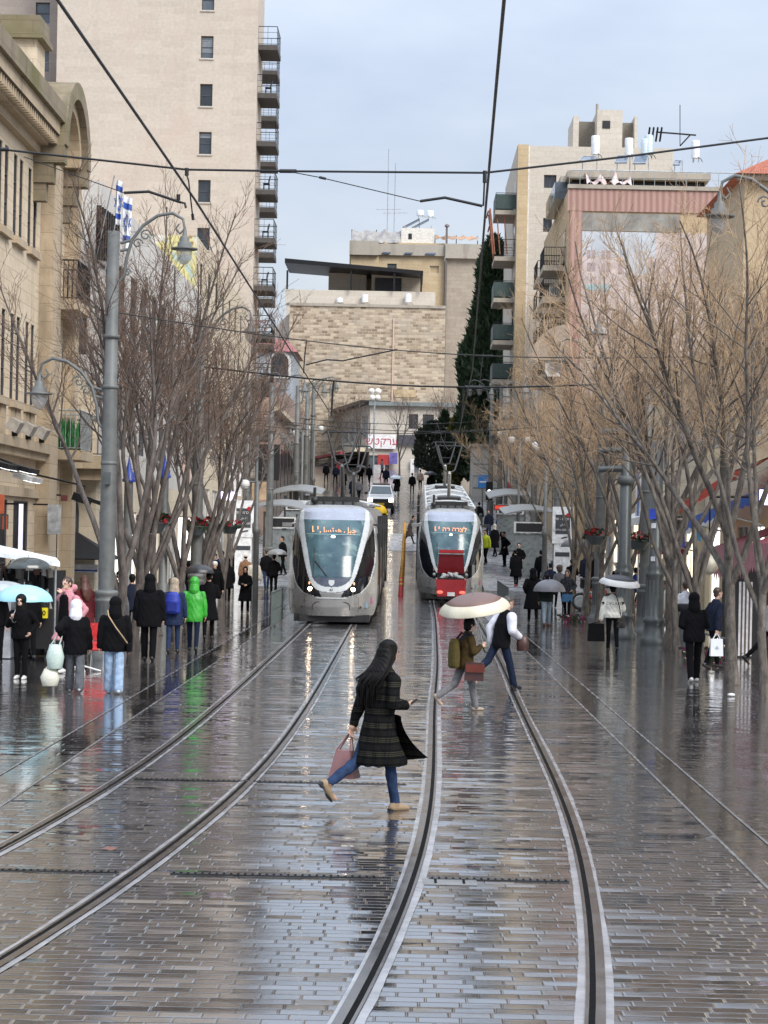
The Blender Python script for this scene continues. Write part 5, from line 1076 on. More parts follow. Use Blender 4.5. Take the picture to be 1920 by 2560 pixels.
T = thing('yellow_bag', 'bright yellow bag with dark lettering hanging at the black stall', 'bag', atY(103, 1545, 42.5)); a, b = atY(86, 1545, 42.5), atY(118, 1520, 42.5); mb = MB(); mb.box(a.x, b.x, 42.5, 42.62, a.z, b.z); mb.build('body', mat('yellow_bag', (.75, .62, .02), .5), T); mb = MB(); mb.tube([((a.x+b.x)/2-.08, 42.55, b.z), ((a.x+b.x)/2-.05, 42.55, b.z+.12), ((a.x+b.x)/2+.05, 42.55, b.z+.12), ((a.x+b.x)/2+.08, 42.55, b.z)], .012, 5); mb.build('handle', M_IRON, T)
txt('100', .14, 'lettering', M_IRON, T, face_mat(Vector(((a.x+b.x)/2, 42.49, (a.z+b.z)/2))))
T = thing('wheeled_cart', 'black wheeled shopping trolley loaded under the yellow bag', 'trolley', (-7.5, 42.6, 0)); a, b = atY(72, 1600, 42.7), atY(128, 1470, 42.7); mb = MB(); mb.box(a.x, b.x, 42.7, 43.2, .2, 1.0); mb.box(a.x+.05, b.x-.1, 42.72, 43.15, 1.0, 1.25); mb.build('box', mat('black_cloth', (.012, .012, .013), .9), T)
for x in (a.x+.06, b.x-.06): mb = MB(); mb.lathe((0, 0, 0), [(.0, -.03), (.1, -.03), (.1, .03), (0, .03)], 14); mb.xform(Matrix.Translation((x, 42.75, .11)) @ Matrix.Rotation(pi/2, 4, 'Y')); mb.build('wheel', M_IRON, T)
T = thing('grey_cabinet', 'grey street cabinet with a blue poster at the left picture edge', 'cabinet', (-8.3, 42.3, 0)); a, b = atY(-60, 1620, 42.3), atY(28, 1490, 42.3); mb = MB(); mb.box(a.x, b.x, 42.3, 42.9, .02, b.z); mb.build('body', mat('cabinet_body', (.30, .31, .34), .5), T); a, b = atY(2, 1540, 42.28), atY(17, 1502, 42.28); mb = MB(); mb.box(a.x, b.x, 42.27, 42.298, a.z, b.z); mb.build('poster', mat('poster_blue', (.03, .16, .36), .5, var=.5, scale=8), T)
T = thing('spotlight', 'black flood lamp on an arm reaching out over the left pavement', 'spotlight', atX(210, 1250, -8.9)); p = atX(205, 1247, -8.9); mb = MB(); mb.cbox(p, (.5, .35, .22), ry=.32); mb.cbox(p+Vector((.4, 0, -.08)), (.5, .3, .1), ry=.3); mb.build('housing', M_IRON, T); mb = MB(); mb.tube([p+Vector((0, 0, .1)), p+Vector((.1, 0, .35)), p+Vector((-1.6, .2, .7))], .03, 6); mb.build('arm', M_IRON, T)
# hanging shop signs on the left building
def hsign(px0, py0, px1, py1, X, label, m, words=None, wm=None, size=.3, d=.08):
    a, b = atX(px0, py1, X), atX(px1, py0, X); Yc_ = (a.y+b.y)/2; a, b = atY(px0, py1, Yc_), atY(px1, py0, Yc_); T = thing('shop_sign', label, 'sign', ((a.x+b.x)/2, Yc_, a.z), group='shop signs on the left')
    mb = MB(); mb.box(a.x, b.x, Yc_, Yc_+d, a.z, b.z); mb.build('panel', m, T); mb = MB(); mb.cyl((a.x, Yc_+d/2, b.z), (X-1.0 if X < 0 else X+1, Yc_+d/2, b.z), .025, 6); mb.build('bracket', M_IRON, T)
    if words: txt(words, size, 'lettering', wm, T, face_mat(Vector(((a.x+b.x)/2, Yc_-.01, (a.z+b.z)/2))))
hsign(-14, 1236, 10, 1284, -9.6, 'orange red hanging shop sign at the left picture edge', mat('sign_orange', (.55, .12, .05), .5))
hsign(-14, 1286, 20, 1322, -9.7, 'dark hanging shop sign with red stripes under the orange sign', mat('sign_dark2', (.07, .07, .07), .5), '||||', mat('sign_orange', (.55, .12, .05), .5), .35)
hsign(45, 1260, 57, 1382, -9.5, 'tall narrow lit white sign on the left shop front', mat('lit_white_sign', (.8, .78, .85), .5, emit=(.8, .75, 1), es=.35))
hsign(118, 1262, 152, 1335, -9.9, 'grey and white framed poster on the stone pilaster', mat('poster_grey', (.42, .43, .44), .4, var=.5, scale=4))
hsign(152, 1238, 168, 1252, -9.9, 'small dark red box sign beside the cream wall', mat('sign_maroon', (.12, .03, .03), .5))
# round red and white sign cluster by far left shops
board('lit_shop_sign', 'bright lilac lit shop sign among the left trees', 548, 1230, 588, 1250, 74, mat('lit_lilac', (.7, .6, .9), .4, emit=(.75, .6, 1), es=1.4))
board('white_blind', 'white roller blind panel left of the left stop sign', 572, 1130, 606, 1240, 96, M_WHITE_S, 'panel')
board('shade_sail', 'big black shade sail between far left lamp posts', 640, 1112, 700, 1200, 112, mat('black_canvas', (.008, .008, .009), .8), 'awning', .3)
board('tan_awning', 'tan striped awning edge under the black shade sail', 630, 1205, 672, 1250, 108, mat('tan_canvas', (.40, .28, .18), .8, var=.4, scale=2), 'awning', .3)
board('mural_poster', 'tall pale poster with rust stripes behind the left trees', 455, 1140, 478, 1215, 80, mat('poster_rust', (.52, .38, .32), .6, var=.5, scale=1.5), 'poster')
# ---- right shop awnings, flags, stalls
def awning(name, label, P, m, vm=None, val=.25, group='awnings of the right shops'):
    T = thing(name, label, 'awning', P[0], group=group); mb = MB(); P = [Vector(p) for p in P]; n = 8
    vs = []
    for i in range(n+1): vs += [P[0].lerp(P[1], i/n), P[3].lerp(P[2], i/n)]
    mb.add(vs+[v-Z3*.03 for v in vs], [(2*i, 2*i+1, 2*i+3, 2*i+2) for i in range(n)]+[(2*n+2+2*i, 2*n+2+2*i+2, 2*n+2+2*i+3, 2*n+2+2*i+1) for i in range(n)]); mb.build('cloth', m, T)
    mb = MB()
    for i in range(n*2): a, b = P[3].lerp(P[2], i/n/2), P[3].lerp(P[2], (i+1)/n/2); mb.add([a, b, b-Z3*val, a.lerp(b, .5)-Z3*val*1.25, a-Z3*val], [(0, 1, 2, 3, 4)])
    mb.build('valance', vm or m, T)
    for a, b in ((P[0], P[3]), (P[1], P[2])): mb = MB(); mb.tube([a-Z3*.9, b-Z3*.05], .025, 5); mb.build('brace', M_STEEL, T)
M_AWR = mat('awning_red_bright', (.48, .05, .03), .7); M_AWW = mat('awning_white', (.68, .68, .66), .7); M_AWB = mat('awning_blue', (.05, .12, .42), .7); M_MAR = mat('maroon_canvas', (.20, .02, .035), .75); M_MAR2 = mat('maroon_valance', (.42, .18, .2), .75)
def edge_awning(name, label, p0, y0, p1, y1, m, vm):
    a, b = atY(*p0, y0), atY(*p1, y1); awning(name, label, [a+Vector((1.3, .1, .55)), b+Vector((1.3, .1, .55)), b, a], m, vm)
edge_awning('red_awning', 'bright red awning above the right shop fronts', (1662, 1286), 72, (1822, 1182), 61, M_AWR, M_AWR)
edge_awning('white_awning', 'long white awning rising to the right in front of the right shops', (1640, 1350), 66, (1790, 1278), 57, M_AWW, M_AWW)
edge_awning('striped_awning', 'white awning with a blue valance at the right shops', (1712, 1300), 56.5, (1925, 1212), 47.2, M_AWW, M_AWB)
awning('blue_awning', 'blue and white awning at the right picture edge', [(10.8, 51.9, 5.6), (10.8, 46, 5.8), (9.0, 46, 5.1), (9.0, 51.9, 4.9)], M_AWB, M_AWW)
awning('pale_awning', 'pale canvas awning behind the column with stickers', [(10.5, 90, 4.2), (10.5, 79, 4.4), (9.0, 79, 3.6), (9.0, 90, 3.4)], M_AWW)
awning('maroon_awning', 'maroon cafe awning behind the two nearest right trunks', [(9.6, 47.5, 3.3), (9.6, 42, 3.5), (7.7, 42, 2.72), (7.7, 47.5, 2.6)], M_MAR, M_MAR2, .5)
awning('maroon_awning', 'second maroon cafe awning farther along, with pink scalloped edge', [(9.9, 53.5, 3.3), (9.9, 48, 3.5), (7.9, 48, 2.7), (7.9, 53.5, 2.55)], M_MAR, M_MAR2, .7)
mb = MB()
t = thing('dark_canopy', 'dark canopy with white top edge over the people in maroon', 'canopy', (8.6, 70, 2.6)); mb.box(7.7, 9.5, 70, 73, 2.5, 2.65); mb.build('roof', mat('canopy_top', (.35, .36, .36), .6), t); mb = MB(); mb.box(7.72, 9.48, 69.97, 70.0, 2.2, 2.5); mb.build('edge', M_MAR, t)
for x in (7.8, 9.4): mb = MB(); mb.cyl((x, 70.1, 0), (x, 70.1, 2.5), .03, 6); mb.build('post', M_STEEL, t)
def bigflag(px0, py0, px1, py1, Y, label):
    a, b = atY(px0, py1, Y), atY(px1, py0, Y); T = thing('hanging_flag', label, 'flag', ((a.x+b.x)/2, Y, b.z), group='big hanging flags on the right'); w = b.x-a.x
    def pc(x0, x1, d, nm, m): 
        mb = MB(); n = 12
        vs = []
        for i in range(n+1):
            z = b.z+(a.z-b.z)*i/n; o = .05*sin(i*.7)
            vs += [(a.x+w*x0, Y+o-d, z), (a.x+w*x1, Y+o-d, z)]
        mb.add(vs+[(v[0], v[1]+.01, v[2]) for v in vs], [(2*i, 2*i+1, 2*i+3, 2*i+2) for i in range(n)]+[(2*n+2+2*i, 2*n+4+2*i, 2*n+5+2*i, 2*n+3+2*i) for i in range(n)]); mb.build(nm, m, T)
    pc(0, 1, 0, 'cloth', mat('flag_white', (.78, .8, .84), .8)); pc(.12, .26, .02, 'blue_stripe', mat('flag_stripe_blue', (.16, .28, .62), .7)); pc(.70, .84, .02, 'blue_stripe', mat('flag_stripe_blue', (.16, .28, .62), .7))
    mb = MB(); mb.tube([(a.x-.1, Y, b.z), (b.x+.1, Y, b.z)], .03, 6); mb.build('rod', M_STEEL, T)
bigflag(1588, 1180, 1625, 1290, 74, 'long white flag with blue stripes hanging beside the column with stickers')
board('blue_notice', 'blue and white notice hung on the right shop front', 1540, 1255, 1562, 1310, 79, mat('notice_blue', (.28, .36, .5), .5, var=.7, scale=4), 'notice')
board('blue_tag', 'light blue cloth hanging under the white awning', 1733, 1316, 1752, 1352, 55, mat('cloth_blue', (.10, .38, .60), .6), 'cloth')
board('navy_bunting', 'navy bunting cloth tied on a string between trunks', 1697, 1342, 1711, 1368, 49, mat('cloth_navy', (.02, .03, .2), .6), 'bunting')
board('red_cone_banner', 'folded crimson parasol beyond the right shelters', 1262, 1205, 1278, 1240, 132, mat('crimson_cloth', (.42, .05, .10), .6), 'parasol')
board('lit_shop_lamp', 'bright lilac shop lamp at the right picture edge', 1898, 1225, 1930, 1262, 47, mat('lit_lilac', (.7, .6, .9), .4, emit=(.75, .6, 1), es=1.4), 'lamp')
# white striped cafe screens and globe lamp
T = thing('cafe_screen', 'white and brown striped cafe screen between the two nearest right trunks', 'screen', (8.3, 48, 0)); a, b = atY(1845, 1640, 48), atY(1882, 1455, 48); n = 7
for i in range(n): x0 = a.x+(b.x-a.x)*i/n; mb = MB(); mb.box(x0, x0+(b.x-a.x)/n*.98, 48, 48.05, .05, b.z); mb.build('slat', M_WHITE_S if i % 2 == 0 else mat('slat_brown', (.12, .09, .07), .7), T)
T = thing('globe_lamp', 'cream globe lamp hanging above the cafe behind the man in black', 'lamp', atY(1772, 1412, 49)); c = atY(1772, 1412, 49); mb = MB(); mb.ell(c, (.24, .24, .24), 14); mb.build('globe', mat('cream_globe', (.62, .58, .45), .4), T); mb = MB(); mb.cyl(c+Z3*.2, c+Z3*1.6, .02, 5); mb.build('cord', M_IRON, T); mb = MB(); mb.tube([c+Z3*1.6, (10.85, c.y, c.z+1.7)], .03, 5); mb.build('bracket', M_IRON, T)
T = thing('cafe_enclosure', 'dark cafe terrace enclosure behind the man in the navy jacket', 'enclosure', (8.6, 52, 0)); mb = MB(); mb.box(8.2, 9.6, 52, 54, .02, 2.3); mb.build('panel', mat('cafe_dark', (.016, .014, .014), .5), T)
# ---------------------------------------------------------------- trams
M_SILV = mat('tram_silver', (.36, .355, .345), .3, .4, .13, 1.6)
M_TWH = mat('tram_white_frame', (.54, .57, .58), .3, 0, .08)
M_TDK = mat('tram_dark_glass', (.008, .009, .012), .06, 0, .3, 1, .7)
M_THD = mat('tram_header', (.32, .35, .42), .25, .1, .12, 2)
M_TLP = mat('tram_lower_panel', (.085, .10, .14), .2, 0, .2)
M_TRIM = mat('tram_black_trim', (.02, .02, .02), .5)  # plain near-black of seams, wheels, wipers, underframe and other black parts
def _ws():
    k = NT('tram_windscreen'); oc = k.obj(); n1 = k.noise(oc, 1.1, 3, .5); n2 = k.noise(oc, 2.8, 4, .6)
    c = k.mix(k.ramp(n1, .38, .62), (.02, .06, .085), (.085, .16, .18)); c = k.mix(k.ramp(n2, .55, .7), c, (.17, .25, .25)); k.l(c, k.b.inputs['Base Color']); k.b.inputs['Roughness'].default_value = .17
    k.b.inputs['Specular IOR Level'].default_value = .7; return k.m
M_TWS = _ws()
W_T = [(.24, 1.22), (.34, 1.27), (.6, 1.31), (1.2, 1.33), (1.9, 1.325), (2.41, 1.29), (2.88, 1.235), (3.1, 1.18), (3.3, 1.07), (3.42, .92), (3.49, .75), (3.52, .5)]
IN_T = [(1.09, .0), (1.10, .18), (1.13, .3), (1.18, .4), (1.28, .52), (1.376, .577), (1.7, .655), (2.18, .757), (2.6, .85), (3.07, .92), (3.45, .93)]
OUT_T = [(.94, 0), (.95, .2), (.97, .32), (1.02, .45), (1.12, .56), (1.235, .63), (1.48, .73), (1.94, .86), (2.41, .965), (2.7, 1.04), (2.88, 1.07), (3.2, 1.05), (3.45, 1.0)]
BIG_T = [(.785, 0), (.80, .34), (.82, .5), (.87, .7), (.93, .85), (1.08, 1.0), (1.24, 1.1), (1.7, 1.215), (2.2, 1.245), (2.84, 1.18)]
def yprof(z): return interp([(.2, .12), (.5, .02), (.9, 0), (1.4, .12), (2.0, .38), (2.6, .74), (3.07, 1.1), (3.3, 1.4), (3.45, 1.8), (3.53, 2.3)], z)
def ynose(x, z): return yprof(z)+1.25*(abs(x)/1.33)**3.0
def build_tram(label, loc, pitch, first=True):
    T = thing('tram', label, 'tram', loc, group='silver trams'); T.rotation_euler = (pitch, 0, 0); MW = world_of(T)
    def B(mb, name, m, par=None): mb.xform(MW); return mb.build(name, m, par or T)
    nx, nz = 132, 160; zs = np.linspace(.24, 3.52, nz+1)
    def patch(cond, off, smooth=True):
        mb = MB(); idx = {}
        def vi(i, j):
            if (i, j) not in idx:
                z = zs[j]; x = interp(W_T, z)*(i/nx*2-1); idx[(i, j)] = len(mb.v); mb.v.append((x, ynose(x, z)-off, z))
            return idx[(i, j)]
        for j in range(nz):
            zc = (zs[j]+zs[j+1])/2; w = interp(W_T, zc)
            for i in range(nx):
                xc = w*((i+.5)/nx*2-1)
                if cond(abs(xc), zc): mb.f.append([vi(i, j), vi(i+1, j), vi(i+1, j+1), vi(i, j+1)]); mb.m.append(0); mb.sm.append(smooth)
        return mb
    body = patch(lambda x, z: True, 0)
    # sides and roof
    ys = [1.4, 2.0, 3, 5.2, 5.35, 5.36, 12.6, 12.75, 13.2, 13.35, 19, 19.15, 19.6, 19.75, 26.5, 26.65, 27.1, 27.2, 31.0, 32.2]
    for s in (-1, 1):
        vs, fs = [], []; zz = [float(zs[j]) for j in range(0, nz+1, 5)]
        for z in zz:
            w = interp(W_T, z); y0 = ynose(w, z); vs.append((s*w, y0, z))
            for y in ys:
                t = 1 if y < 30.5 else (.93 if y < 31.5 else .75); vs.append((s*w*t, max(y, y0+.02+y*.001), z))
        n = len(ys)+1
        for a in range(len(zz)-1):
            for b in range(n-1): q = (a*n+b, a*n+b+1, (a+1)*n+b+1, (a+1)*n+b); fs.append(q if s > 0 else q[::-1])
        body.add(vs, fs, 0, True)
    body.add([(-.5, yprof(3.52)+.1, 3.521), (.5, yprof(3.52)+.1, 3.521), (.5, 31, 3.521), (-.5, 31, 3.521)], [(0, 1, 2, 3)])
    body.add([(-1.0, 32.2, .3), (1.0, 32.2, .3), (.9, 32.2, 2.5), (.4, 32.2, 3.5), (-.4, 32.2, 3.5), (-.9, 32.2, 2.5)], [(0, 5, 4, 3, 2, 1)])
    B(body, 'body', M_SILV)
    inn, out, big = (lambda z: interp(IN_T, z) if z > 1.09 else -1), (lambda z: interp(OUT_T, z) if z > .94 else -1), (lambda z: interp(BIG_T, z) if z > .785 else -1)
    ws = B(patch(lambda x, z: 1.376 < z < 3.06 and x < inn(z), .012), 'windscreen', M_TWS)
    B(patch(lambda x, z: 3.06 <= z < 3.42 and x < inn(z), .010), 'header_panel', M_THD)
    B(patch(lambda x, z: z <= 1.376 and x < inn(z), .010), 'lower_panel', M_TLP)
    B(patch(lambda x, z: z < 3.43 and inn(z) <= x < out(z) and x < interp(W_T, z)-.02, .022), 'windscreen_frame', M_TWH)
    for s, nm in ((-1, 'side_glass'), (1, 'side_glass')):
        mb = MB(); idx = {}
        base = patch(lambda x, z: out(z) <= x < big(z) and z < 2.28+(x-.93)*2.3, .008)
        keep = [f for f in base.f if sum(base.v[i][0] for i in f)/4*s > 0]; mb.v = base.v; mb.f = keep; mb.m = [0]*len(keep); mb.sm = [True]*len(keep); B(mb, nm, M_TDK)
    B(patch(lambda x, z: big(z) <= x < big(z)+.035 and .785 < z < 2.84 or (.755 < z <= .80 and x < .45 and z <= .785), .016), 'side_glass_trim', M_TWH)
    P = lambda x, z, o=.03: Vector((x, ynose(x, z)-o, z))
    mb = MB(); pts = [(-.55, .42), (-.55, .56), (-.5, .62), (-.42, .65), (.42, .65), (.5, .62), (.55, .56), (.55, .42)]; mb.tube([P(*p, .012) for p in pts], .010, 4); B(mb, 'bumper_seam', M_TRIM)
    for x in (-.80, .80):
        mb = MB(); mb.tube([P(x, z, .004) for z in (.34, .5, .65, .8)], .006, 4); B(mb, 'panel_seam', M_TRIM)
    for x in (-.88, .86): mb = MB(); c = P(x, .5, .02); mb.ell(c, (.035, .02, .035), 8); B(mb, 'sensor', M_TRIM)
    mb = MB(); sh = [(-.085, 1.30), (.085, 1.30), (.085, 1.2), (.05, 1.15), (0, 1.125), (-.05, 1.15), (-.085, 1.2)]; mb.add([P(*p, .03) for p in sh], [tuple(range(7))[::-1]]); B(mb, 'shield_emblem', M_TWH)
    txt('43', .10, 'fleet_number', M_TRIM, T, MW @ face_mat(P(-.0, 1.015, .05)))
    for s in (-1, 1):
        x = s*.63; c = P(x, 1.03, .02); mb = MB(); mb.ell(c, (.065, .03, .06), 12); lit = first
        B(mb, 'headlight', mat('lit_headlight', (1, .9, .8), .3, emit=(1, .72, .48), es=16) if lit else mat('headlight_glass', (.3, .32, .33), .1))
        mb = MB(); mb.ell(P(s*.66, 1.2, .02), (.03, .02, .045), 8); B(mb, 'marker_light', mat('lit_amber', (.5, .25, .15), .3, emit=(1, .45, .2), es=.6) if lit else mat('marker_amber', (.3, .12, .05), .2))
        mb = MB(); c = Vector((s*1.42, 1.45, 2.9)); mb.cbox(c, (.26, .16, .12), rz=s*.2); mb.tube([c, (s*1.18, 1.7, 2.95)], .03, 5); B(mb, 'camera_pod', M_SILV if s < 0 else M_TRIM)
    mb = MB(); mb.tube([P(-.55, 1.4), P(-.53, 1.9), P(-.54, 2.25)], .012, 4); mb.tube([P(-.5, 1.85), P(-.15, 1.42)], .022, 4); B(mb, 'wiper', M_TRIM)
    # display behind the glass, lit orange
    M_OR = mat('lit_destination', (.6, .2, .08), .4, emit=(1, .36, .16), es=.95)
    txt('L1', .25, 'route_number', M_OR, ws, MW @ face_mat(P(-.53, 2.78, .035), tilt=0))
    if first: dest, sz = '\ufede\ufeb4\ufe97\ufeae\ufeeb \ufede\ufe92\ufe9f', .23
    else: dest, sz = '\u05d4\u05e8 \u05d4\u05e8\u05e6\u05dc', .26
    txt(dest, sz, 'destination', M_OR, ws, MW @ face_mat(P(.14, 2.76, .045)))
    mb = MB()
    for j, z in enumerate((2.63, 2.635)): mb.tube([P(x, z, .016) for x in np.linspace(-.78, .78, 14)], .014, 4)
    B(mb, 'sun_blind_edge', mat('blind_teal', (.25, .42, .44), .3), ws)
    mb = MB(); mb.ell(P(0, 2.57, .03), (.07, .02, .04), 8); B(mb, 'cab_light', mat('lit_white2', (.9, .95, .9), .3, emit=(.9, 1, .95), es=1.3), ws)
    # sides: windows, doors
    for s in (-1, 1):
        for y0, y1 in ((2.6, 5.1), (5.5, 8.5), (8.8, 12.5), (13.4, 16), (16.3, 18.9), (19.8, 23), (23.3, 26.4), (27.2, 30.4)):
            mb = MB(); vs = []
            for z in (1.05, 1.5, 2.0, 2.45, 2.66):
                for y in (y0, y1): vs.append((s*(interp(W_T, z)+.006), y, z))
            fs = [(2*i, 2*i+1, 2*i+3, 2*i+2) for i in range(4)]; mb.add(vs, fs if s > 0 else [f[::-1] for f in fs], 0, True); B(mb, 'side_window', M_TDK)
        for y0 in (5.25, 12.7, 19.1, 26.6):
            mb = MB(); mb.box(s*1.30-.06, s*1.30+.06, y0-.02, y0+.5, .4, 3.2); B(mb, 'bellows', M_TRIM)
    # underframe, couplings, roof equipment
    mb = MB(); mb.box(-1.12, 1.12, .55, 31, .05, .26); mb.box(-.95, .95, .3, .9, .06, .26); B(mb, 'underframe', M_TRIM)
    for y in (1.6, 3.2, 14.5, 16.2, 28, 29.8):
        for s in (-1, 1): mb = MB(); mb.lathe((0, 0, 0), [(0, -.06), (.29, -.06), (.3, .06), (0, .06)], 16); mb.xform(Matrix.Translation((s*.72, y, .3)) @ Matrix.Rotation(pi/2, 4, 'Y')); B(mb, 'wheel', M_TRIM)
    for y0, y1 in ((3.4, 5.0), (6.2, 7.2), (9.4, 12.2), (14, 18.4), (20.4, 22.0), (24.2, 26.2)):
        mb = MB(); mb.box(-.82, .82, y0, y1, 3.5, 3.68); B(mb, 'roof_unit', M_SILV)
    for y in (3.3, 5.6, 8.8, 12.4, 13.6, 18.7, 19.9, 23.6, 26.4, 28.2):
        mb = MB(); mb.tube([(x, y, 3.58+.14*(1-(x/1.0)**2)) for x in np.linspace(-1, 1, 9)], .035, 5); B(mb, 'roof_rib', M_TWH)
    for s in (-1, 1): mb = MB(); mb.tube([(s*.98, y, 3.56) for y in np.arange(3, 30.1, 3)], .05, 6); B(mb, 'roof_rail', M_TWH)
    mb = MB(); mb.box(-.62, .7, 3.2, 3.3, 3.62, 3.78); mb.cyl((-.68, 3.1, 3.5), (-.68, 3.1, 4.05), .05, 6); mb.ell((-.68, 3.1, 3.66), (.12, .12, .12), 8)
    for x in (-.4, -.1, .2, .5): mb.cyl((x, 3.2, 3.5), (x, 3.2, 3.64), .03, 6)
    B(mb, 'roof_bar', M_TRIM)
    for yb in (8.0, 23.0):
        zc = 2.32+.0; top = 6.0-.02
        base = MB(); base.box(-.5, .5, yb-.6, yb+.9, 3.7, 3.8)
        for x in (-.4, .4): base.cyl((x, yb, 3.5), (x, yb, 3.75), .05, 6)
        pb = B(base, 'pantograph', M_TRIM)
        col = MB(); col.tube([(0, yb+.8, 3.8), (0, yb-.3, 4.85)], .075, 8); B(col, 'lower_arm', mat('panto_grey', (.12, .12, .12), .5) if first else mat('panto_pale', (.46, .44, .40), .5), pb)
        up = MB()
        for s in (-1, 1): up.tube([(s*.05, yb-.3, 4.85), (s*.22, yb-.2, 4.95), (s*.36, yb+.2, 5.4), (s*.52, yb+.5, top)], .04, 6)
        up.tube([(-.3, yb+.05, 5.2), (.3, yb+.05, 5.2)], .02, 5); B(up, 'upper_arm', M_TRIM, pb)
        hd = MB(); hd.tube([(-.72, yb+.5, top-.12), (-.6, yb+.5, top), (.6, yb+.5, top), (.72, yb+.5, top-.12)], .03, 5); hd.tube([(-.62, yb+.75, top), (.62, yb+.75, top)], .025, 5); B(hd, 'collector_head', M_TRIM, pb)
    # small coloured emblems on the skirt
    mb = MB(); mb.cbox(P(1.03, .55, .03)+Vector((.0, 0, 0)), (.10, .02, .16), rz=.9); B(mb, 'skirt_mark', mat('mark_blue', (.25, .35, .42), .5)); mb = MB(); mb.cbox(P(1.18, .68, .03), (.07, .02, .2), rz=1.0); B(mb, 'skirt_mark', mat('mark_pink', (.5, .12, .28), .5))
    return T
TY1 = 61.2; tram1 = build_tram('silver tram on the left track with lit headlights and orange display', (-2.2, TY1, 0.01), math.atan2(gz(95)-.0, 32)*.55)
TY2 = 81.5; tram2 = build_tram('silver tram on the right track standing behind the red delivery scooter', (1.72, TY2, gz(81.5)+.01), math.atan2(gz(113)-gz(81.5), 32), False)
tram2.rotation_euler[2] = -math.atan2(.16, 31)
for ch in tram2.children: pass

# ---------------------------------------------------------------- white car
def build_car(x, y):
    z0 = gz(y); T = thing('white_car', 'white off road car with lit headlights driving down the left track', 'car', (x, y, z0)); T.rotation_euler = (math.atan2(gz(y+4)-gz(y), 4), 0, 0); MW = world_of(T)
    def B(mb, n, m, par=None): mb.xform(MW); return mb.build(n, m, par or T)
    W = mat('car_white', (.72, .73, .74), .25, 0, .05, 2, coat=.5); K = mat('car_black_trim', (.015, .015, .016), .4)
    prof = [(-.02, .55), (0, .95), (.15, 1.08), (1.25, 1.16), (1.3, 1.17), (4.4, 1.18), (4.55, 1.0), (4.55, .5), (0, .5)]
    mb = MB(); secs = [(-.92, .96), (-.86, 1.0), (.86, 1.0), (.92, .96)]
    vs = []; n = len(prof)
    for sx, sc in secs: vs += [(sx, 2.3+(a-2.3)*(1 if sc == 1 else .985), .5+(b-.5)*sc) for a, b in prof]
    fs = [(k*n+i, k*n+(i+1) % n, (k+1)*n+(i+1) % n, (k+1)*n+i) for k in range(3) for i in range(n)]+[tuple(range(n)), tuple(range(3*n, 4*n))[::-1]]
    mb.add(vs, fs); recalc(B(mb, 'body', W))
    mb = MB(); mb.hexa([(-.84, 1.2, 1.14), (.84, 1.2, 1.14), (.84, 4.35, 1.14), (-.84, 4.35, 1.14), (-.66, 1.95, 1.76), (.66, 1.95, 1.76), (.68, 4.0, 1.78), (-.68, 4.0, 1.78)]); B(mb, 'cabin', W)
    f = lambda x, t, o: (x*(1-.215*t), 1.2+.75*t-o, 1.14+.62*t)
    mb = MB(); mb.quad(f(-.76, .1, .02), f(.76, .1, .02), f(.76, .9, .02), f(-.76, .9, .02)); B(mb, 'windscreen', mat('car_glass', (.05, .075, .085), .06, 0, .3, 1, .8))
    for s in (-1, 1):
        g = lambda y_, t: (s*(.84-.17*t+.008), y_, 1.14+.63*t); mb = MB(); q = [g(1.55, .12), g(4.1, .12), g(3.9, .86), g(2.05, .86)]; mb.add(q, [(0, 1, 2, 3)]); B(mb, 'side_window', M_TDK)
        mb = MB(); mb.cbox((s*1.02, 1.5, 1.24), (.22, .12, .17)); B(mb, 'mirror', W if s > 0 else K)
        mb = MB(); mb.box(min(s*.55, s*.86), max(s*.55, s*.86), -.045, .05, .8, .97); B(mb, 'headlight', mat('lit_car_lamp', (1, .95, .85), .3, emit=(1, .85, .6), es=7))
        for yy in (.85, 3.65):
            mb = MB(); mb.lathe((0, 0, 0), [(0, -.12), (.30, -.12), (.37, -.09), (.37, .09), (.30, .12), (0, .12)], 20); mb.xform(Matrix.Translation((s*.8, yy, .37)) @ Matrix.Rotation(pi/2, 4, 'Y')); w = B(mb, 'wheel', K)
            mb = MB(); mb.lathe((0, 0, 0), [(0, .125*s), (.2, .122*s)], 12); mb.xform(Matrix.Translation((s*.8, yy, .37)) @ Matrix.Rotation(pi/2, 4, 'Y')); B(mb, 'rim', M_STEEL, w)
    mb = MB(); mb.box(-.55, .55, -.05, .04, .74, .96); B(mb, 'grille', K); mb = MB(); mb.box(-.88, .88, -.09, .08, .38, .72); B(mb, 'bumper', K)
    mb = MB(); mb.box(-.26, .26, -.105, -.091, .56, .68); B(mb, 'number_plate', mat('plate_yellow', (.55, .38, .03), .5)); mb = MB(); mb.box(-.9, .9, .1, 4.4, .3, .5); B(mb, 'underside', K)
    mb = MB(); mb.box(-.6, .6, 2.1, 2.4, 1.79, 1.87); B(mb, 'roof_bar', K); mb = MB(); mb.box(-.86, .86, -.06, .05, .5, .53); B(mb, 'bumper_strip', M_STEEL)
    return T
build_car(-1.85, 141)
T = thing('yellow_sign', 'yellow round topped sign just in front of the white car', 'sign', (-1.0, 128, gz(128))); a = atY(950, 1275, 128)
mb = MB(); mb.lathe((0, 0, 0), [(0, 0), (.42, 0), (.42, .05), (0, .05)], 16); mb.xform(Matrix.Translation((a.x, 128, a.z-.1)) @ Matrix.Rotation(pi/2, 4, 'X')); mb.box(a.x-.55, a.x+.5, 127.95, 128, a.z-.75, a.z-.2); mb.build('plate', mat('sign_yellow', (.70, .45, .01), .5), T); mb = MB(); mb.cyl((a.x, 128.05, gz(128)), (a.x, 128.05, a.z), .05, 6); mb.build('post', M_IRON, T)

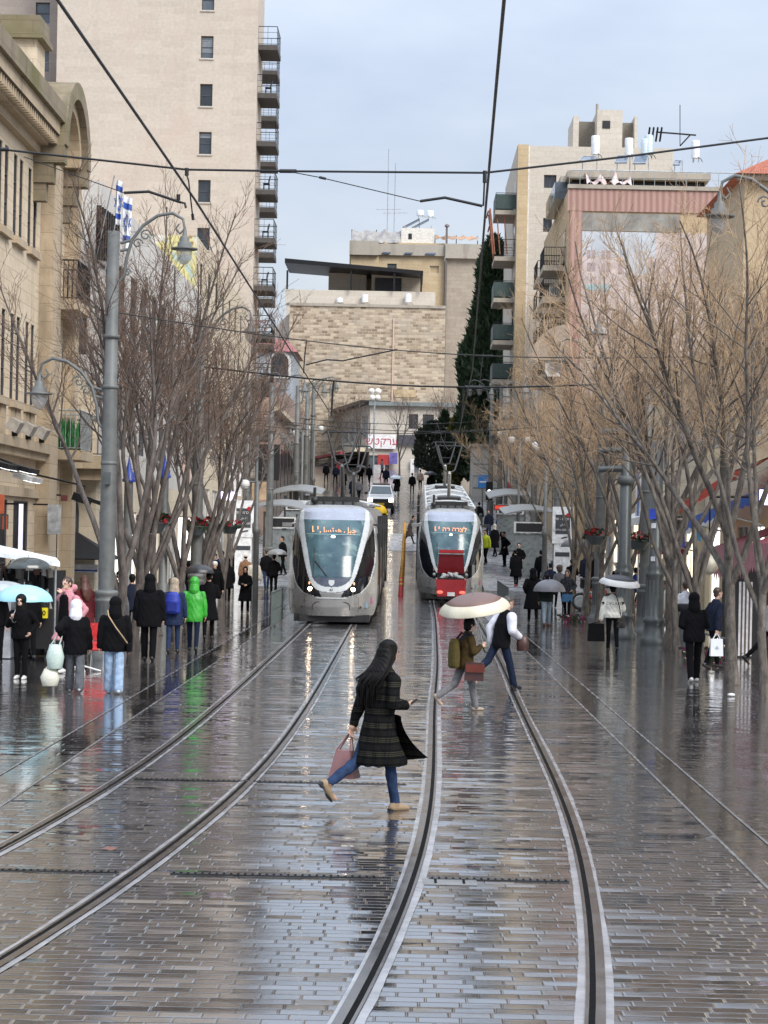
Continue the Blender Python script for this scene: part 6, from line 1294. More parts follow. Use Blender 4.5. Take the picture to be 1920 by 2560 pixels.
# ---------------------------------------------------------------- red delivery scooter, its cargo box open
def scooter(px, py):
    g = gnd(px, py); T = thing('delivery_scooter', 'red three wheeled delivery scooter with its cargo box lid raised', 'scooter', g); x, y, z = g
    R1, R2 = mat('scooter_red', (.36, .012, .016), .3, 0, .15, 2, coat=.5), mat('scooter_dark_red', (.17, .006, .01), .4)
    mb = MB(); w0, w1 = .52, .58
    mb.hexa([(x-w0, y, z+.34), (x+w0, y, z+.34), (x+w0, y+1.0, z+.34), (x-w0, y+1.0, z+.34), (x-w1, y-.02, z+.98), (x+w1, y-.02, z+.98), (x+w1, y+1.0, z+1.02), (x-w1, y+1.0, z+1.02)]); b = mb.build('cargo_box', R1, T)
    mb = MB(); mb.box(x-.5, x+.5, y+.05, y+.95, z+.99, z+1.03); mb.build('box_opening', M_DARK, b)
    mb = MB(); mb.hexa([(x-.52, y+.9, z+1.2), (x+.52, y+.9, z+1.2), (x+.52, y+1.15, z+1.2), (x-.52, y+1.15, z+1.2), (x-.46, y+.75, z+2.0), (x+.46, y+.75, z+2.0), (x+.46, y+1.05, z+2.02), (x-.46, y+1.05, z+2.02)]); l = mb.build('lid', R2, T)
    mb = MB(); mb.box(x-.47, x+.47, y+.68, y+1.06, z+1.98, z+2.1); mb.build('lid_rim', R1, l); mb = MB(); mb.box(x-.5, x+.5, y+.72, y+.75, z+1.93, z+1.97); mb.build('lid_stripe', M_WHITE_S, l)
    mb = MB(); mb.box(x-.52, x+.52, y+.95, y+1.0, z+1.0, z+1.3); mb.build('hinge_board', M_DARK, T)
    for s in (-1, 1):
        mb = MB(); mb.ell((x+s*.42, y-.015, z+.5), (.12, .04, .06), 10); mb.build('tail_light', mat('lit_tail', (.6, .06, .04), .3, emit=(1, .12, .08), es=.9), T)
        mb = MB(); mb.lathe((0, 0, 0), [(0, -.07), (.19, -.07), (.23, -.04), (.23, .04), (.19, .07), (0, .07)], 16); mb.xform(Matrix.Translation((x+s*.36, y+.35, z+.23)) @ Matrix.Rotation(pi/2, 4, 'Y')); mb.build('wheel', M_TRIM, T)
    mb = MB(); mb.lathe((0, 0, 0), [(0, -.06), (.2, -.06), (.24, -.03), (.24, .03), (.2, .06), (0, .06)], 16); mb.xform(Matrix.Translation((x, y+2.0, z+.24)) @ Matrix.Rotation(pi/2, 4, 'Y')); mb.build('wheel', M_TRIM, T)
    mb = MB(); mb.box(x-.14, x+.14, y-.03, y-.005, z+.36, z+.5); mb.build('number_plate', M_WHITE_S, T)
    mb = MB(); mb.box(x-.5, x+.5, y+.05, y+.9, z+.24, z+.34); mb.build('chassis', M_TRIM, T)
    mb = MB(); mb.tube([(x, y+1.0, z+.4), (x, y+1.5, z+.4), (x, y+1.85, z+1.0)], .11, 8); mb.box(x-.18, x+.18, y+1.0, y+1.4, z+.5, z+.8); mb.build('frame', R1, T); mb = MB(); mb.tube([(x-.35, y+1.7, z+1.15), (x, y+1.85, z+1.08), (x+.35, y+1.7, z+1.15)], .025, 6); mb.build('handlebar', M_TRIM, T)
    # sacks in the box lie on it: a thing of their own
    S = thing('mail_sacks', 'crumpled white sacks heaped in the open red cargo box', 'sacks', (x, y+.3, z+1.03)); mb = MB(); r_ = random.Random(4)
    for i in range(7): mb = MB(); mb.ell((x-.3+i*.1+r_.uniform(-.05, .05), y+.25+r_.uniform(-.1, .2), z+1.03+.13*sin(pi*(i+.5)/7)), (.16, .12, .05+r_.random()*.05), 7, M=Matrix.Rotation(r_.uniform(-.9, .9), 3, 'Y')); mb.build('sack', mat('sack_white', (.40, .40, .39), .8, var=.4, scale=10), S)
scooter(1127, 1514)
# ---------------------------------------------------------------- red electric bicycle and stakes
def bike(px, py, label):
    g = gnd(px, py); T = thing('electric_bicycle', label, 'bicycle', g); x, y, z = g
    for dx in (0, 1.05):
        mb = MB(); mb.tube([(x+dx+.28*cos(a), y, z+.33+.28*sin(a)) for a in np.linspace(0, 2*pi, 25)], .05, 7, cap=False); w = mb.build('wheel', M_TRIM, T)
        mb = MB(); mb.lathe((0, 0, 0), [(.17, -.02), (.235, -.03), (.235, .03), (.17, .02)], 20); mb.xform(Matrix.Translation((x+dx, y, z+.33)) @ Matrix.Rotation(pi/2, 4, 'X'))
        for k in range(6): mb.tube([(x+dx, y, z+.33), (x+dx+.2*cos(k*pi/3), y, z+.33+.2*sin(k*pi/3))], .012, 4)
        mb.build('rim', M_STEEL, w)
    mb = MB(); mb.tube([(x+.2, y, z+.95), (x+.32, y, z+.55), (x+.55, y, z+.36), (x+.85, y, z+.42), (x+.95, y, z+.75)], .05, 8); mb.tube([(x+.25, y, z+.8), (x+.9, y, z+.62)], .035, 6); mb.tube([(x+.55, y, z+.36), (x+1.05, y, z+.33)], .03, 6); mb.build('frame', M_RED, T)
    mb = MB(); mb.tube([(x, y, z+.33), (x+.12, y, z+.7), (x+.2, y, z+1.05)], .032, 6); mb.build('fork', M_STEEL, T)
    mb = MB(); mb.tube([(x+.12, y-.3, z+1.1), (x+.2, y, z+1.07), (x+.12, y+.3, z+1.1)], .02, 6); mb.build('handlebar', M_TRIM, T)
    mb = MB(); mb.ell((x+.95, y, z+.88), (.16, .09, .05), 8); mb.build('saddle', M_TRIM, T)
    mb = MB(); mb.cbox((x+.22, y-.02, z+1.0), (.45, .4, .34), rx=.1); mb.build('front_bag', mat('black_cloth', (.012, .012, .013), .9), T)
bike(1450, 1526, 'red electric bicycle with a black front bag by the staked young tree')
for i, (px, lab) in enumerate(((1494, 'wooden stake left of the thin young trunk by the red bicycle'), (1503, 'wooden stake right of the thin young trunk by the red bicycle'))):
    a = gnd(px, 1540); t = thing('wooden_stake', lab, 'stake', a, group='stakes of the young tree'); mb = MB(); mb.cyl(a, a+Vector((.01, 0, 2.0)), .045, 7); mb.build('pole', mat('stake_wood', (.42, .28, .15), .7), t)
# ---------------------------------------------------------------- trees
def bark(name, c1, c2):
    k = NT(name); oc = k.obj(); mp = k.n('ShaderNodeMapping'); mp.inputs['Scale'].default_value = (1, 1, .35); k.l(oc, mp.inputs['Vector'])
    a = k.noise(mp.outputs[0], 9, 6, .7); b = k.noise(oc, 1.3, 3, .5)
    k.l(k.mix(k.ramp(a, .35, .7), c1, k.mix(k.ramp(b, .4, .65), c2, tuple(q*1.5 for q in c2))), k.b.inputs['Base Color']); k.b.inputs['Roughness'].default_value = .75; k.l(k.bump(a, .6, .02), k.b.inputs['Normal']); return k.m
M_BARKL = bark('left_tree_bark', (.05, .04, .034), (.15, .125, .11)); M_BARKR = bark('right_tree_bark', (.04, .032, .027), (.17, .145, .118))
def twigm(name, a, b):
    k = NT(name); n = k.noise(k.obj(), 1.2, 3, .6); k.l(k.ramp(n, .35, .65, a, b), k.b.inputs['Base Color']); k.b.inputs['Roughness'].default_value = .7; return k.m
M_TWL = twigm('left_twigs', (.08, .048, .033), (.22, .135, .09)); M_TWR = twigm('right_twigs', (.24, .155, .085), (.56, .39, .24))
def seg_mesh(name, segs, n, m, parent):
    A = np.array([s[0] for s in segs]); B = np.array([s[1] for s in segs]); ra = np.array([s[2] for s in segs])[:, None]; rb = np.array([s[3] for s in segs])[:, None]
    t = B-A; t /= np.linalg.norm(t, axis=1)[:, None]+1e-9
    ref = np.where(np.abs(t[:, 2:3]) > .9, np.array([[1., 0, 0]]), np.array([[0, 0, 1.]])); u = np.cross(t, ref); u /= np.linalg.norm(u, axis=1)[:, None]; w = np.cross(t, u)
    vs = []
    for P_, r in ((A, ra), (B, rb)):
        for k in range(n): a = 2*pi*k/n; vs.append(P_+(u*cos(a)+w*sin(a))*r)
    V = np.stack(vs, 1).reshape(-1, 3); N = len(segs); base = np.arange(N)*(2*n); fs = []
    for k in range(n): fs.append(np.stack([base+k, base+(k+1) % n, base+n+(k+1) % n, base+n+k], 1))
    Fq = np.stack(fs, 1).reshape(-1, 4); me = bpy.data.meshes.new(name); me.from_pydata(V.tolist(), [], Fq.tolist()); me.materials.append(m)
    me.polygons.foreach_set('use_smooth', [True]*len(Fq)); me.update(); o = bpy.data.objects.new(name, me); COL.objects.link(o); o.parent = parent; return o
def bent(rng, p, d, L_, n, r0, r1, up, wob):
    p = np.array(p, float); d = np.array(d, float); d /= np.linalg.norm(d); pts = [p]; dirs = [d]
    for i in range(n):
        d = d+rng.normal(0, wob, 3)+np.array([0, 0, up/n]); d /= np.linalg.norm(d); p = p+d*L_/n; pts.append(p); dirs.append(d)
    return pts, dirs, [r0+(r1-r0)*i/n for i in range(n+1)]
def tilt(rng, d, ang):
    d = np.array(d); a = rng.normal(0, 1, 3); a -= d*np.dot(a, d); a /= np.linalg.norm(a)+1e-9; return d*cos(ang)+a*sin(ang)
def make_tree(name, label, seed, height, fork, nst, spread, r, barkm, twm, dens=1.0, lean=(0, 0), cat='tree', group=None, bl=1.0, bare=.3):
    rng = np.random.default_rng(seed); T = thing(name, label, cat, (0, 0, 0), group=group); big, tw = [], []
    def add(lst, pts, rs): lst += [(pts[i], pts[i+1], rs[i], rs[i+1]) for i in range(len(pts)-1)]
    pts, ds, rs = bent(rng, (0, 0, 0), (lean[0], lean[1], 1), fork, 6, r, r*.8, 0, .03); rs[0] = r*1.45; rs[1] = r*1.06; add(big, pts, rs); top = pts[-1]
    for s in range(nst):
        a = 2*pi*(s+rng.uniform(-.3, .3))/nst; t0 = spread*rng.uniform(.55, 1.25)
        d = np.array([sin(t0)*cos(a)+lean[0], sin(t0)*sin(a)+lean[1], cos(t0)]); st = pts[-1-(s % 3)] if fork > 1 else top
        Ls = (height-st[2])*rng.uniform(.82, 1.1); sp_, sd_, sr_ = bent(rng, st, d, Ls, 12, r*.62, .014, -.12+.35*spread, .055); add(big, sp_, sr_)
        nb = int(16*dens**.5)
        for b in range(nb):
            f = bare+(1-bare)*(b+rng.random())/nb; i = min(11, int(f*12)); q = sp_[i]+(sp_[i+1]-sp_[i])*(f*12-i)
            L_ = (.55+(1-f)*2.1)*rng.uniform(.6, 1.2)*bl; bp, bd, br = bent(rng, q, tilt(rng, sd_[i], rng.uniform(.4, .95)), L_, 6, max(.009, sr_[i]*.5), .006, .5, .09)
            add(big if br[0] > .014 else tw, bp, br)
            nt = max(3, int(L_*5.5*dens**.5))
            for k in range(nt):
                g = .15+.85*(k+rng.random())/nt; j = min(5, int(g*6)); q2 = bp[j]+(bp[j+1]-bp[j])*(g*6-j); L2 = rng.uniform(.25, .8)
                tp, td, tr = bent(rng, q2, tilt(rng, bd[j], rng.uniform(.35, .9)), L2, 3, .0055, .0042, .3, .12); add(tw, tp, tr)
                for z in range(2):
                    h = rng.integers(1, 3); tp2, _, tr2 = bent(rng, tp[h], tilt(rng, td[h], rng.uniform(.4, .9)), rng.uniform(.15, .4), 2, .0042, .0034, .2, .15); add(tw, tp2, tr2)
    seg_mesh('trunk', big, 7, barkm, T); seg_mesh('crown', tw, 3, twm, T); return T
GL, GR = 'bare trees along the left pavement', 'bare trees along the right pavement'
LP = [make_tree('bare_tree', '', 3, 9.7, 1.7, 4, .24, .12, M_BARKL, M_TWL, 1.7, group=GL, bare=.42), make_tree('bare_tree', '', 8, 9.2, 2.1, 4, .28, .11, M_BARKL, M_TWL, 1.7, group=GL, bare=.42)]
RP = [make_tree('bare_tree', '', 12, 10.6, 3.2, 6, .36, .13, M_BARKR, M_TWR, 1.9, (-.03, 0), group=GR, bl=1.25, bare=.34), make_tree('bare_tree', '', 25, 10.3, 2.5, 5, .38, .10, M_BARKR, M_TWR, 1.9, (-.05, .02), group=GR, bl=1.25, bare=.34), make_tree('bare_tree', '', 31, 9.4, 1.8, 5, .36, .095, M_BARKR, M_TWR, 1.5, group=GR, bl=1.1, bare=.36)]
used_p = set()
def plant(proto, x, y, label, rz, sc=1.0):
    T = proto if id(proto) not in used_p else copy_tree(proto); used_p.add(id(proto)); T.location = (x, y, gz(y)); T.rotation_euler = (0, 0, rz); T.scale = (sc,)*3; T['label'] = label
for i, (px, y, l) in enumerate(((304, 44.2, 'bare brown tree forking low just right of the big left lamp post'), (340, 46.5, 'second bare brown tree from the big left lamp post, forked at head height'), (373, 49.5, 'bare brown tree behind the broad man in black'), (398, 53, 'bare brown tree left of the lamp post with red flowers'), (446, 57, 'bare brown tree right of the lamp post with red flowers'), (492, 60.5, 'slim bare brown tree behind the grey umbrella'), (518, 64, 'slim bare brown tree between two red flower baskets'), (540, 68, 'slim bare brown tree farthest along before the left stop sign'), (556, 75, 'bare brown tree beside the lilac lit shop sign'), (570, 83, 'bare brown tree just behind the left stop sign'))):
    x = (px-PX)*y/F+.0; x = min(x, -5.5) if y > 60 else x
    plant(LP[i % 2], x, y, l, i*1.7, 1.0 if i < 5 else .94)
g1, g2 = gnd(1829, 1713), gnd(1912, 1745)
for i, (k, x, y, l, rz, sc) in enumerate(((0, g1.x, g1.y, 'big bare tree with the thickest straight trunk, right of the man in the navy jacket', .3, .86), (1, g2.x, g2.y, 'bare tree at the right picture edge with red flowers at its foot', .1, .84), (2, 6.35, 44.8, 'bare forked tree right behind the hooded person in black', 1.2, 1.0), (1, 6.3, 48.2, 'bare leaning tree behind the grey litter bin', .5, .9), (0, 6.5, 51.0, 'bare tree immediately right of the dark column with stickers', 2.2, .92), (2, 6.6, 60.5, 'bare tree behind the spotlight mast flower basket', .4, 1.05), (1, 6.1, 66, 'bare tree left of the spotlight mast', 3.3, .92), (0, 6.3, 73, 'bare tree beyond the red bicycle, right of the stop sign', 4.1, .86), (2, 6.4, 80, 'bare tree just right of the right stop sign post', 5.1, .98), (1, 6.6, 92, 'bare tree beside the nearer right shelter', 1.9, .82), (2, 6.5, 104, 'bare tree behind the nearer right shelter', 2.9, .9), (0, 6.6, 118, 'bare tree beside the farther right shelter', .9, .75), (2, 6.6, 130, 'bare tree at the far end of the right platform', 3.7, .85), (2, 11.0, 41.5, 'bare tree standing outside the right picture edge with branches in the sky', 2.0, 1.1), (0, 8.4, 98, 'bare tree in front of the far end of the low cream shops', 5.6, .85))):
    plant(RP[k], x, y, l, rz, sc)
MFAR = make_tree('bare_tree', 'slim bare street tree standing in front of the dark blank sign', 41, 7.5, 2.0, 4, .33, .09, M_BARKL, M_TWL, .7)
MFAR.location = (1.0*2.2, 176, gz(176)); c2 = copy_tree(MFAR); c2.location = (-4.6, 188, gz(188)); c2['label'] = 'slim bare street tree in front of the white sign with red lettering'; c2.rotation_euler[2] = 2
c3 = copy_tree(MFAR); c3.location = (7.0, 150, gz(150)); c3['label'] = 'slim bare street tree in front of the white cabin'; c3.rotation_euler[2] = 4
for x_, y_, l_, z_ in ((-7.0, 190, 'slim bare street tree by the dark sagging canopy', .9), (-.8, 182, 'slim bare street tree between the white car and the red banner', 1.0), (4.6, 186, 'slim bare street tree right of the dark blank sign', 1.1), (-8.3, 158, 'bare street tree far left behind the camera poles', 1.0)):
    c4 = copy_tree(MFAR); c4.location = (x_, y_, gz(y_)); c4['label'] = l_; c4.rotation_euler[2] = x_*3; c4.scale = (z_,)*3
MY = make_tree('young_tree', 'thin young tree held between two wooden stakes by the red bicycle', 52, 5.0, 1.6, 3, .3, .035, M_BARKR, M_TWR, .6); p = gnd(1499, 1540); MY.location = p
# evergreen trees : leaf clumps spread through the crown
def evergreen(name, label, x, y, h, prof, m, n, leaf, seed, trunk=1.0, cat='tree', lumps=14):
    z = gz(y); T = thing(name, label, cat, (x, y, z)); rng = np.random.default_rng(seed); mb = MB(); mb.tube([(x, y, z), (x+.1, y, z+h*.5), (x, y, z+h*.9)], [.28*trunk, .2*trunk, .04], 8); mb.build('trunk', M_BARKL, T)
    L_ = []
    lob = [(rng.uniform(0, 6.28), rng.uniform(.08, .95), rng.uniform(.08, .25)) for _ in range(lumps*3)]
    V, Fs = [], []
    for i in range(n):
        t = rng.random()**.9; a = rng.uniform(0, 6.28); R_ = interp(prof, t)
        bump = 1+sum(.55*math.exp(-((((a-la+pi) % (2*pi))-pi)**2/.25+(t-lt)**2/.004))*lr*4 for la, lt, lr in lob)*.5-.12
        rr = R_*bump*(1-abs(rng.normal(0, .16))); c = np.array([x+rr*cos(a), y+rr*sin(a), z+h*t])
        d = np.array([cos(a)*.4, sin(a)*.4, .9])+rng.normal(0, .35, 3); d /= np.linalg.norm(d); w = np.cross(d, rng.normal(0, 1, 3)); w /= np.linalg.norm(w); s = leaf*rng.uniform(.6, 1.5)
        b = len(V); V += [c-w*s*.35, c+d*s*.5+w*s*.1, c+d*s*1.2, c+w*s*.35]; Fs.append((b, b+1, b+2)); Fs.append((b, b+2, b+3))
    me = bpy.data.meshes.new('crown'); me.from_pydata([tuple(v) for v in V], [], Fs); me.materials.append(m); o = bpy.data.objects.new('crown', me); COL.objects.link(o); Mi = world_of(T).inverted(); me.transform(Mi); o.parent = T; return T
def leafm(name, a, b):
    k = NT(name); ge = k.n('ShaderNodeNewGeometry'); k.l(k.mix(ge.outputs['Random Per Island'], a, b), k.b.inputs['Base Color']); k.b.inputs['Roughness'].default_value = .6; return k.m
M_CYP = leafm('cypress_leaf', (.022, .045, .024), (.075, .125, .06)); M_OLV = leafm('evergreen_leaf', (.02, .03, .02), (.06, .08, .05)); M_YGL = leafm('yellow_green_leaf', (.16, .15, .03), (.30, .26, .06))
cp = [(0, .6), (.06, 2.7), (.25, 2.9), (.45, 2.4), (.62, 1.8), (.78, 1.35), (.9, .85), (.97, .45), (1, .1)]
evergreen('cypress_tree', 'tall dark green cypress standing beside the balcony flats', 6.5, 166, 19.8, cp, M_CYP, 19000, .5, 5)
evergreen('cypress_tree', 'lower dark cypress joined to the right flank of the tall cypress', 8.2, 162, 15.0, [(0, .5), (.1, 1.9), (.5, 1.7), (.8, .9), (1, .1)], M_CYP, 7000, .5, 6)
evergreen('round_evergreen', 'rounded dark evergreen above the far end of the right tram', 1.9, 165, 5.2, [(0, 0), (.25, .1), (.35, 1.3), (.6, 1.5), (.85, 1.1), (1, .2)], M_OLV, 3500, .28, 7, .5)
evergreen('yellow_shrub', 'yellow green shrub column beside the far right evergreen', 3.7, 168, 5.6, [(0, .5), (.3, .9), (.7, .7), (1, .1)], M_YGL, 2200, .26, 8, .4, 'shrub')
evergreen('dark_shrub', 'dark green shrub between the evergreen and the yellow green shrub', 2.9, 170, 6.0, [(0, .5), (.3, 1.0), (.7, .8), (1, .1)], M_CYP, 2200, .26, 9, .4, 'shrub')
# ---------------------------------------------------------------- people
M_SKIN = mat('skin', (.46, .27, .19), .5, 0, .12, 9); M_SKINL = mat('light_skin', (.56, .36, .27), .5, 0, .12, 9)
def cloth(name, c, rough=.9, var=.3, bump=.25): return mat(name, c, rough, 0, var, 14, .12, bump=bump)
M_BLK = cloth('black_fabric', (.0045, .0045, .0055)); M_NAVY = cloth('navy_fabric', (.014, .018, .034)); M_JEAN = cloth('jeans', (.022, .040, .088), .9, .45); M_LJEAN = cloth('light_jeans', (.28, .38, .52)); M_GJEAN = cloth('grey_jeans', (.10, .105, .115)); M_DJEAN = cloth('dark_jeans', (.011, .017, .036))
M_HAIR = mat('black_hair', (.004, .0032, .003), .6, 0, .3, 30, .18); M_BRH = mat('brown_hair', (.05, .025, .014), .45, 0, .4, 30); M_WSHOE = mat('white_shoe', (.62, .6, .57), .5); M_BSHOE = mat('black_shoe', (.012, .011, .011), .35)
M_UMB = mat('umbrella_black', (.03, .03, .034), .4); M_EYE = mat('eye_dark', (.015, .01, .01), .2); M_LIP = mat('lip', (.3, .09, .08), .5)
def rc(mb, p0, r0, p1, r1, n=10):
    p0, p1 = Vector(p0), Vector(p1)
    if (p1-p0).length > 1e-4: mb.tube([p0, p1], [r0, r1], n)
    mb.ell(p0, (r0,)*3, n); mb.ell(p1, (r1,)*3, n)
def loft(mb, rings, n=16):
    vs = []
    for z, cx_, cy_, rx, ry in rings:
        for k in range(n): a = 2*pi*k/n; vs.append((cx_+rx*cos(a), cy_+ry*sin(a), z))
    m = len(rings); mb.add(vs, [(i*n+k, i*n+(k+1) % n, (i+1)*n+(k+1) % n, (i+1)*n+k) for i in range(m-1) for k in range(n)]+[tuple(range(n))[::-1], tuple(range((m-1)*n, m*n))])
def vox(mb, name, m, parent, v, smooth=3, wr=0.0, seed=0, scale=1.0):
    me = bpy.data.meshes.new('raw'); me.from_pydata([tuple(c*scale for c in p) for p in mb.v], [], mb.f); me.update()
    o = bpy.data.objects.new('raw', me); COL.objects.link(o)
    a = o.modifiers.new('r', 'REMESH'); a.mode = 'VOXEL'; a.voxel_size = v
    if smooth: b = o.modifiers.new('s', 'SMOOTH'); b.iterations = smooth; b.factor = .5
    dg = bpy.context.evaluated_depsgraph_get(); nm = bpy.data.meshes.new_from_object(o.evaluated_get(dg)); bpy.data.objects.remove(o); bpy.data.meshes.remove(me)
    nm.name = name; nm.materials.clear(); nm.materials.append(m); nm.polygons.foreach_set('use_smooth', [True]*len(nm.polygons))
    if wr:
        n = len(nm.vertices); co = np.zeros(n*3); nm.vertices.foreach_get('co', co); co = co.reshape(-1, 3); no = np.zeros(n*3); nm.vertices.foreach_get('normal', no); no = no.reshape(-1, 3)
        s = seed*1.7; w = np.sin(np.arctan2(co[:, 0], co[:, 1]+.05*scale)*26+5*np.sin(co[:, 2]*9+s))*.8+np.sin(co[:, 0]*210+co[:, 2]*6) *.4 if name == 'hair' else np.sin(co[:, 2]*38+6*np.sin(co[:, 0]*14+s)+3*np.sin(co[:, 1]*11+s*2))*.6+np.sin(co[:, 0]*31+co[:, 2]*17+4*np.sin(co[:, 1]*16+s))*.4
        co += no*(w*wr)[:, None]; nm.vertices.foreach_set('co', co.reshape(-1)); nm.update()
    r = bpy.data.objects.new(name, nm); COL.objects.link(r)
    if parent is not None: r.parent = parent
    return r
def ik(s, t, side, la=.29, lb=.26, pole=None):
    s, t = Vector(s), Vector(t); d = t-s; L_ = min(d.length, (la+lb)*.995); u = d.normalized(); t = s+u*L_
    a = (la*la-lb*lb+L_*L_)/(2*L_); h = sqrt(max(0, la*la-a*a)); p = Vector(pole or (side*.5, -.8, -.3)); p = p-u*p.dot(u); p = p.normalized()
    return s+u*a+p*h, t
STAND, WALK, WALK2, STEP = (.04, .05, -.05, .05), (.42, .10, -.32, .32), (-.32, .32, .42, .10), (.22, .08, -.16, .2)
HANG = ((-.27, .04, .84), (.27, .04, .84)); SWING = ((-.26, -.16, .88), (.26, .22, .92)); POCK = ((-.21, .10, .98), (.21, .10, .98)); FRONT = ((-.09, .26, 1.08), (.09, .26, 1.1)); HOLDR = ((-.26, .04, .84), (.12, .24, 1.24)); HOLDL = ((-.12, .24, 1.24), (.26, .04, .84))
NP = [0]
def person(label, pos, h, rz, legs=STEP, hands=HANG, top='jacket', tm=None, pm=None, sm=None, head='hair', hm=None, v=.016, lean=.04, skin=None, near=False, hem=None, wide=1.0, group='pedestrians', turn=0.0, pants='slim', wr=None, face=True):
    NP[0] += 1; sc = h/1.75; sd_ = NP[0]; tm, pm, sm, hm, skin = tm or M_BLK, pm or M_BLK, sm or M_BSHOE, hm or M_HAIR, skin or M_SKIN
    aL, kL, aR, kR = legs; J = {}
    if legs == STEP:
        q_ = .7+.7*random.Random(sd_).random(); aL, kL, aR, kR = (.22*q_, .08, -.16*q_, .2*q_) if sd_ % 2 else (-.16*q_, .2*q_, .22*q_, .08)
    def legp(s, a, k):
        hp = Vector((s*.092, 0, .93)); kn = hp+Vector((0, .425*sin(a), -.425*cos(a))); an = kn+Vector((0, .41*sin(a-k), -.41*cos(a-k))); return hp, kn, an
    Lg = [legp(-1, aL, kL), legp(1, aR, kR)]; pit = []
    for (hp, kn, an), a, k in zip(Lg, (aL, aR), (kL, kR)): pit.append(0 if a > -.1 else min(.9, k+abs(a))*1.0)
    lows = [min(an.z-.075, an.z+(.16*-sin(p))-.05) for (_, _, an), p in zip(Lg, pit)]; dz = -min(lows)
    off = Vector((0, 0, dz)); Lg = [tuple(q+off for q in l) for l in Lg]
    S0 = Vector((0, lean, 1.42+dz)); SH = [Vector((-.172*wide, lean, 1.40+dz)), Vector((.172*wide, lean, 1.40+dz))]; HD = Vector((0, lean*1.5+.02, 1.625+dz)); NK = Vector((0, lean*1.15, 1.48+dz))
    EL, WR = [], []
    for i, s in enumerate((-1, 1)):
        e, w = ik(SH[i], Vector(hands[i])+off, s); EL.append(e); WR.append(w)
    Mh = Matrix.Rotation(turn, 3, 'Z')
    # the body: one continuous skin
    mb = MB()
    mb.ell(HD+Vector((0, -.01, .02)), (.074, .094, .10), 12); mb.ell(HD+Mh @ Vector((0, .025, -.055)), (.055, .06, .065), 10); mb.ell(HD+Mh @ Vector((0, .098, -.012)), (.013, .02, .026), 6); mb.ell(HD+Mh @ Vector((0, .075, .02)), (.05, .02, .018), 8); mb.ell(HD+Mh @ Vector((0, .075, -.075)), (.026, .022, .018), 8)
    for s in (-1, 1): mb.ell(HD+Mh @ Vector((s*.076, -.005, -.005)), (.014, .024, .034), 6)
    rc(mb, NK-Z3*.06, .056, HD-Z3*.05+Vector((0, -.015, 0)), .05)
    loft(mb, [(.88+dz, 0, 0, .14, .10), (1.05+dz, 0, lean*.3, .125, .085), (1.25+dz, 0, lean*.7, .14, .09), (1.36+dz, 0, lean, .12, .07), (1.44+dz, 0, lean, .07, .055)])
    for i, s in enumerate((-1, 1)):
        rc(mb, SH[i]-Z3*.045, .040, EL[i], .038); rc(mb, EL[i], .038, WR[i], .027); hp, kn, an = Lg[i]; rc(mb, hp, .078, kn, .052); rc(mb, kn, .05, an, .036)
        fd = Vector((0, cos(pit[i]), -sin(pit[i]))); rc(mb, an+Vector((0, -.03, -.035)), .03, an+fd*.14+Vector((0, 0, -.045)), .022)
        d = (WR[i]-EL[i]).normalized(); pw = d.orthogonal().normalized() if abs(d.z) < .3 else Vector((0, 1, 0)); pw = (pw-d*pw.dot(d)).normalized(); q = d.cross(pw)
        pc = WR[i]+d*.045; rc(mb, WR[i], .024, pc, .030, 8); rc(mb, pc-pw*.016, .024, pc+pw*.02, .024, 8)
        for f in range(4):
            o_ = pw*(.028-.019*f); ln = (.07, .078, .072, .058)[f]; k1 = pc+d*.03+o_; k2 = k1+d*ln*.5+q*(-s)*.012; k3 = k2+d*ln*.32+q*(-s)*.028; rc(mb, k1, .0095, k2, .009, 6); rc(mb, k2, .009, k3, .0075, 6)
        t1 = WR[i]+d*.02+pw*.025; t2 = t1+d*.035+pw*.028+q*(-s)*.012; t3 = t2+d*.03+pw*.006+q*(-s)*.01; rc(mb, t1, .012, t2, .011, 6); rc(mb, t2, .011, t3, .009, 6)
    T = vox(mb, 'person', skin, None, (.0085 if near else max(.011, v*.75))*1.0, 2, 0, sd_, sc); T.location = pos; T.rotation_euler = (0, 0, rz); tag(T, label, 'person', group)
    wr_ = (.004 if near else .003) if wr is None else wr
    # trousers and shoes
    mb = MB(); wd = {'slim': (.088, .062, .048), 'wide': (.095, .085, .085), 'reg': (.092, .072, .064)}[pants]
    for i in (0, 1):
        hp, kn, an = Lg[i]; rc(mb, hp, wd[0], kn, wd[1]); rc(mb, kn, wd[1], an+Z3*.0, wd[2])
    loft(mb, [(.84+dz, 0, 0, .15, .115), (.95+dz, 0, 0, .155, .12), (1.03+dz, 0, .0, .14, .105)]); vox(mb, 'trousers', pm, T, v*.9, 3, wr_*.8, sd_, sc)
    for i in (0, 1):
        mb = MB(); hp, kn, an = Lg[i]; p = pit[i]; fd = Vector((0, cos(p), -sin(p))); up = Vector((0, sin(p), cos(p))); hl = an-up*.035-fd*.035; rc(mb, hl, .042, an+fd*.06-up*.042, .040, 8); rc(mb, an+fd*.06-up*.042, .040, an+fd*.145-up*.05, .03, 8); rc(mb, an, .05, hl, .04, 8)
        vox(mb, 'shoe', sm, T, max(.009, v*.7), 2, 0, sd_, sc)
    # upper clothing
    mb = MB(); ext = .022 if top != 'puffer' else .05
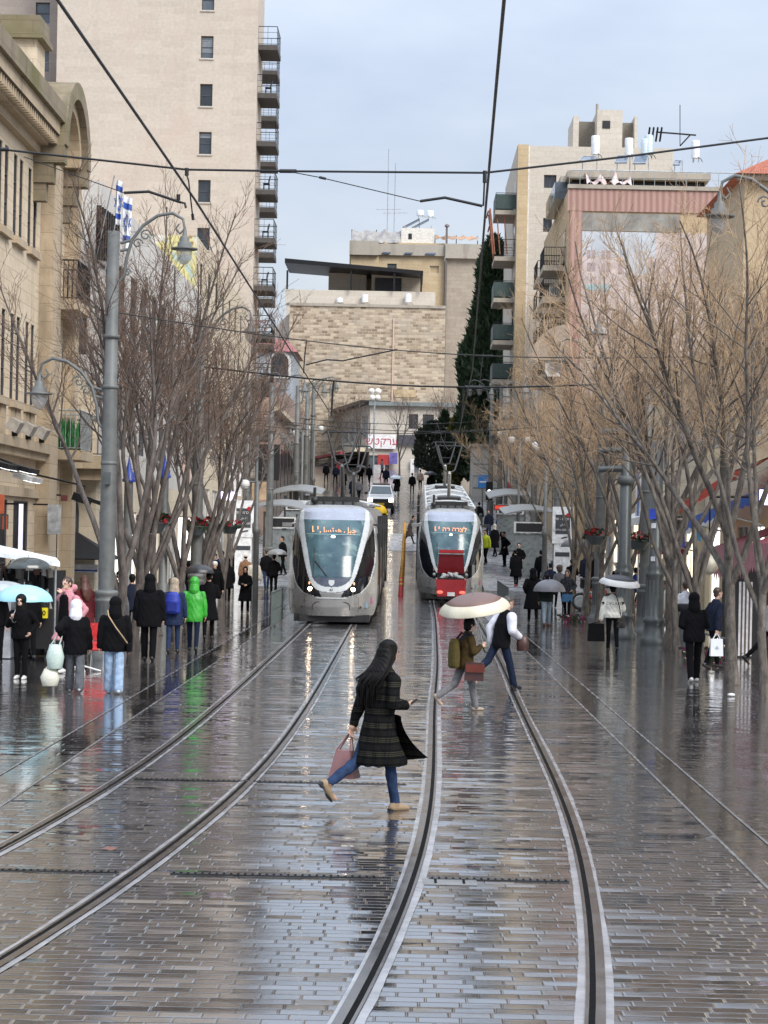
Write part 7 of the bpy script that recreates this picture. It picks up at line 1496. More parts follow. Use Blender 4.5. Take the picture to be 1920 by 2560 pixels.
    if top in ('jacket', 'puffer', 'hoodie'):
        z0 = (hem or .84)+dz; loft(mb, [(z0, 0, 0, (.165+ext)*wide, .125+ext), (z0+.08, 0, 0, (.172+ext)*wide, .132+ext), (1.05+dz, 0, lean*.3, (.160+ext)*wide, .118+ext), (1.25+dz, 0, lean*.7, (.172+ext)*wide, .118+ext), (1.36+dz, 0, lean, (.150+ext*.7)*wide, .10+ext*.7), (1.43+dz, 0, lean, .125+ext*.3, .09), (1.475+dz, 0, lean, .085, .075), (1.50+dz, 0, lean, .075, .07)])
    else:
        z0 = (hem or .5)+dz; loft(mb, [(z0, 0, .05, .255*wide, .275), (z0+.03, 0, .05, .26*wide, .28), (.80+dz, 0, .01, .215*wide, .175), (1.02+dz, 0, lean*.3, .18*wide, .135), (1.25+dz, 0, lean*.7, .19*wide, .135), (1.36+dz, 0, lean, .165*wide, .115), (1.43+dz, 0, lean, .13, .095), (1.47+dz, 0, lean, .09, .08), (1.51+dz, 0, lean, .08, .075)])
    for i in (0, 1):
        rc(mb, SH[i]-Z3*.04, .062+ext*.5, EL[i], .056+ext*.5); rc(mb, EL[i], .056+ext*.5, WR[i]-(WR[i]-EL[i]).normalized()*.01, .043+ext*.4)
    J_ = vox(mb, 'coat' if top == 'coat' else 'jacket', tm, T, v, 3, wr_*(1.8 if top == 'puffer' else 1.2), sd_, sc)
    # head
    mb = MB(); nm = head
    if head == 'hair': mb.ell(HD+Vector((0, -.022, .035)), (.085, .10, .098), 12); mb.ell(HD+Vector((0, -.06, -.03)), (.07, .05, .06), 10)
    elif head == 'bob': nm = 'hair'; mb.ell(HD+Vector((0, -.025, .03)), (.100, .115, .108), 12); mb.ell(HD+Vector((0, -.055, -.05)), (.095, .075, .08), 10)
    elif head == 'long':
        nm = 'hair'; mb.ell(HD+Vector((0, -.022, .035)), (.092, .108, .102), 12); loft(mb, [(1.18+dz, 0, lean-.15, .05, .03), (1.3+dz, 0, lean-.14, .12, .05), (1.45+dz, 0, lean-.10, .135, .075), (1.58+dz, 0, lean*1.5-.05, .11, .085), (1.66+dz, 0, lean*1.5-.03, .09, .09)])
    elif head == 'curly': nm = 'hair'; mb.ell(HD+Vector((0, -.03, .05)), (.14, .14, .13), 12); mb.ell(HD+Vector((0, -.08, -.04)), (.13, .09, .11), 10)
    elif head == 'hood':
        mb.ell(HD+Vector((0, -.035, .022)), (.116, .122, .124), 12); rc(mb, HD+Vector((0, -.05, -.06)), .112, NK+Vector((0, -.03, -.04)), .125)
    elif head in ('cap', 'beanie', 'helmet'):
        z_ = .045 if head != 'helmet' else .06; mb.ell(HD+Vector((0, -.012, z_)), (.092, .108, .085 if head != 'helmet' else .10), 12); nm = head
        if head == 'cap': mb.ell(HD+Mh @ Vector((0, .11, .045)), (.07, .07, .014), 10)
    elif head == 'scarf': nm = 'headscarf'; mb.ell(HD+Vector((0, -.03, .025)), (.098, .11, .115), 12); rc(mb, HD+Vector((0, -.03, -.07)), .09, NK+Vector((0, 0, -.04)), .10)
    if mb.v: mb.v = [tuple(HD+Mh @ (Vector(p)-HD)) for p in mb.v] if turn else mb.v; vox(mb, nm, hm, T, max(.010, v*.75), 2, .003 if nm in ('hair',) else 0, sd_, sc)
    if head in ('cap', 'beanie', 'helmet'): mb = MB(); mb.ell(HD+Vector((0, -.04, -.015)), (.08, .07, .07), 10); vox(mb, 'hair', M_HAIR, T, .014, 2, 0, sd_, sc)
    if face:
        for s in (-1, 1): mb = MB(); mb.ell([c*sc for c in HD+Mh @ Vector((s*.032, .092, .004))], (.012*sc, .007*sc, .007*sc), 8); o = mb.build('eye', M_EYE); o.parent = T
        mb = MB(); mb.ell([c*sc for c in HD+Mh @ Vector((0, .093, -.052))], (.022*sc, .007*sc, .006*sc), 8); o = mb.build('mouth', M_LIP); o.parent = T
    T_ = Matrix.Translation(pos) @ Matrix.Rotation(rz, 4, 'Z')
    info = {'T': T, 'M': T_, 'wr': [T_ @ (w*sc) for w in WR], 'hand': [T_ @ ((w+(w-e).normalized()*.07)*sc) for w, e in zip(WR, EL)], 'feet': [(Lg[i][2]*sc, pit[i]) for i in (0, 1)], 'head': T_ @ (HD*sc), 'sc': sc, 'dz': dz, 'W': lambda x, y, z: T_ @ (Vector((x, y, z+dz))*sc), 'jacket': J_}
    return info
def umbrella(label, c, r, dep, hand, m, band=None, tiltv=(0, 0), under=None, seg=8, group='open umbrellas', clear=False):
    c = Vector(c); T = thing('umbrella', label, 'umbrella', hand if hand is not None else c, group=group)
    ax = Vector((tiltv[0], tiltv[1], 1)).normalized(); R_ = Z3.rotation_difference(ax).to_matrix()
    def pt(a, t, o=0):
        k = cos(pi/seg)/cos(((a) % (2*pi/seg))-pi/seg); k = 1-(1-k)*t*.9; z = -dep*(1-cos(t*pi*.5))*1.0-.02*t*(1-k)*8
        return c+R_ @ Vector((r*sin(t*pi/2*.96)*k*cos(a), r*sin(t*pi/2*.96)*k*sin(a), z-o))
    n, ts = seg*4, [0, .15, .3, .45, .6, .72, .84, 1.0]
    def shell(i0, i1, o):
        mb = MB(); vs = []; tt = ts[i0:i1+1]
        for t in tt:
            for k in range(n): vs.append(pt(2*pi*k/n, t, o))
        for t in tt:
            for k in range(n): vs.append(pt(2*pi*k/n, t, o+.006))
        q = len(tt)*n; fs = []
        for i in range(len(tt)-1):
            for k in range(n): a, b = i*n+k, i*n+(k+1) % n; fs += [(a, b, b+n, a+n), (q+a, q+a+n, q+b+n, q+b)]
        for k in range(n): a, b = (len(tt)-1)*n+k, (len(tt)-1)*n+(k+1) % n; fs.append((a, b, q+b, q+a))
        mb.add(vs, fs, 0, True); return mb
    shell(0, 4 if band else 7, 0).build('canopy', m, T)
    if band: shell(4, 7, .0).build('border', band, T)
    top = c+R_ @ Vector((0, 0, .05)); lo = Vector(hand) if hand is not None else c-ax*.75
    mb = MB(); mb.tube([top, c-ax*.1, lo-(c-lo).normalized()*.06], .009, 6); mb.build('shaft', M_STEEL, T)
    mb = MB(); e = lo-(c-lo).normalized()*.06; mb.tube([lo, e, e+Vector((.02, 0, -.05)), e+Vector((.06, 0, -.06)), e+Vector((.08, 0, -.03))], .013, 6); mb.build('handle', M_TRIM, T)
    for k in range(seg):
        mb = MB(); a = 2*pi*k/seg; mb.tube([pt(a, .02, .012), pt(a, .5, .012), pt(a, 1, .010)], .004, 4); mb.build('rib', M_STEEL, T)
    return T
def bag(name, label, p, size, m, handle=None, cat='bag', hm=None, words=None, wm=None, yaw=0, soft=.0, tp=.46):
    p = Vector(p); T = thing(name, label, cat, p); w, d, h = size
    mb = MB(); loft(mb, [(-h, 0, 0, w*.46, d*.46), (-h*.97, 0, 0, w*.5, d*.5), (-h*.5, 0, 0, w*(.5+soft), d*(.5+soft)), (-.02, 0, 0, w*.42, d*.3), (0, 0, 0, w*.40, d*.2)], 20); mb.sm = [True]*len(mb.f)
    if soft < .05:
        mb = MB(); mb.hexa([(-w/2, -d/2, -h), (w/2, -d/2, -h), (w/2, d/2, -h), (-w/2, d/2, -h), (-w*tp, -d*.3, 0), (w*tp, -d*.3, 0), (w*tp, d*.3, 0), (-w*tp, d*.3, 0)])
    mb.xform(Matrix.Translation(p) @ Matrix.Rotation(yaw, 4, 'Z')); mb.build('body', m, T)
    if handle:
        H_ = Vector(handle); u = Vector((cos(yaw), sin(yaw), 0))*w*.28
        for s in (-1, 1): mb = MB(); dd = Vector((-sin(yaw), cos(yaw), 0))*d*.2*s; mb.tube([p+u+dd, (p+u+dd).lerp(H_, .75), H_, (p-u+dd).lerp(H_, .75), p-u+dd], .008, 5); mb.build('handle', hm or m, T)
    if words: txt(words, h*.22, 'printed_mark', wm or M_TRIM, T, Matrix.Translation(p+Vector((0, 0, -h*.5))) @ Matrix.Rotation(yaw, 4, 'Z') @ Matrix.Translation((0, -d*.5-.004, 0)) @ Matrix.Rotation(pi/2, 4, 'X'))
    return T
# plaid cloth of the woman in front
def plaid():
    k = NT('dark_plaid_wool'); sp = k.n('ShaderNodeSeparateXYZ'); k.l(k.obj(), sp.inputs[0])
    def lines(s, period, spec):
        f = k.math('FRACT', k.math('DIVIDE', k.math('ADD', s, 5.0), period)); o = None
        for c, w in spec: q = k.math('LESS_THAN', k.math('ABSOLUTE', k.math('SUBTRACT', f, c)), w); o = q if o is None else k.math('MAXIMUM', o, q)
        return o
    h = lines(sp.outputs[2], .135, ((.15, .035), (.28, .03), (.41, .03))); hb = lines(sp.outputs[2], .135, ((.75, .17),)); v_ = lines(k.math('ADD', sp.outputs[0], k.math('MULTIPLY', sp.outputs[1], .6)), .12, ((.2, .06), (.45, .05))); vb = lines(k.math('ADD', sp.outputs[0], k.math('MULTIPLY', sp.outputs[1], .6)), .12, ((.78, .15),))
    c = k.mix(k.math('MULTIPLY', hb, .55), (.004, .0045, .005), (.014, .0135, .012)); c = k.mix(k.math('MULTIPLY', vb, .35), c, (.009, .0085, .008)); c = k.mix(k.math('MULTIPLY', h, .75), c, (.05, .048, .033)); c = k.mix(k.math('MULTIPLY', v_, .6), c, (.004, .005, .007))
    k.l(c, k.b.inputs['Base Color']); k.b.inputs['Roughness'].default_value = .95; k.b.inputs['Specular IOR Level'].default_value = .08; k.l(k.bump(k.noise(k.obj(), 90, 3), .4, .01), k.b.inputs['Normal']); return k.m
M_PLAID = plaid(); M_BOOT = mat('tan_suede', (.27, .19, .115), .8, var=.2); M_PINK = mat('dusty_pink_leather', (.25, .125, .125), .5)
# 1 the woman crossing in front
p = gnd(940, 2027)
A = person('woman with long black hair and dark plaid coat striding across the tracks, pink handbag', p, 1.70, -.98, (-.40, .62, .22, .04), ((-.23, -.16, .86), (.13, .24, 1.10)), 'coat', M_PLAID, M_JEAN, M_BOOT, 'long', M_HAIR, .011, .07, M_SKIN, True, .50, .98, turn=.15, wr=.006)
T = A['T']
mb = MB(); W_ = lambda x, y, z: Vector((x, y, z))
vs = []; n = 10           # the wind-blown front panel of the coat
for i in range(n+1):
    t = i/n
    for j in range(9): s = j/8; vs.append((-.20+.42*s, .13+.06*sin(s*pi)+.34*(t**1.6)*(.55+.45*s), 1.0-.50*t+.07*t*t*s+A['dz']*.97))
mb.add(vs+[(a, b-.018, c) for a, b, c in vs], [(i*9+j, i*9+j+1, (i+1)*9+j+1, (i+1)*9+j) for i in range(n) for j in range(8)]+[(99+i*9+j, 99+(i+1)*9+j, 99+(i+1)*9+j+1, 99+i*9+j+1) for i in range(n) for j in range(8)], 0, True); o = mb.build('coat_flap', M_PLAID); o.parent = T; o.scale = (A['sc'],)*3
rs_ = random.Random(77); mb = MB(); HD_ = Vector((0, .125, 1.625+A['dz'])); n_ = 0
for i in range(150):           # loose strands over the back of the hair
    a = rs_.uniform(pi*.92, pi*2.08); s0 = HD_+Vector((.088*cos(a), -.01+.10*sin(a), .06+rs_.uniform(-.03, .03))); zb = 1.10+A['dz']+rs_.uniform(-.03, .22); xb = .13*cos(a)+rs_.gauss(0, .02); yb = -.095+.055*sin(a)-.02+rs_.gauss(0, .018)
    mb.tube([s0, Vector((s0.x*1.18, s0.y-.012, HD_.z-.06)), Vector((xb*1.05, .5*(s0.y+yb)-.02, 1.42+A['dz'])), Vector((xb, yb-.012, .5*(1.42+A['dz']+zb))), Vector((xb*.85+rs_.gauss(0, .012), yb+.0, zb))], [.007, .009, .009, .007, .0025], 4)
o = mb.build('hair_strands', M_HAIR); o.parent = T; o.scale = (A['sc'],)*3; o['kind'] = 'stuff'
for an, pp in A['feet']:      # heel and dark sole of each ankle boot
    fd = Vector((0, cos(pp), -sin(pp))); up = Vector((0, sin(pp), cos(pp))); q0 = an-up*.078
    mb = MB(); mb.hexa([q0-fd*.065+Vector((-.026, 0, 0)), q0-fd*.065+Vector((.026, 0, 0)), q0-fd*.012+Vector((.026, 0, 0)), q0-fd*.012+Vector((-.026, 0, 0)), q0-fd*.075+up*.03+Vector((-.03, 0, 0)), q0-fd*.075+up*.03+Vector((.03, 0, 0)), q0+up*.03+Vector((.03, 0, 0)), q0+up*.03+Vector((-.03, 0, 0))]); o = mb.build('boot_heel', M_TRIM); o.parent = T
    mb = MB(); mb.ell(q0+fd*.11+up*.002, (.036, .065, .010), 10, M=Matrix.Rotation(-pp, 3, 'X')); o = mb.build('boot_sole', M_TRIM); o.parent = T
hb = A['hand'][0]; bag('handbag', 'dusty pink leather handbag carried by the woman in the plaid coat', hb+Vector((-.06, .02, -.20)), (.27, .17, .27), M_PINK, hb, hm=M_PINK, yaw=-.45, tp=.28)
mb = MB(); q = hb+Vector((-.03, -.07, -.34)); mb.cbox(q, (.05, .012, .03)); mb.build('clasp', M_TRIM, [c for c in bpy.data.objects if c.name == 'handbag'][0])
hp_ = A['hand'][1]; t = thing('phone', 'dark phone in the raised hand of the woman in the plaid coat', 'phone', hp_); mb = MB(); mb.cbox(hp_+Vector((.03, .02, .02)), (.02, .07, .14), ry=.9); mb.build('case', M_TRIM, t)
# 2 woman under the brown and cream umbrella
M_OLIVE = cloth('olive_brown_fabric', (.05, .032, .012)); M_OLIVB = cloth('olive_canvas', (.085, .065, .022)); M_GRYP = cloth('grey_trousers', (.16, .155, .16)); M_RUST = mat('rust_leather', (.045, .010, .008), .4, coat=.3)
p = gnd(1160, 1776)
B_ = person('short dark haired woman in an olive jacket walking under the brown and cream umbrella', p, 1.47, -1.2, (-.36, .62, .26, .06), ((-.2, .1, 1.0), (.10, .27, 1.22)), 'jacket', M_OLIVE, M_GRYP, mat('taupe_shoe', (.30, .24, .18), .6), 'bob', M_HAIR, .011, .05, M_SKINL, True, .80, 1.0, pants='reg')
hd = B_['hand'][1]; umbrella('brown umbrella with a wide cream border tilted over the woman in olive', (p.x+.10, p.y-.02, 1.80), .56, .25, hd, mat('umbrella_brown', (.15, .09, .075), .5, var=.15), mat('umbrella_cream', (.56, .52, .40), .5, var=.06), (-.14, -.17))
q = B_['W'](-.02, -.20, 1.36); T = thing('backpack', 'olive backpack on the back of the woman under the cream bordered umbrella', 'backpack', q); mb = MB(); loft(mb, [(.82, 0, 0, .15, .07), (.86, 0, 0, .17, .095), (1.1, 0, 0, .17, .10), (1.3, 0, 0, .14, .08), (1.36, 0, 0, .09, .04)]); mb.xform(B_['M'] @ Matrix.Translation((0, -.185, B_['dz']*.8)) @ Matrix.Scale(B_['sc'], 4)); mb.build('body', M_OLIVB, T)
mb = MB(); mb.tube([B_['W'](-.12, -.12, 1.35), B_['W'](-.13, -.02, 1.47), B_['W'](-.12, .10, 1.40), B_['W'](-.13, .11, 1.2)], .02, 5); mb.tube([B_['W'](.12, -.12, 1.35), B_['W'](.13, -.02, 1.47), B_['W'](.12, .12, 1.40)], .02, 5); mb.build('strap', M_DJEAN, T)
q = B_['W'](.24, .06, .92); bag('satchel', 'rust red satchel at the hip of the woman in olive', q+Vector((.02, -.04, .02)), (.30, .12, .28), M_RUST, None, yaw=-.1); mb = MB(); mb.cbox(q+Vector((.03, -.115, -.07)), (.29, .02, .12), rz=-.1); mb.build('flap', mat('rust_leather_light', (.12, .022, .012), .4), [c for c in bpy.data.objects if c.name == 'satchel'][0])
# 3 man in black vest
p = gnd(1250, 1722)
C_ = person('man in a black vest with white sleeves and jeans striding right beside the cream umbrella', p, 1.70, -1.0, (-.55, .40, .32, .05), ((-.25, -.05, .9), (.20, .26, 1.02)), 'jacket', M_BLK, M_DJEAN, M_BSHOE, 'hair', mat('grey_hair', (.05, .045, .04), .5), .011, .09, M_SKIN, True, .80, 1.05, pants='reg')
mb = MB()
for i in (0, 1):
    M_ = C_['M'].inverted(); w = M_ @ C_['wr'][i]; sh = Vector((.195*(1 if i else -1), .09, 1.40+C_['dz']))*C_['sc']; e, _ = ik(sh, w, 1 if i else -1, .29*C_['sc'], .26*C_['sc']); mb = MB(); rc(mb, sh-Z3*.03, .097, e, .08); rc(mb, e, .08, w, .062); vox(mb, 'sleeve', mat('white_shirt', (.60, .60, .66), .8, bump=.2), C_['T'], .012, 3, .003, 3)
bag('wash_bag', 'small dark brown bag carried by the man in the black vest', C_['hand'][1]+Vector((.03, -.02, .03)), (.20, .13, .26), mat('brown_leather', (.05, .018, .012), .4), None, soft=.06)
# 4 hooded figure in black, right
p = gnd(1733, 1706); person('person all in black with the hood up walking away on the right pavement', p, 1.72, .1, STEP, ((-.13, .22, 1.06), (.13, .22, 1.06)), 'hoodie', M_BLK, M_BLK, M_WSHOE, 'hood', M_BLK, .012, .05, near=True, hem=.80, wide=1.15, pants='reg', face=False)
# 5 man in the navy jacket with the white paper bag
p = gnd(1782, 1672); D_ = person('man with cropped hair in a navy jacket carrying a white paper bag', p, 1.74, -1.15, STEP, ((-.2, .15, 1.0), (.25, -.08, .84)), 'jacket', M_NAVY, M_BLK, M_BSHOE, 'hair', M_BRH, .012, .05, M_SKINL, True, .82, 1.05)
h_ = D_['hand'][1]; bag('paper_bag', 'white paper carrier bag hanging from the hand of the man in navy', h_+Vector((0, -.01, -.13)), (.27, .11, .36), mat('paper_white', (.74, .76, .80), .6, var=.06), h_, words='\u25b3', wm=mat('bag_print', (.25, .36, .40), .6), yaw=.1)
# 6 partly hidden people on the right
p = gnd(1713, 1615); person('person with a white top and dark strap half hidden behind the right trunks', p, 1.66, .3, STAND, HANG, 'jacket', mat('white_top', (.66, .67, .7), .8), M_BLK, M_BSHOE, 'hair', M_BRH, .018)
p = gnd(1925, 1668); person('person in grey walking right behind the rightmost trunk, leg stretched back', p, 1.75, -1.4, (-.55, .25, .4, .1), SWING, 'hoodie', mat('pale_grey_top', (.42, .41, .41), .8), M_BLK, M_BSHOE, 'hair', M_BRH, .016)
# 7 person in white lettered jacket under the black and white umbrella
p = gnd(1530, 1630); M_WJ = mat('cream_jacket', (.66, .65, .58), .75, var=.08, bump=.15)
E_ = person('person in a cream jacket lettered DREAMS with black cap and black bags', p, 1.62, .08, (.12, .05, -.10, .3), ((-.30, .02, .86), (.14, .20, 1.25)), 'puffer', M_WJ, M_BLK, M_BSHOE, 'cap', M_BLK, .013, .03, near=True, hem=.90, wide=1.08, face=False)
txt('DREAMS', .105, 'jacket_lettering', M_TRIM, E_['T'], face_mat(E_['W'](0, -.232, 1.27), .08)@Matrix.Translation((0, 0, .012)))
for s in (-1, 1): mb = MB(); a_ = E_['W'](s*.26, 0, 1.28); mb.cbox(a_, (.05, .16, .045), ry=-s*.75); mb.build('sleeve_band', M_BLK, E_['T'])
umbrella('black and white umbrella over the person in the lettered cream jacket', (1547*0+p.x+.17, p.y+.02, 1.83), .50, .22, E_['hand'][1], M_UMB, mat('umbrella_white', (.60, .60, .59), .5, var=.04), (.10, -.12))
h_ = E_['hand'][0]; bag('tote_bag', 'big black holdall in the left hand of the person in cream', h_+Vector((-.10, 0, -.05)), (.40, .22, .42), M_BLK, h_, soft=.02); q = E_['W'](.2, -.08, .92); bag('shoulder_bag', 'black patterned shoulder bag on the hip of the person in cream', q, (.20, .12, .26), cloth('patterned_bag', (.05, .045, .04), .7, .9), None, soft=.07); mb = MB(); mb.tube([q, E_['W'](.13, -.21, 1.2), E_['W'](.06, -.16, 1.46), E_['W'](.02, .02, 1.53)], .012, 5); mb.build('strap', M_BLK, [c for c in bpy.data.objects if c.name == 'shoulder_bag'][0])
# 8 couple with grey umbrella
p = gnd(1331, 1558); person('person in a long dark coat walking away beside the grey umbrella', p, 1.74, .1, STEP, POCK, 'coat', M_BLK, M_BLK, M_BSHOE, 'hood', M_BLK, .018, hem=.46, wide=1.12, face=False)
p = gnd(1366, 1567); G_ = person('person with a green striped backpack and light jeans under the grey umbrella', p, 1.62, 0, STEP, HOLDR, 'jacket', cloth('dark_green', (.02, .03, .025)), cloth('pale_jeans', (.24, .31, .38)), mat('brown_shoe', (.13, .05, .03), .5), 'hair', M_HAIR, .018, face=False)
c = atY(1374, 1448, p.y); umbrella('plain grey umbrella covering the head of the person in light jeans', (c.x, p.y, c.z), .49, .36, G_['hand'][1], mat('umbrella_grey', (.17, .17, .19), .45, var=.1))
p = gnd(1417, 1544); person('woman with long hair and a blue skirt walking towards the camera in white boots', p, 1.64, 2.9, STEP, ((-.2, .12, 1.02), (.2, .12, 1.0)), 'jacket', cloth('striped_knit', (.035, .037, .045), .9, .8), M_BLK, M_WSHOE, 'long', M_BRH, .017, skin=M_SKINL); T = bpy.data.objects[[o.name for o in bpy.data.objects if o.name.startswith('person')][-1]]
mb = MB(); loft(mb, [(.56, 0, 0, .19, .16), (.75, 0, 0, .20, .165), (.98, 0, 0, .165, .13)]); T2 = [o for o in COL.objects if o.get('label', '').startswith('woman with long hair and a blue skirt')][0]; vox(mb, 'skirt', cloth('blue_denim_skirt', (.07, .17, .30)), T2, .016, 2, .003, 2, 1.64/1.75)
def crowd(spec):
    for s in spec:
        lab, px, py, h, rz = s[:5]; kw = s[5] if len(s) > 5 else {}; kw = dict(kw); Y = kw.pop('Y', None); up = kw.pop('up', 0); um = kw.pop('umb', None)
        g = gnd(px, py) if Y is None else Vector((uv_(px, py)[0]*Y/F, Y, gz(Y)+up))
        kw.setdefault('v', .02 if g.y < 75 else (.026 if g.y < 110 else .034)); kw.setdefault('face', g.y < 60)
        i = person(lab, g, h, rz, **kw)
        if um: cpx, cpy, r, m_, l2 = um[:5]; c = atY(cpx, cpy, g.y); umbrella(l2, (c.x, g.y+(um[6] if len(um) > 6 else -.05), c.z), r, r*.55, i['hand'][1], m_, um[5] if len(um) > 5 else None, seg=8)
MAROON = cloth('maroon_fabric', (.12, .02, .025)); M_BROWNC = cloth('camel_coat', (.22, .12, .07)); M_BLUEC = cloth('blue_coat', (.02, .035, .16)); M_GREYC = cloth('grey_coat', (.12, .12, .13)); M_PINKC = cloth('pink_coat', (.52, .24, .27), .85, .12); M_CRM = cloth('cream_fabric', (.6, .54, .44), .8, .1)
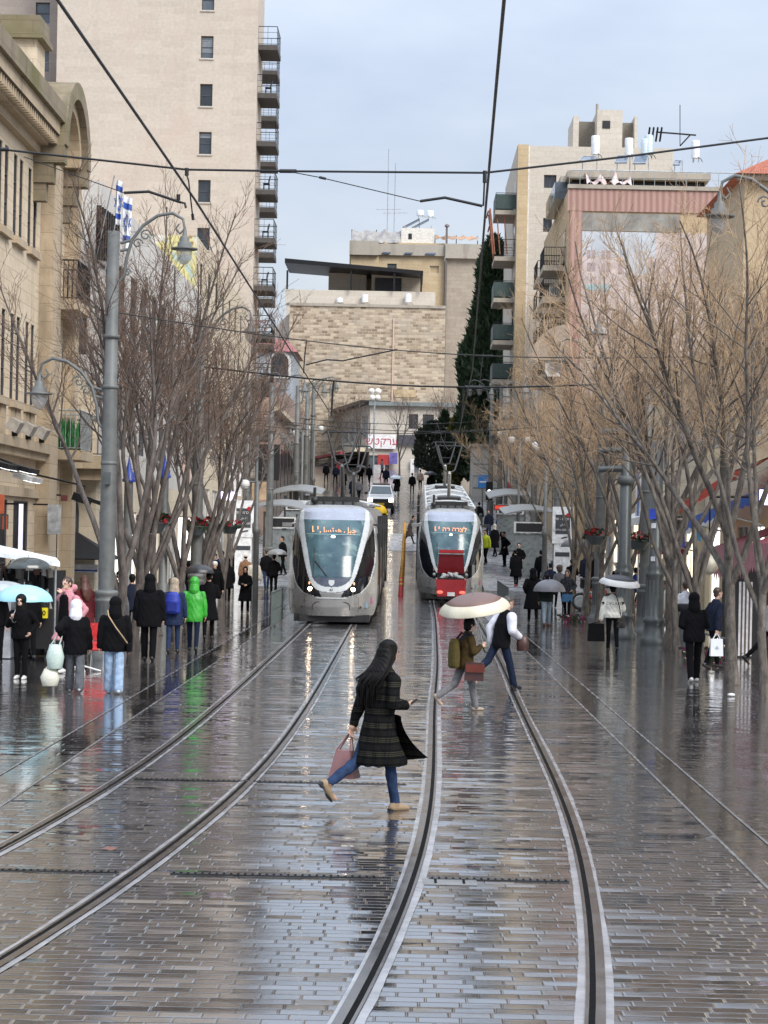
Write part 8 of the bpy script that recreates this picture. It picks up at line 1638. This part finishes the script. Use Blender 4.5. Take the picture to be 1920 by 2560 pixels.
crowd([
 ('person in black bowing forward on the right platform, red shoes', 1290, 1458, 1.6, .2, dict(Y=88, up=.25, top='coat', hem=.5, head='hair', lean=.16, sm=M_RED, wide=1.15)),
 ('pale faced person in black waiting by the right shelter, facing the street', 1296, 1440, 1.68, 3.0, dict(Y=92, up=.28, hm=M_HAIR, skin=M_SKINL, pm=M_JEAN, hands=POCK, face=True)),
 ('person in a black coat standing by the right shelter end with a raised arm', 1261, 1390, 1.72, 2.2, dict(Y=100, up=.28, top='coat', hem=.6, hands=((-.2, .1, 1.0), (.08, .2, 1.5)), legs=STAND)),
 ('guard in a bright yellow vest beside the right tram', 1214, 1380, 1.74, 2.6, dict(Y=101, up=.28, top='jacket', tm=cloth('vest_yellow', (.55, .62, .04), .7, .15), pm=M_BLK, hm=M_HAIR)),
 ('dark dressed person next to the traffic signal post', 1198, 1300, 1.74, .3, dict(Y=124, up=.28)),
 ('person in navy behind the blue road sign', 1222, 1310, 1.7, 2.9, dict(Y=118, up=.28, tm=M_NAVY, pm=M_JEAN)),
 ('person in blue under the farther right shelter', 1246, 1330, 1.7, 1.2, dict(Y=114, up=.28, tm=M_BLUEC, pm=M_DJEAN)),
 ('person with black trousers under a dark grey umbrella right of the stop sign', 1430, 1440, 1.68, .2, dict(Y=84, hands=HOLDR, tm=M_BLK, umb=(1440, 1346, .62, mat('umbrella_dgrey', (.11, .11, .115), .45), 'dark grey umbrella just right of the right stop sign'))),
 ('tall man in a navy coat and jeans right of the stop sign', 1464, 1440, 1.82, .6, dict(Y=88, top='coat', hem=.75, tm=M_NAVY, pm=M_JEAN)),
 ('person in black coat behind the young tree with a pink bag', 1482, 1440, 1.74, .1, dict(Y=90, top='coat', hem=.55)),
 ('person in navy with dark cap in front of the right stop sign', 1375, 1500, 1.68, .0, dict(Y=80, tm=M_NAVY, head='cap', hm=M_NAVY)),
 ('person with curly brown hair and grey top before the stop sign', 1398, 1500, 1.62, .2, dict(Y=78, tm=M_GREYC, head='curly', hm=M_BRH)),
 ('person in a maroon coat carrying red bags under the dark canopy', 1620, 1518, 1.76, .5, dict(top='coat', hem=.6, tm=MAROON, pm=M_DJEAN, head='hood', hm=MAROON)),
 ('person in black facing the person in maroon under the dark canopy', 1596, 1515, 1.72, -1.4, dict(tm=M_BLK, skin=M_SKINL, hands=FRONT)),
 ('person in beige half hidden behind the right trunks', 1668, 1590, 1.55, 1.2, dict(tm=M_CRM, pm=M_GRYP, head='hair', hm=M_BRH)),
 # left side
 ('person in black hood holding the pale blue umbrella, walking towards the camera', 51, 1698, 1.52, 3.0, dict(near=True, v=.012, top='hoodie', head='hood', hands=((-.22, .08, .98), (.14, .22, 1.26)), sm=M_WSHOE, skin=M_SKINL, legs=STAND, wide=1.1, umb=(50, 1463, .52, mat('umbrella_sky', (.34, .62, .70), .45, var=.06), 'pale blue umbrella of the person in the black hood', None, .42))),
 ('woman with glasses in a long pink coat touching her mouth', 170, 1682, 1.82, 2.6, dict(near=True, v=.012, top='coat', hem=.62, tm=M_PINKC, head='hair', hm=M_BRH, hands=((-.24, .05, .95), (.03, .15, 1.50)), skin=M_SKINL, sm=M_WSHOE, legs=(.3, .1, -.25, .25), wide=1.05)),
 ('person with a white hood and black puffer coat carrying plastic bags', 186, 1732, 1.54, .15, dict(near=True, v=.012, top='puffer', hem=.74, head='hood', hm=mat('white_hood', (.72, .71, .76), .8), pm=M_GJEAN, pants='wide', sm=M_WSHOE, hands=((-.22, .05, 1.05), (.26, .04, .86)), face=False)),
 ('person in a black hooded jacket and light blue jeans with a beige strap', 284, 1735, 1.60, .1, dict(near=True, v=.012, top='hoodie', hem=.78, head='hood', hm=M_BLK, pm=M_LJEAN, pants='wide', sm=M_WSHOE, wide=1.2, face=False, legs=(.16, .06, -.14, .16))),
 ('broad man in a black hooded coat walking away left of the blue backpack', 371, 1652, 1.80, .0, dict(v=.014, top='puffer', hem=.70, head='hood', hm=M_BLK, pants='reg', wide=1.15, face=False)),
 ('person in a navy coat with a blue backpack and fur trimmed hood', 432, 1633, 1.66, .0, dict(v=.014, top='jacket', hem=.66, tm=cloth('navy_coat2', (.02, .03, .07)), pm=cloth('blue_trousers', (.025, .04, .09)), head='hood', hm=cloth('fur_trim', (.36, .29, .22), .9, .4), face=False, wide=1.1)),
 ('person in a bright green hooded rain jacket walking away', 482, 1630, 1.68, .0, dict(v=.014, top='jacket', hem=.72, tm=mat('bright_green_jacket', (.035, .33, .028), .45, var=.2, bump=.2), pm=M_DJEAN, head='hood', hm=mat('bright_green_jacket', (.035, .33, .028), .45), face=False, wide=1.15)),
 ('person in a long black coat with a red tag walking right of the green jacket', 520, 1600, 1.70, .1, dict(top='coat', hem=.52, head='hair', hands=HOLDR, umb=(500, 1411, .36, M_UMB, 'black umbrella above the green jacket'))),
 ('man in a white knitted cap and dark coat walking towards the camera', 536, 1538, 1.78, 3.0, dict(top='coat', hem=.7, head='beanie', hm=mat('white_cap', (.7, .7, .68), .8), pm=mat('pale_trousers', (.42, .41, .40), .8), skin=M_SKINL, legs=WALK, face=True)),
 ('woman in a long black coat looking at her hands, right of the stop sign foot', 612, 1534, 1.56, 3.1, dict(top='coat', hem=.48, head='scarf', hm=M_BLK, hands=FRONT, face=True)),
 ('person in a cream and black puffer jacket with a pink hat', 634, 1490, 1.66, .0, dict(Y=80, top='puffer', tm=M_CRM, head='beanie', hm=mat('pink_hat', (.62, .36, .40), .8))),
 ('person in a brown coat left of the pink hat', 612, 1490, 1.66, .0, dict(Y=83, top='coat', hem=.7, tm=M_BROWNC, head='beanie', hm=M_CRM)),
 ('person in black under the transparent grey umbrella by the left shelter', 683, 1495, 1.72, .0, dict(Y=82, umb=(693, 1372, .40, mat('umbrella_smoke', (.22, .22, .22), .3), 'smoky grey umbrella by the left shelter'), hands=HOLDR)),
 ('person in dark jeans waiting beside the transparent umbrella', 665, 1490, 1.74, .3, dict(Y=86, pm=M_JEAN, head='hair', hm=M_BRH)),
 ('tall person in black standing under the nearer left shelter', 706, 1480, 1.76, 2.2, dict(Y=92, up=.28)),
 ('person in a black hood by the left stop sign column', 568, 1470, 1.7, .2, dict(Y=76, head='hood', hm=M_BLK, top='coat', hem=.6)),
 ('person in blue carrying a child sized pale bundle left of the stop sign', 556, 1452, 1.72, .4, dict(Y=84, tm=M_BLUEC, pm=M_BLUEC, head='hair')),
 ('person in black and white stripes with a white helmet', 441, 1540, 1.68, 2.8, dict(Y=58, tm=cloth('striped_top', (.10, .10, .12), .8, .9), head='helmet', hm=mat('white_helmet', (.75, .75, .76), .3), face=True)),
 ('person in black raising a phone behind the left trunks', 468, 1520, 1.76, -.4, dict(Y=66, hands=((-.12, .24, 1.45), (.12, .24, 1.45)))),
 ('person with dark hair and dark scarf right of the big left lamp post', 292, 1600, 1.68, -2.2, dict(Y=52, skin=M_SKINL, tm=M_BLK, face=True)),
 ('person in a beige hood beside the big left lamp post', 293, 1620, 1.52, .3, dict(Y=47.5, head='hood', hm=M_CRM, tm=M_GREYC)),
 ('woman with auburn hair in a maroon coat left of the big lamp post', 210, 1640, 1.70, .6, dict(Y=44.6, head='long', hm=mat('auburn_hair', (.10, .03, .02), .45, 0, .3, 30), tm=MAROON, top='coat', hem=.6)),
 ('dark dressed person browsing the black market stall', 70, 1650, 1.62, .4, dict(Y=42.2, tm=M_BLK)),
 ('dark dressed person behind the forked left trunk', 328, 1600, 1.66, .2, dict(Y=49, tm=M_NAVY)),
 ('person in grey far along the left shop fronts', 520, 1440, 1.72, .3, dict(Y=88, tm=M_GREYC)),
 # far
 ('person in a long brown grey coat pushing a small trolley across the far crossing', 1022, 1357, 1.66, -1.35, dict(Y=117, top='coat', hem=.5, tm=cloth('taupe_coat', (.06, .05, .048)), lean=.16, hands=((-.12, -.1, .8), (.2, -.2, .8)), legs=WALK)),
 ('person in black under a dark umbrella at the far shops, left', 902, 1212, 1.75, .2, dict(Y=168, umb=(903, 1163, .45, M_UMB, 'small black umbrella at the far shops'), hands=HOLDR)),
 ('person in black right of the far black umbrella', 923, 1212, 1.75, .4, dict(Y=168)),
 ('person in navy left of the white car', 881, 1250, 1.7, .1, dict(Y=152, tm=M_NAVY, top='coat')),
 ('person with a pale bag just left of the white car', 897, 1252, 1.68, .3, dict(Y=151, tm=M_GREYC)),
 ('person in navy behind the roof of the white car', 965, 1212, 1.75, 3.0, dict(Y=165, tm=M_NAVY)),
 ('person in a black coat under a white umbrella right of the white car', 991, 1247, 1.75, 3.0, dict(Y=155, top='coat', umb=(990, 1188, .5, mat('umbrella_ice', (.55, .64, .70), .4), 'pale icy umbrella right of the white car'), hands=HOLDR)),
 ('person in dark clothes with a pushchair left of the far right tram', 1030, 1235, 1.7, .1, dict(Y=158)),
 ('person in a beige jacket left of the far end of the right tram', 1050, 1228, 1.68, .1, dict(Y=163, tm=cloth('beige_jacket', (.38, .28, .22), .8, .2))),
 ('dark figure at the far left parked scooters', 815, 1213, 1.72, .3, dict(Y=170)),
 ('person in a dark coat walking down past the far left lamp posts', 858, 1225, 1.72, 3.0, dict(Y=160, top='coat')),
 ('person with a red jacket at the far shop canopy', 846, 1208, 1.7, .5, dict(Y=176, tm=cloth('red_cloth', (.30, .03, .03)))),
 ('person in grey standing at the far red banner', 955, 1205, 1.7, 1.5, dict(Y=178, tm=M_GREYC)),
 ('person in a dark coat waiting between the two left shelters', 712, 1330, 1.74, 1.4, dict(Y=104, up=.28, top='coat')),
 ('short person in dark clothes behind the left shelter panel', 740, 1330, 1.6, 2.4, dict(Y=110, up=.28)),
 ('person in a dark blue jacket beyond the farther left shelter', 748, 1300, 1.72, .2, dict(Y=121, up=.28, tm=M_NAVY)),
 ('dark figure with an umbrella beyond the farther left shelter', 762, 1290, 1.72, .1, dict(Y=128, up=.28, hands=HOLDR, umb=(764, 1228, .5, M_UMB, 'black umbrella beyond the farther left shelter'))),
 ('person in black just left of the lilac lit shop sign', 538, 1460, 1.7, 2.8, dict(Y=82)),
 ('person in dark clothes close behind the left stop sign', 588, 1460, 1.74, .2, dict(Y=90)),
 ('person in brown near the left shop fronts by the slim trunks', 506, 1470, 1.66, 2.7, dict(Y=79, tm=M_BROWNC)),
 ('person in black partly behind the lamp post with red flowers', 462, 1500, 1.72, .0, dict(Y=70, top='coat')),
 ('dark figure standing in the farther right shelter opening', 1262, 1330, 1.74, 2.7, dict(Y=110, up=.28)),
 ('person with a light scarf between the two right shelters', 1238, 1330, 1.7, .6, dict(Y=106, up=.28, head='scarf', hm=M_CRM, top='coat')),
 ('person in dark clothes beside the camera pole by the right stop sign', 1352, 1450, 1.72, .1, dict(Y=89, up=.1)),
 ('person in a black jacket near the right shop row behind the pink flowers', 1545, 1470, 1.74, 2.5, dict(Y=80)),
 ('person in dark blue under the flag with blue stripes', 1590, 1500, 1.7, .4, dict(Y=74, tm=M_BLUEC)),
 ('dark figure at the right shops under the red awning', 1650, 1530, 1.74, .2, dict(Y=66)),
 ('dark figure holding an umbrella far right of the car under the trees', 1075, 1235, 1.72, .1, dict(Y=158, hands=HOLDR, umb=(1076, 1178, .5, M_UMB, 'black umbrella near the dark evergreen'))),
 ('second dark figure at the far left between lamp posts', 838, 1213, 1.72, -.4, dict(Y=168, tm=M_NAVY)),
])
byl = lambda s: [o for o in COL.objects if o.get('label', '').startswith(s)][0]
def local(T, h, fn): return lambda x, y, z: T.matrix_basis @ (Vector((x, y, z))*h/1.75)
# things the left people carry
T = byl('person in a navy coat with a blue'); W_ = local(T, 1.66, 0); mb = MB(); loft(mb, [(.92, 0, 0, .13, .06), (.96, 0, 0, .17, .10), (1.2, 0, 0, .175, .11), (1.36, 0, 0, .14, .08), (1.42, 0, 0, .08, .04)]); mb.shift((0, -.20, 0)); mb.xform(T.matrix_basis @ Matrix.Scale(1.66/1.75, 4)); B2 = thing('backpack', 'bright blue backpack on the person in the navy coat', 'backpack', W_(0, -.2, .92)); mb.build('body', mat('royal_blue_nylon', (.012, .03, .30), .5, bump=.4), B2); mb = MB(); mb.cbox(W_(0, -.315, 1.08), (.2, .02, .18)); mb.build('pocket', mat('royal_blue_dark', (.01, .02, .2), .5), B2)
T = byl('person in a black hooded jacket and light'); W_ = local(T, 1.6, 0); B2 = thing('cross_strap_bag', 'small bag on a beige strap across the black hooded jacket', 'bag', W_(.2, -.1, .85)); mb = MB(); mb.tube([W_(-.13, -.02, 1.49), W_(-.11, -.16, 1.40), W_(.02, -.185, 1.2), W_(.16, -.19, 1.02), W_(.24, -.12, .9)], .011, 5); mb.build('strap', mat('beige_strap', (.40, .28, .16), .6), B2); mb = MB(); mb.cbox(W_(.27, -.05, .84), (.07, .2, .14)); mb.build('pouch', M_BLK, B2)
T = byl('person with a white hood'); W_ = local(T, 1.54, 0); hh = W_(-.22, -.02, 1.15)
bag('plastic_bag', 'pale green plastic bag over the arm of the person in the white hood', hh+Vector((-.12, -.05, -.22)), (.24, .2, .40), mat('thin_green_plastic', (.48, .58, .53), .35, var=.12, bump=.5), hh+Vector((.06, 0, .16)), soft=.12); bag('plastic_bag', 'white plastic bag with dark print hanging below the pale green bag', hh+Vector((-.20, -.04, -.62)), (.25, .2, .28), mat('thin_white_plastic', (.62, .62, .52), .35, var=.1, bump=.5), hh+Vector((-.14, -.03, -.45)), soft=.14, words='21', wm=M_TRIM)
T = byl('woman with glasses'); W_ = local(T, 1.82, 0); mb = MB()
for s in (-1, 1): mb.tube([W_(s*.033+.022*cos(a), .095+.06*1.5*.04+.035, 1.635+.018*sin(a)) for a in np.linspace(0, 6.28, 11)], .003, 4)
G_2 = mb.build('glasses', M_TRIM, T); mb = MB(); loft(mb, [(.66, 0, 0, .15, .05), (1.0, 0, 0, .12, .05), (1.4, 0, 0, .10, .05), (1.46, 0, 0, .05, .04)]); mb.shift((.0, .155, 0)); mb.xform(T.matrix_basis); mb.build('dress_front', M_BLK, T)
# stacked red chairs behind the people on the left
for i, (px, py, lab) in enumerate(((232, 1665, 'red metal chair folded by the foot of the big left lamp post'), (252, 1672, 'second red metal chair leaning beside the first by the lamp post'))):
    g = gnd(px, py); x, y, z = g; T = thing('folding_chair', lab, 'chair', g, group='red chairs by the lamp post')
    for dx in (-.2, .2): mb = MB(); mb.tube([(x+dx, y, 0), (x+dx*.9, y+.12, .85)], .013, 5); mb.build('leg', M_STEEL, T); mb = MB(); mb.tube([(x+dx, y+.25, 0), (x+dx, y+.05, .45)], .013, 5); mb.build('leg', M_STEEL, T)
    mb = MB(); mb.cbox((x, y+.1, .70), (.4, .03, .28), rx=-.15); mb.build('backrest', M_RED, T); mb = MB(); mb.cbox((x, y+.02, .45), (.4, .36, .025), rx=.5); mb.build('seat', M_RED, T)
T = thing('parasol_base', 'white splayed metal parasol foot on the left pavement near the plastic bags', 'stand', gnd(205, 1680)); g = gnd(205, 1680)
for a in (.2, 1.8, 3.4, 5.0): mb = MB(); mb.tube([(g.x, g.y, .12), (g.x+.35*cos(a), g.y+.35*sin(a), .02)], .02, 5); mb.build('foot', M_WFRAME, T)
mb = MB(); mb.cyl((g.x, g.y, .1), (g.x, g.y, .75), .025, 6); mb.build('pole', M_STEEL, T)
# bags on the right
p = gnd(1606, 1525); bag('carrier_bag', 'big shiny red carrier bag standing by the person in maroon', (p.x-.05, p.y-.3, .62), (.42, .25, .60), mat('red_plastic', (.55, .02, .02), .3, var=.2, bump=.4), None, soft=.1); bag('carrier_bag', 'second red carrier bag partly behind the first, with a white side', (p.x+.32, p.y-.25, .58), (.36, .22, .56), mat('red_white_plastic', (.55, .12, .11), .3, var=.6, bump=.4), None, soft=.1); q = atY(1595, 1448, p.y); bag('carrier_bag', 'bright green carrier bag held up beside the black and white umbrella', (q.x, q.y-.1, q.z), (.26, .15, .38), mat('green_plastic', (.08, .42, .05), .35, var=.15), (q.x, q.y-.1, q.z+.12), soft=.05, words='\u2665', wm=M_WHITE_S, yaw=.2)
T = thing('clear_umbrella', 'dark see through umbrella under the white canopy at the black stall', 'umbrella', atY(70, 1400, 42.4)); c = atY(72, 1393, 42.4); bpy.data.objects.remove(T); umbrella('dark see through umbrella under the white canopy at the black stall', c, .46, .22, (c.x, c.y, c.z-.75), mat('smoked_film', (.06, .07, .07), .2))
c = atY(8, 1452, 40.5); umbrella('second pale umbrella behind the pale blue one at the picture edge', c, .5, .2, (c.x-.1, c.y, c.z-.75), mat('umbrella_haze', (.36, .40, .42), .35))
person('person under the second pale umbrella at the left picture edge', Vector((c.x-.12, c.y+.1, 0)), 1.6, 2.9, STAND, HOLDR, v=.018)
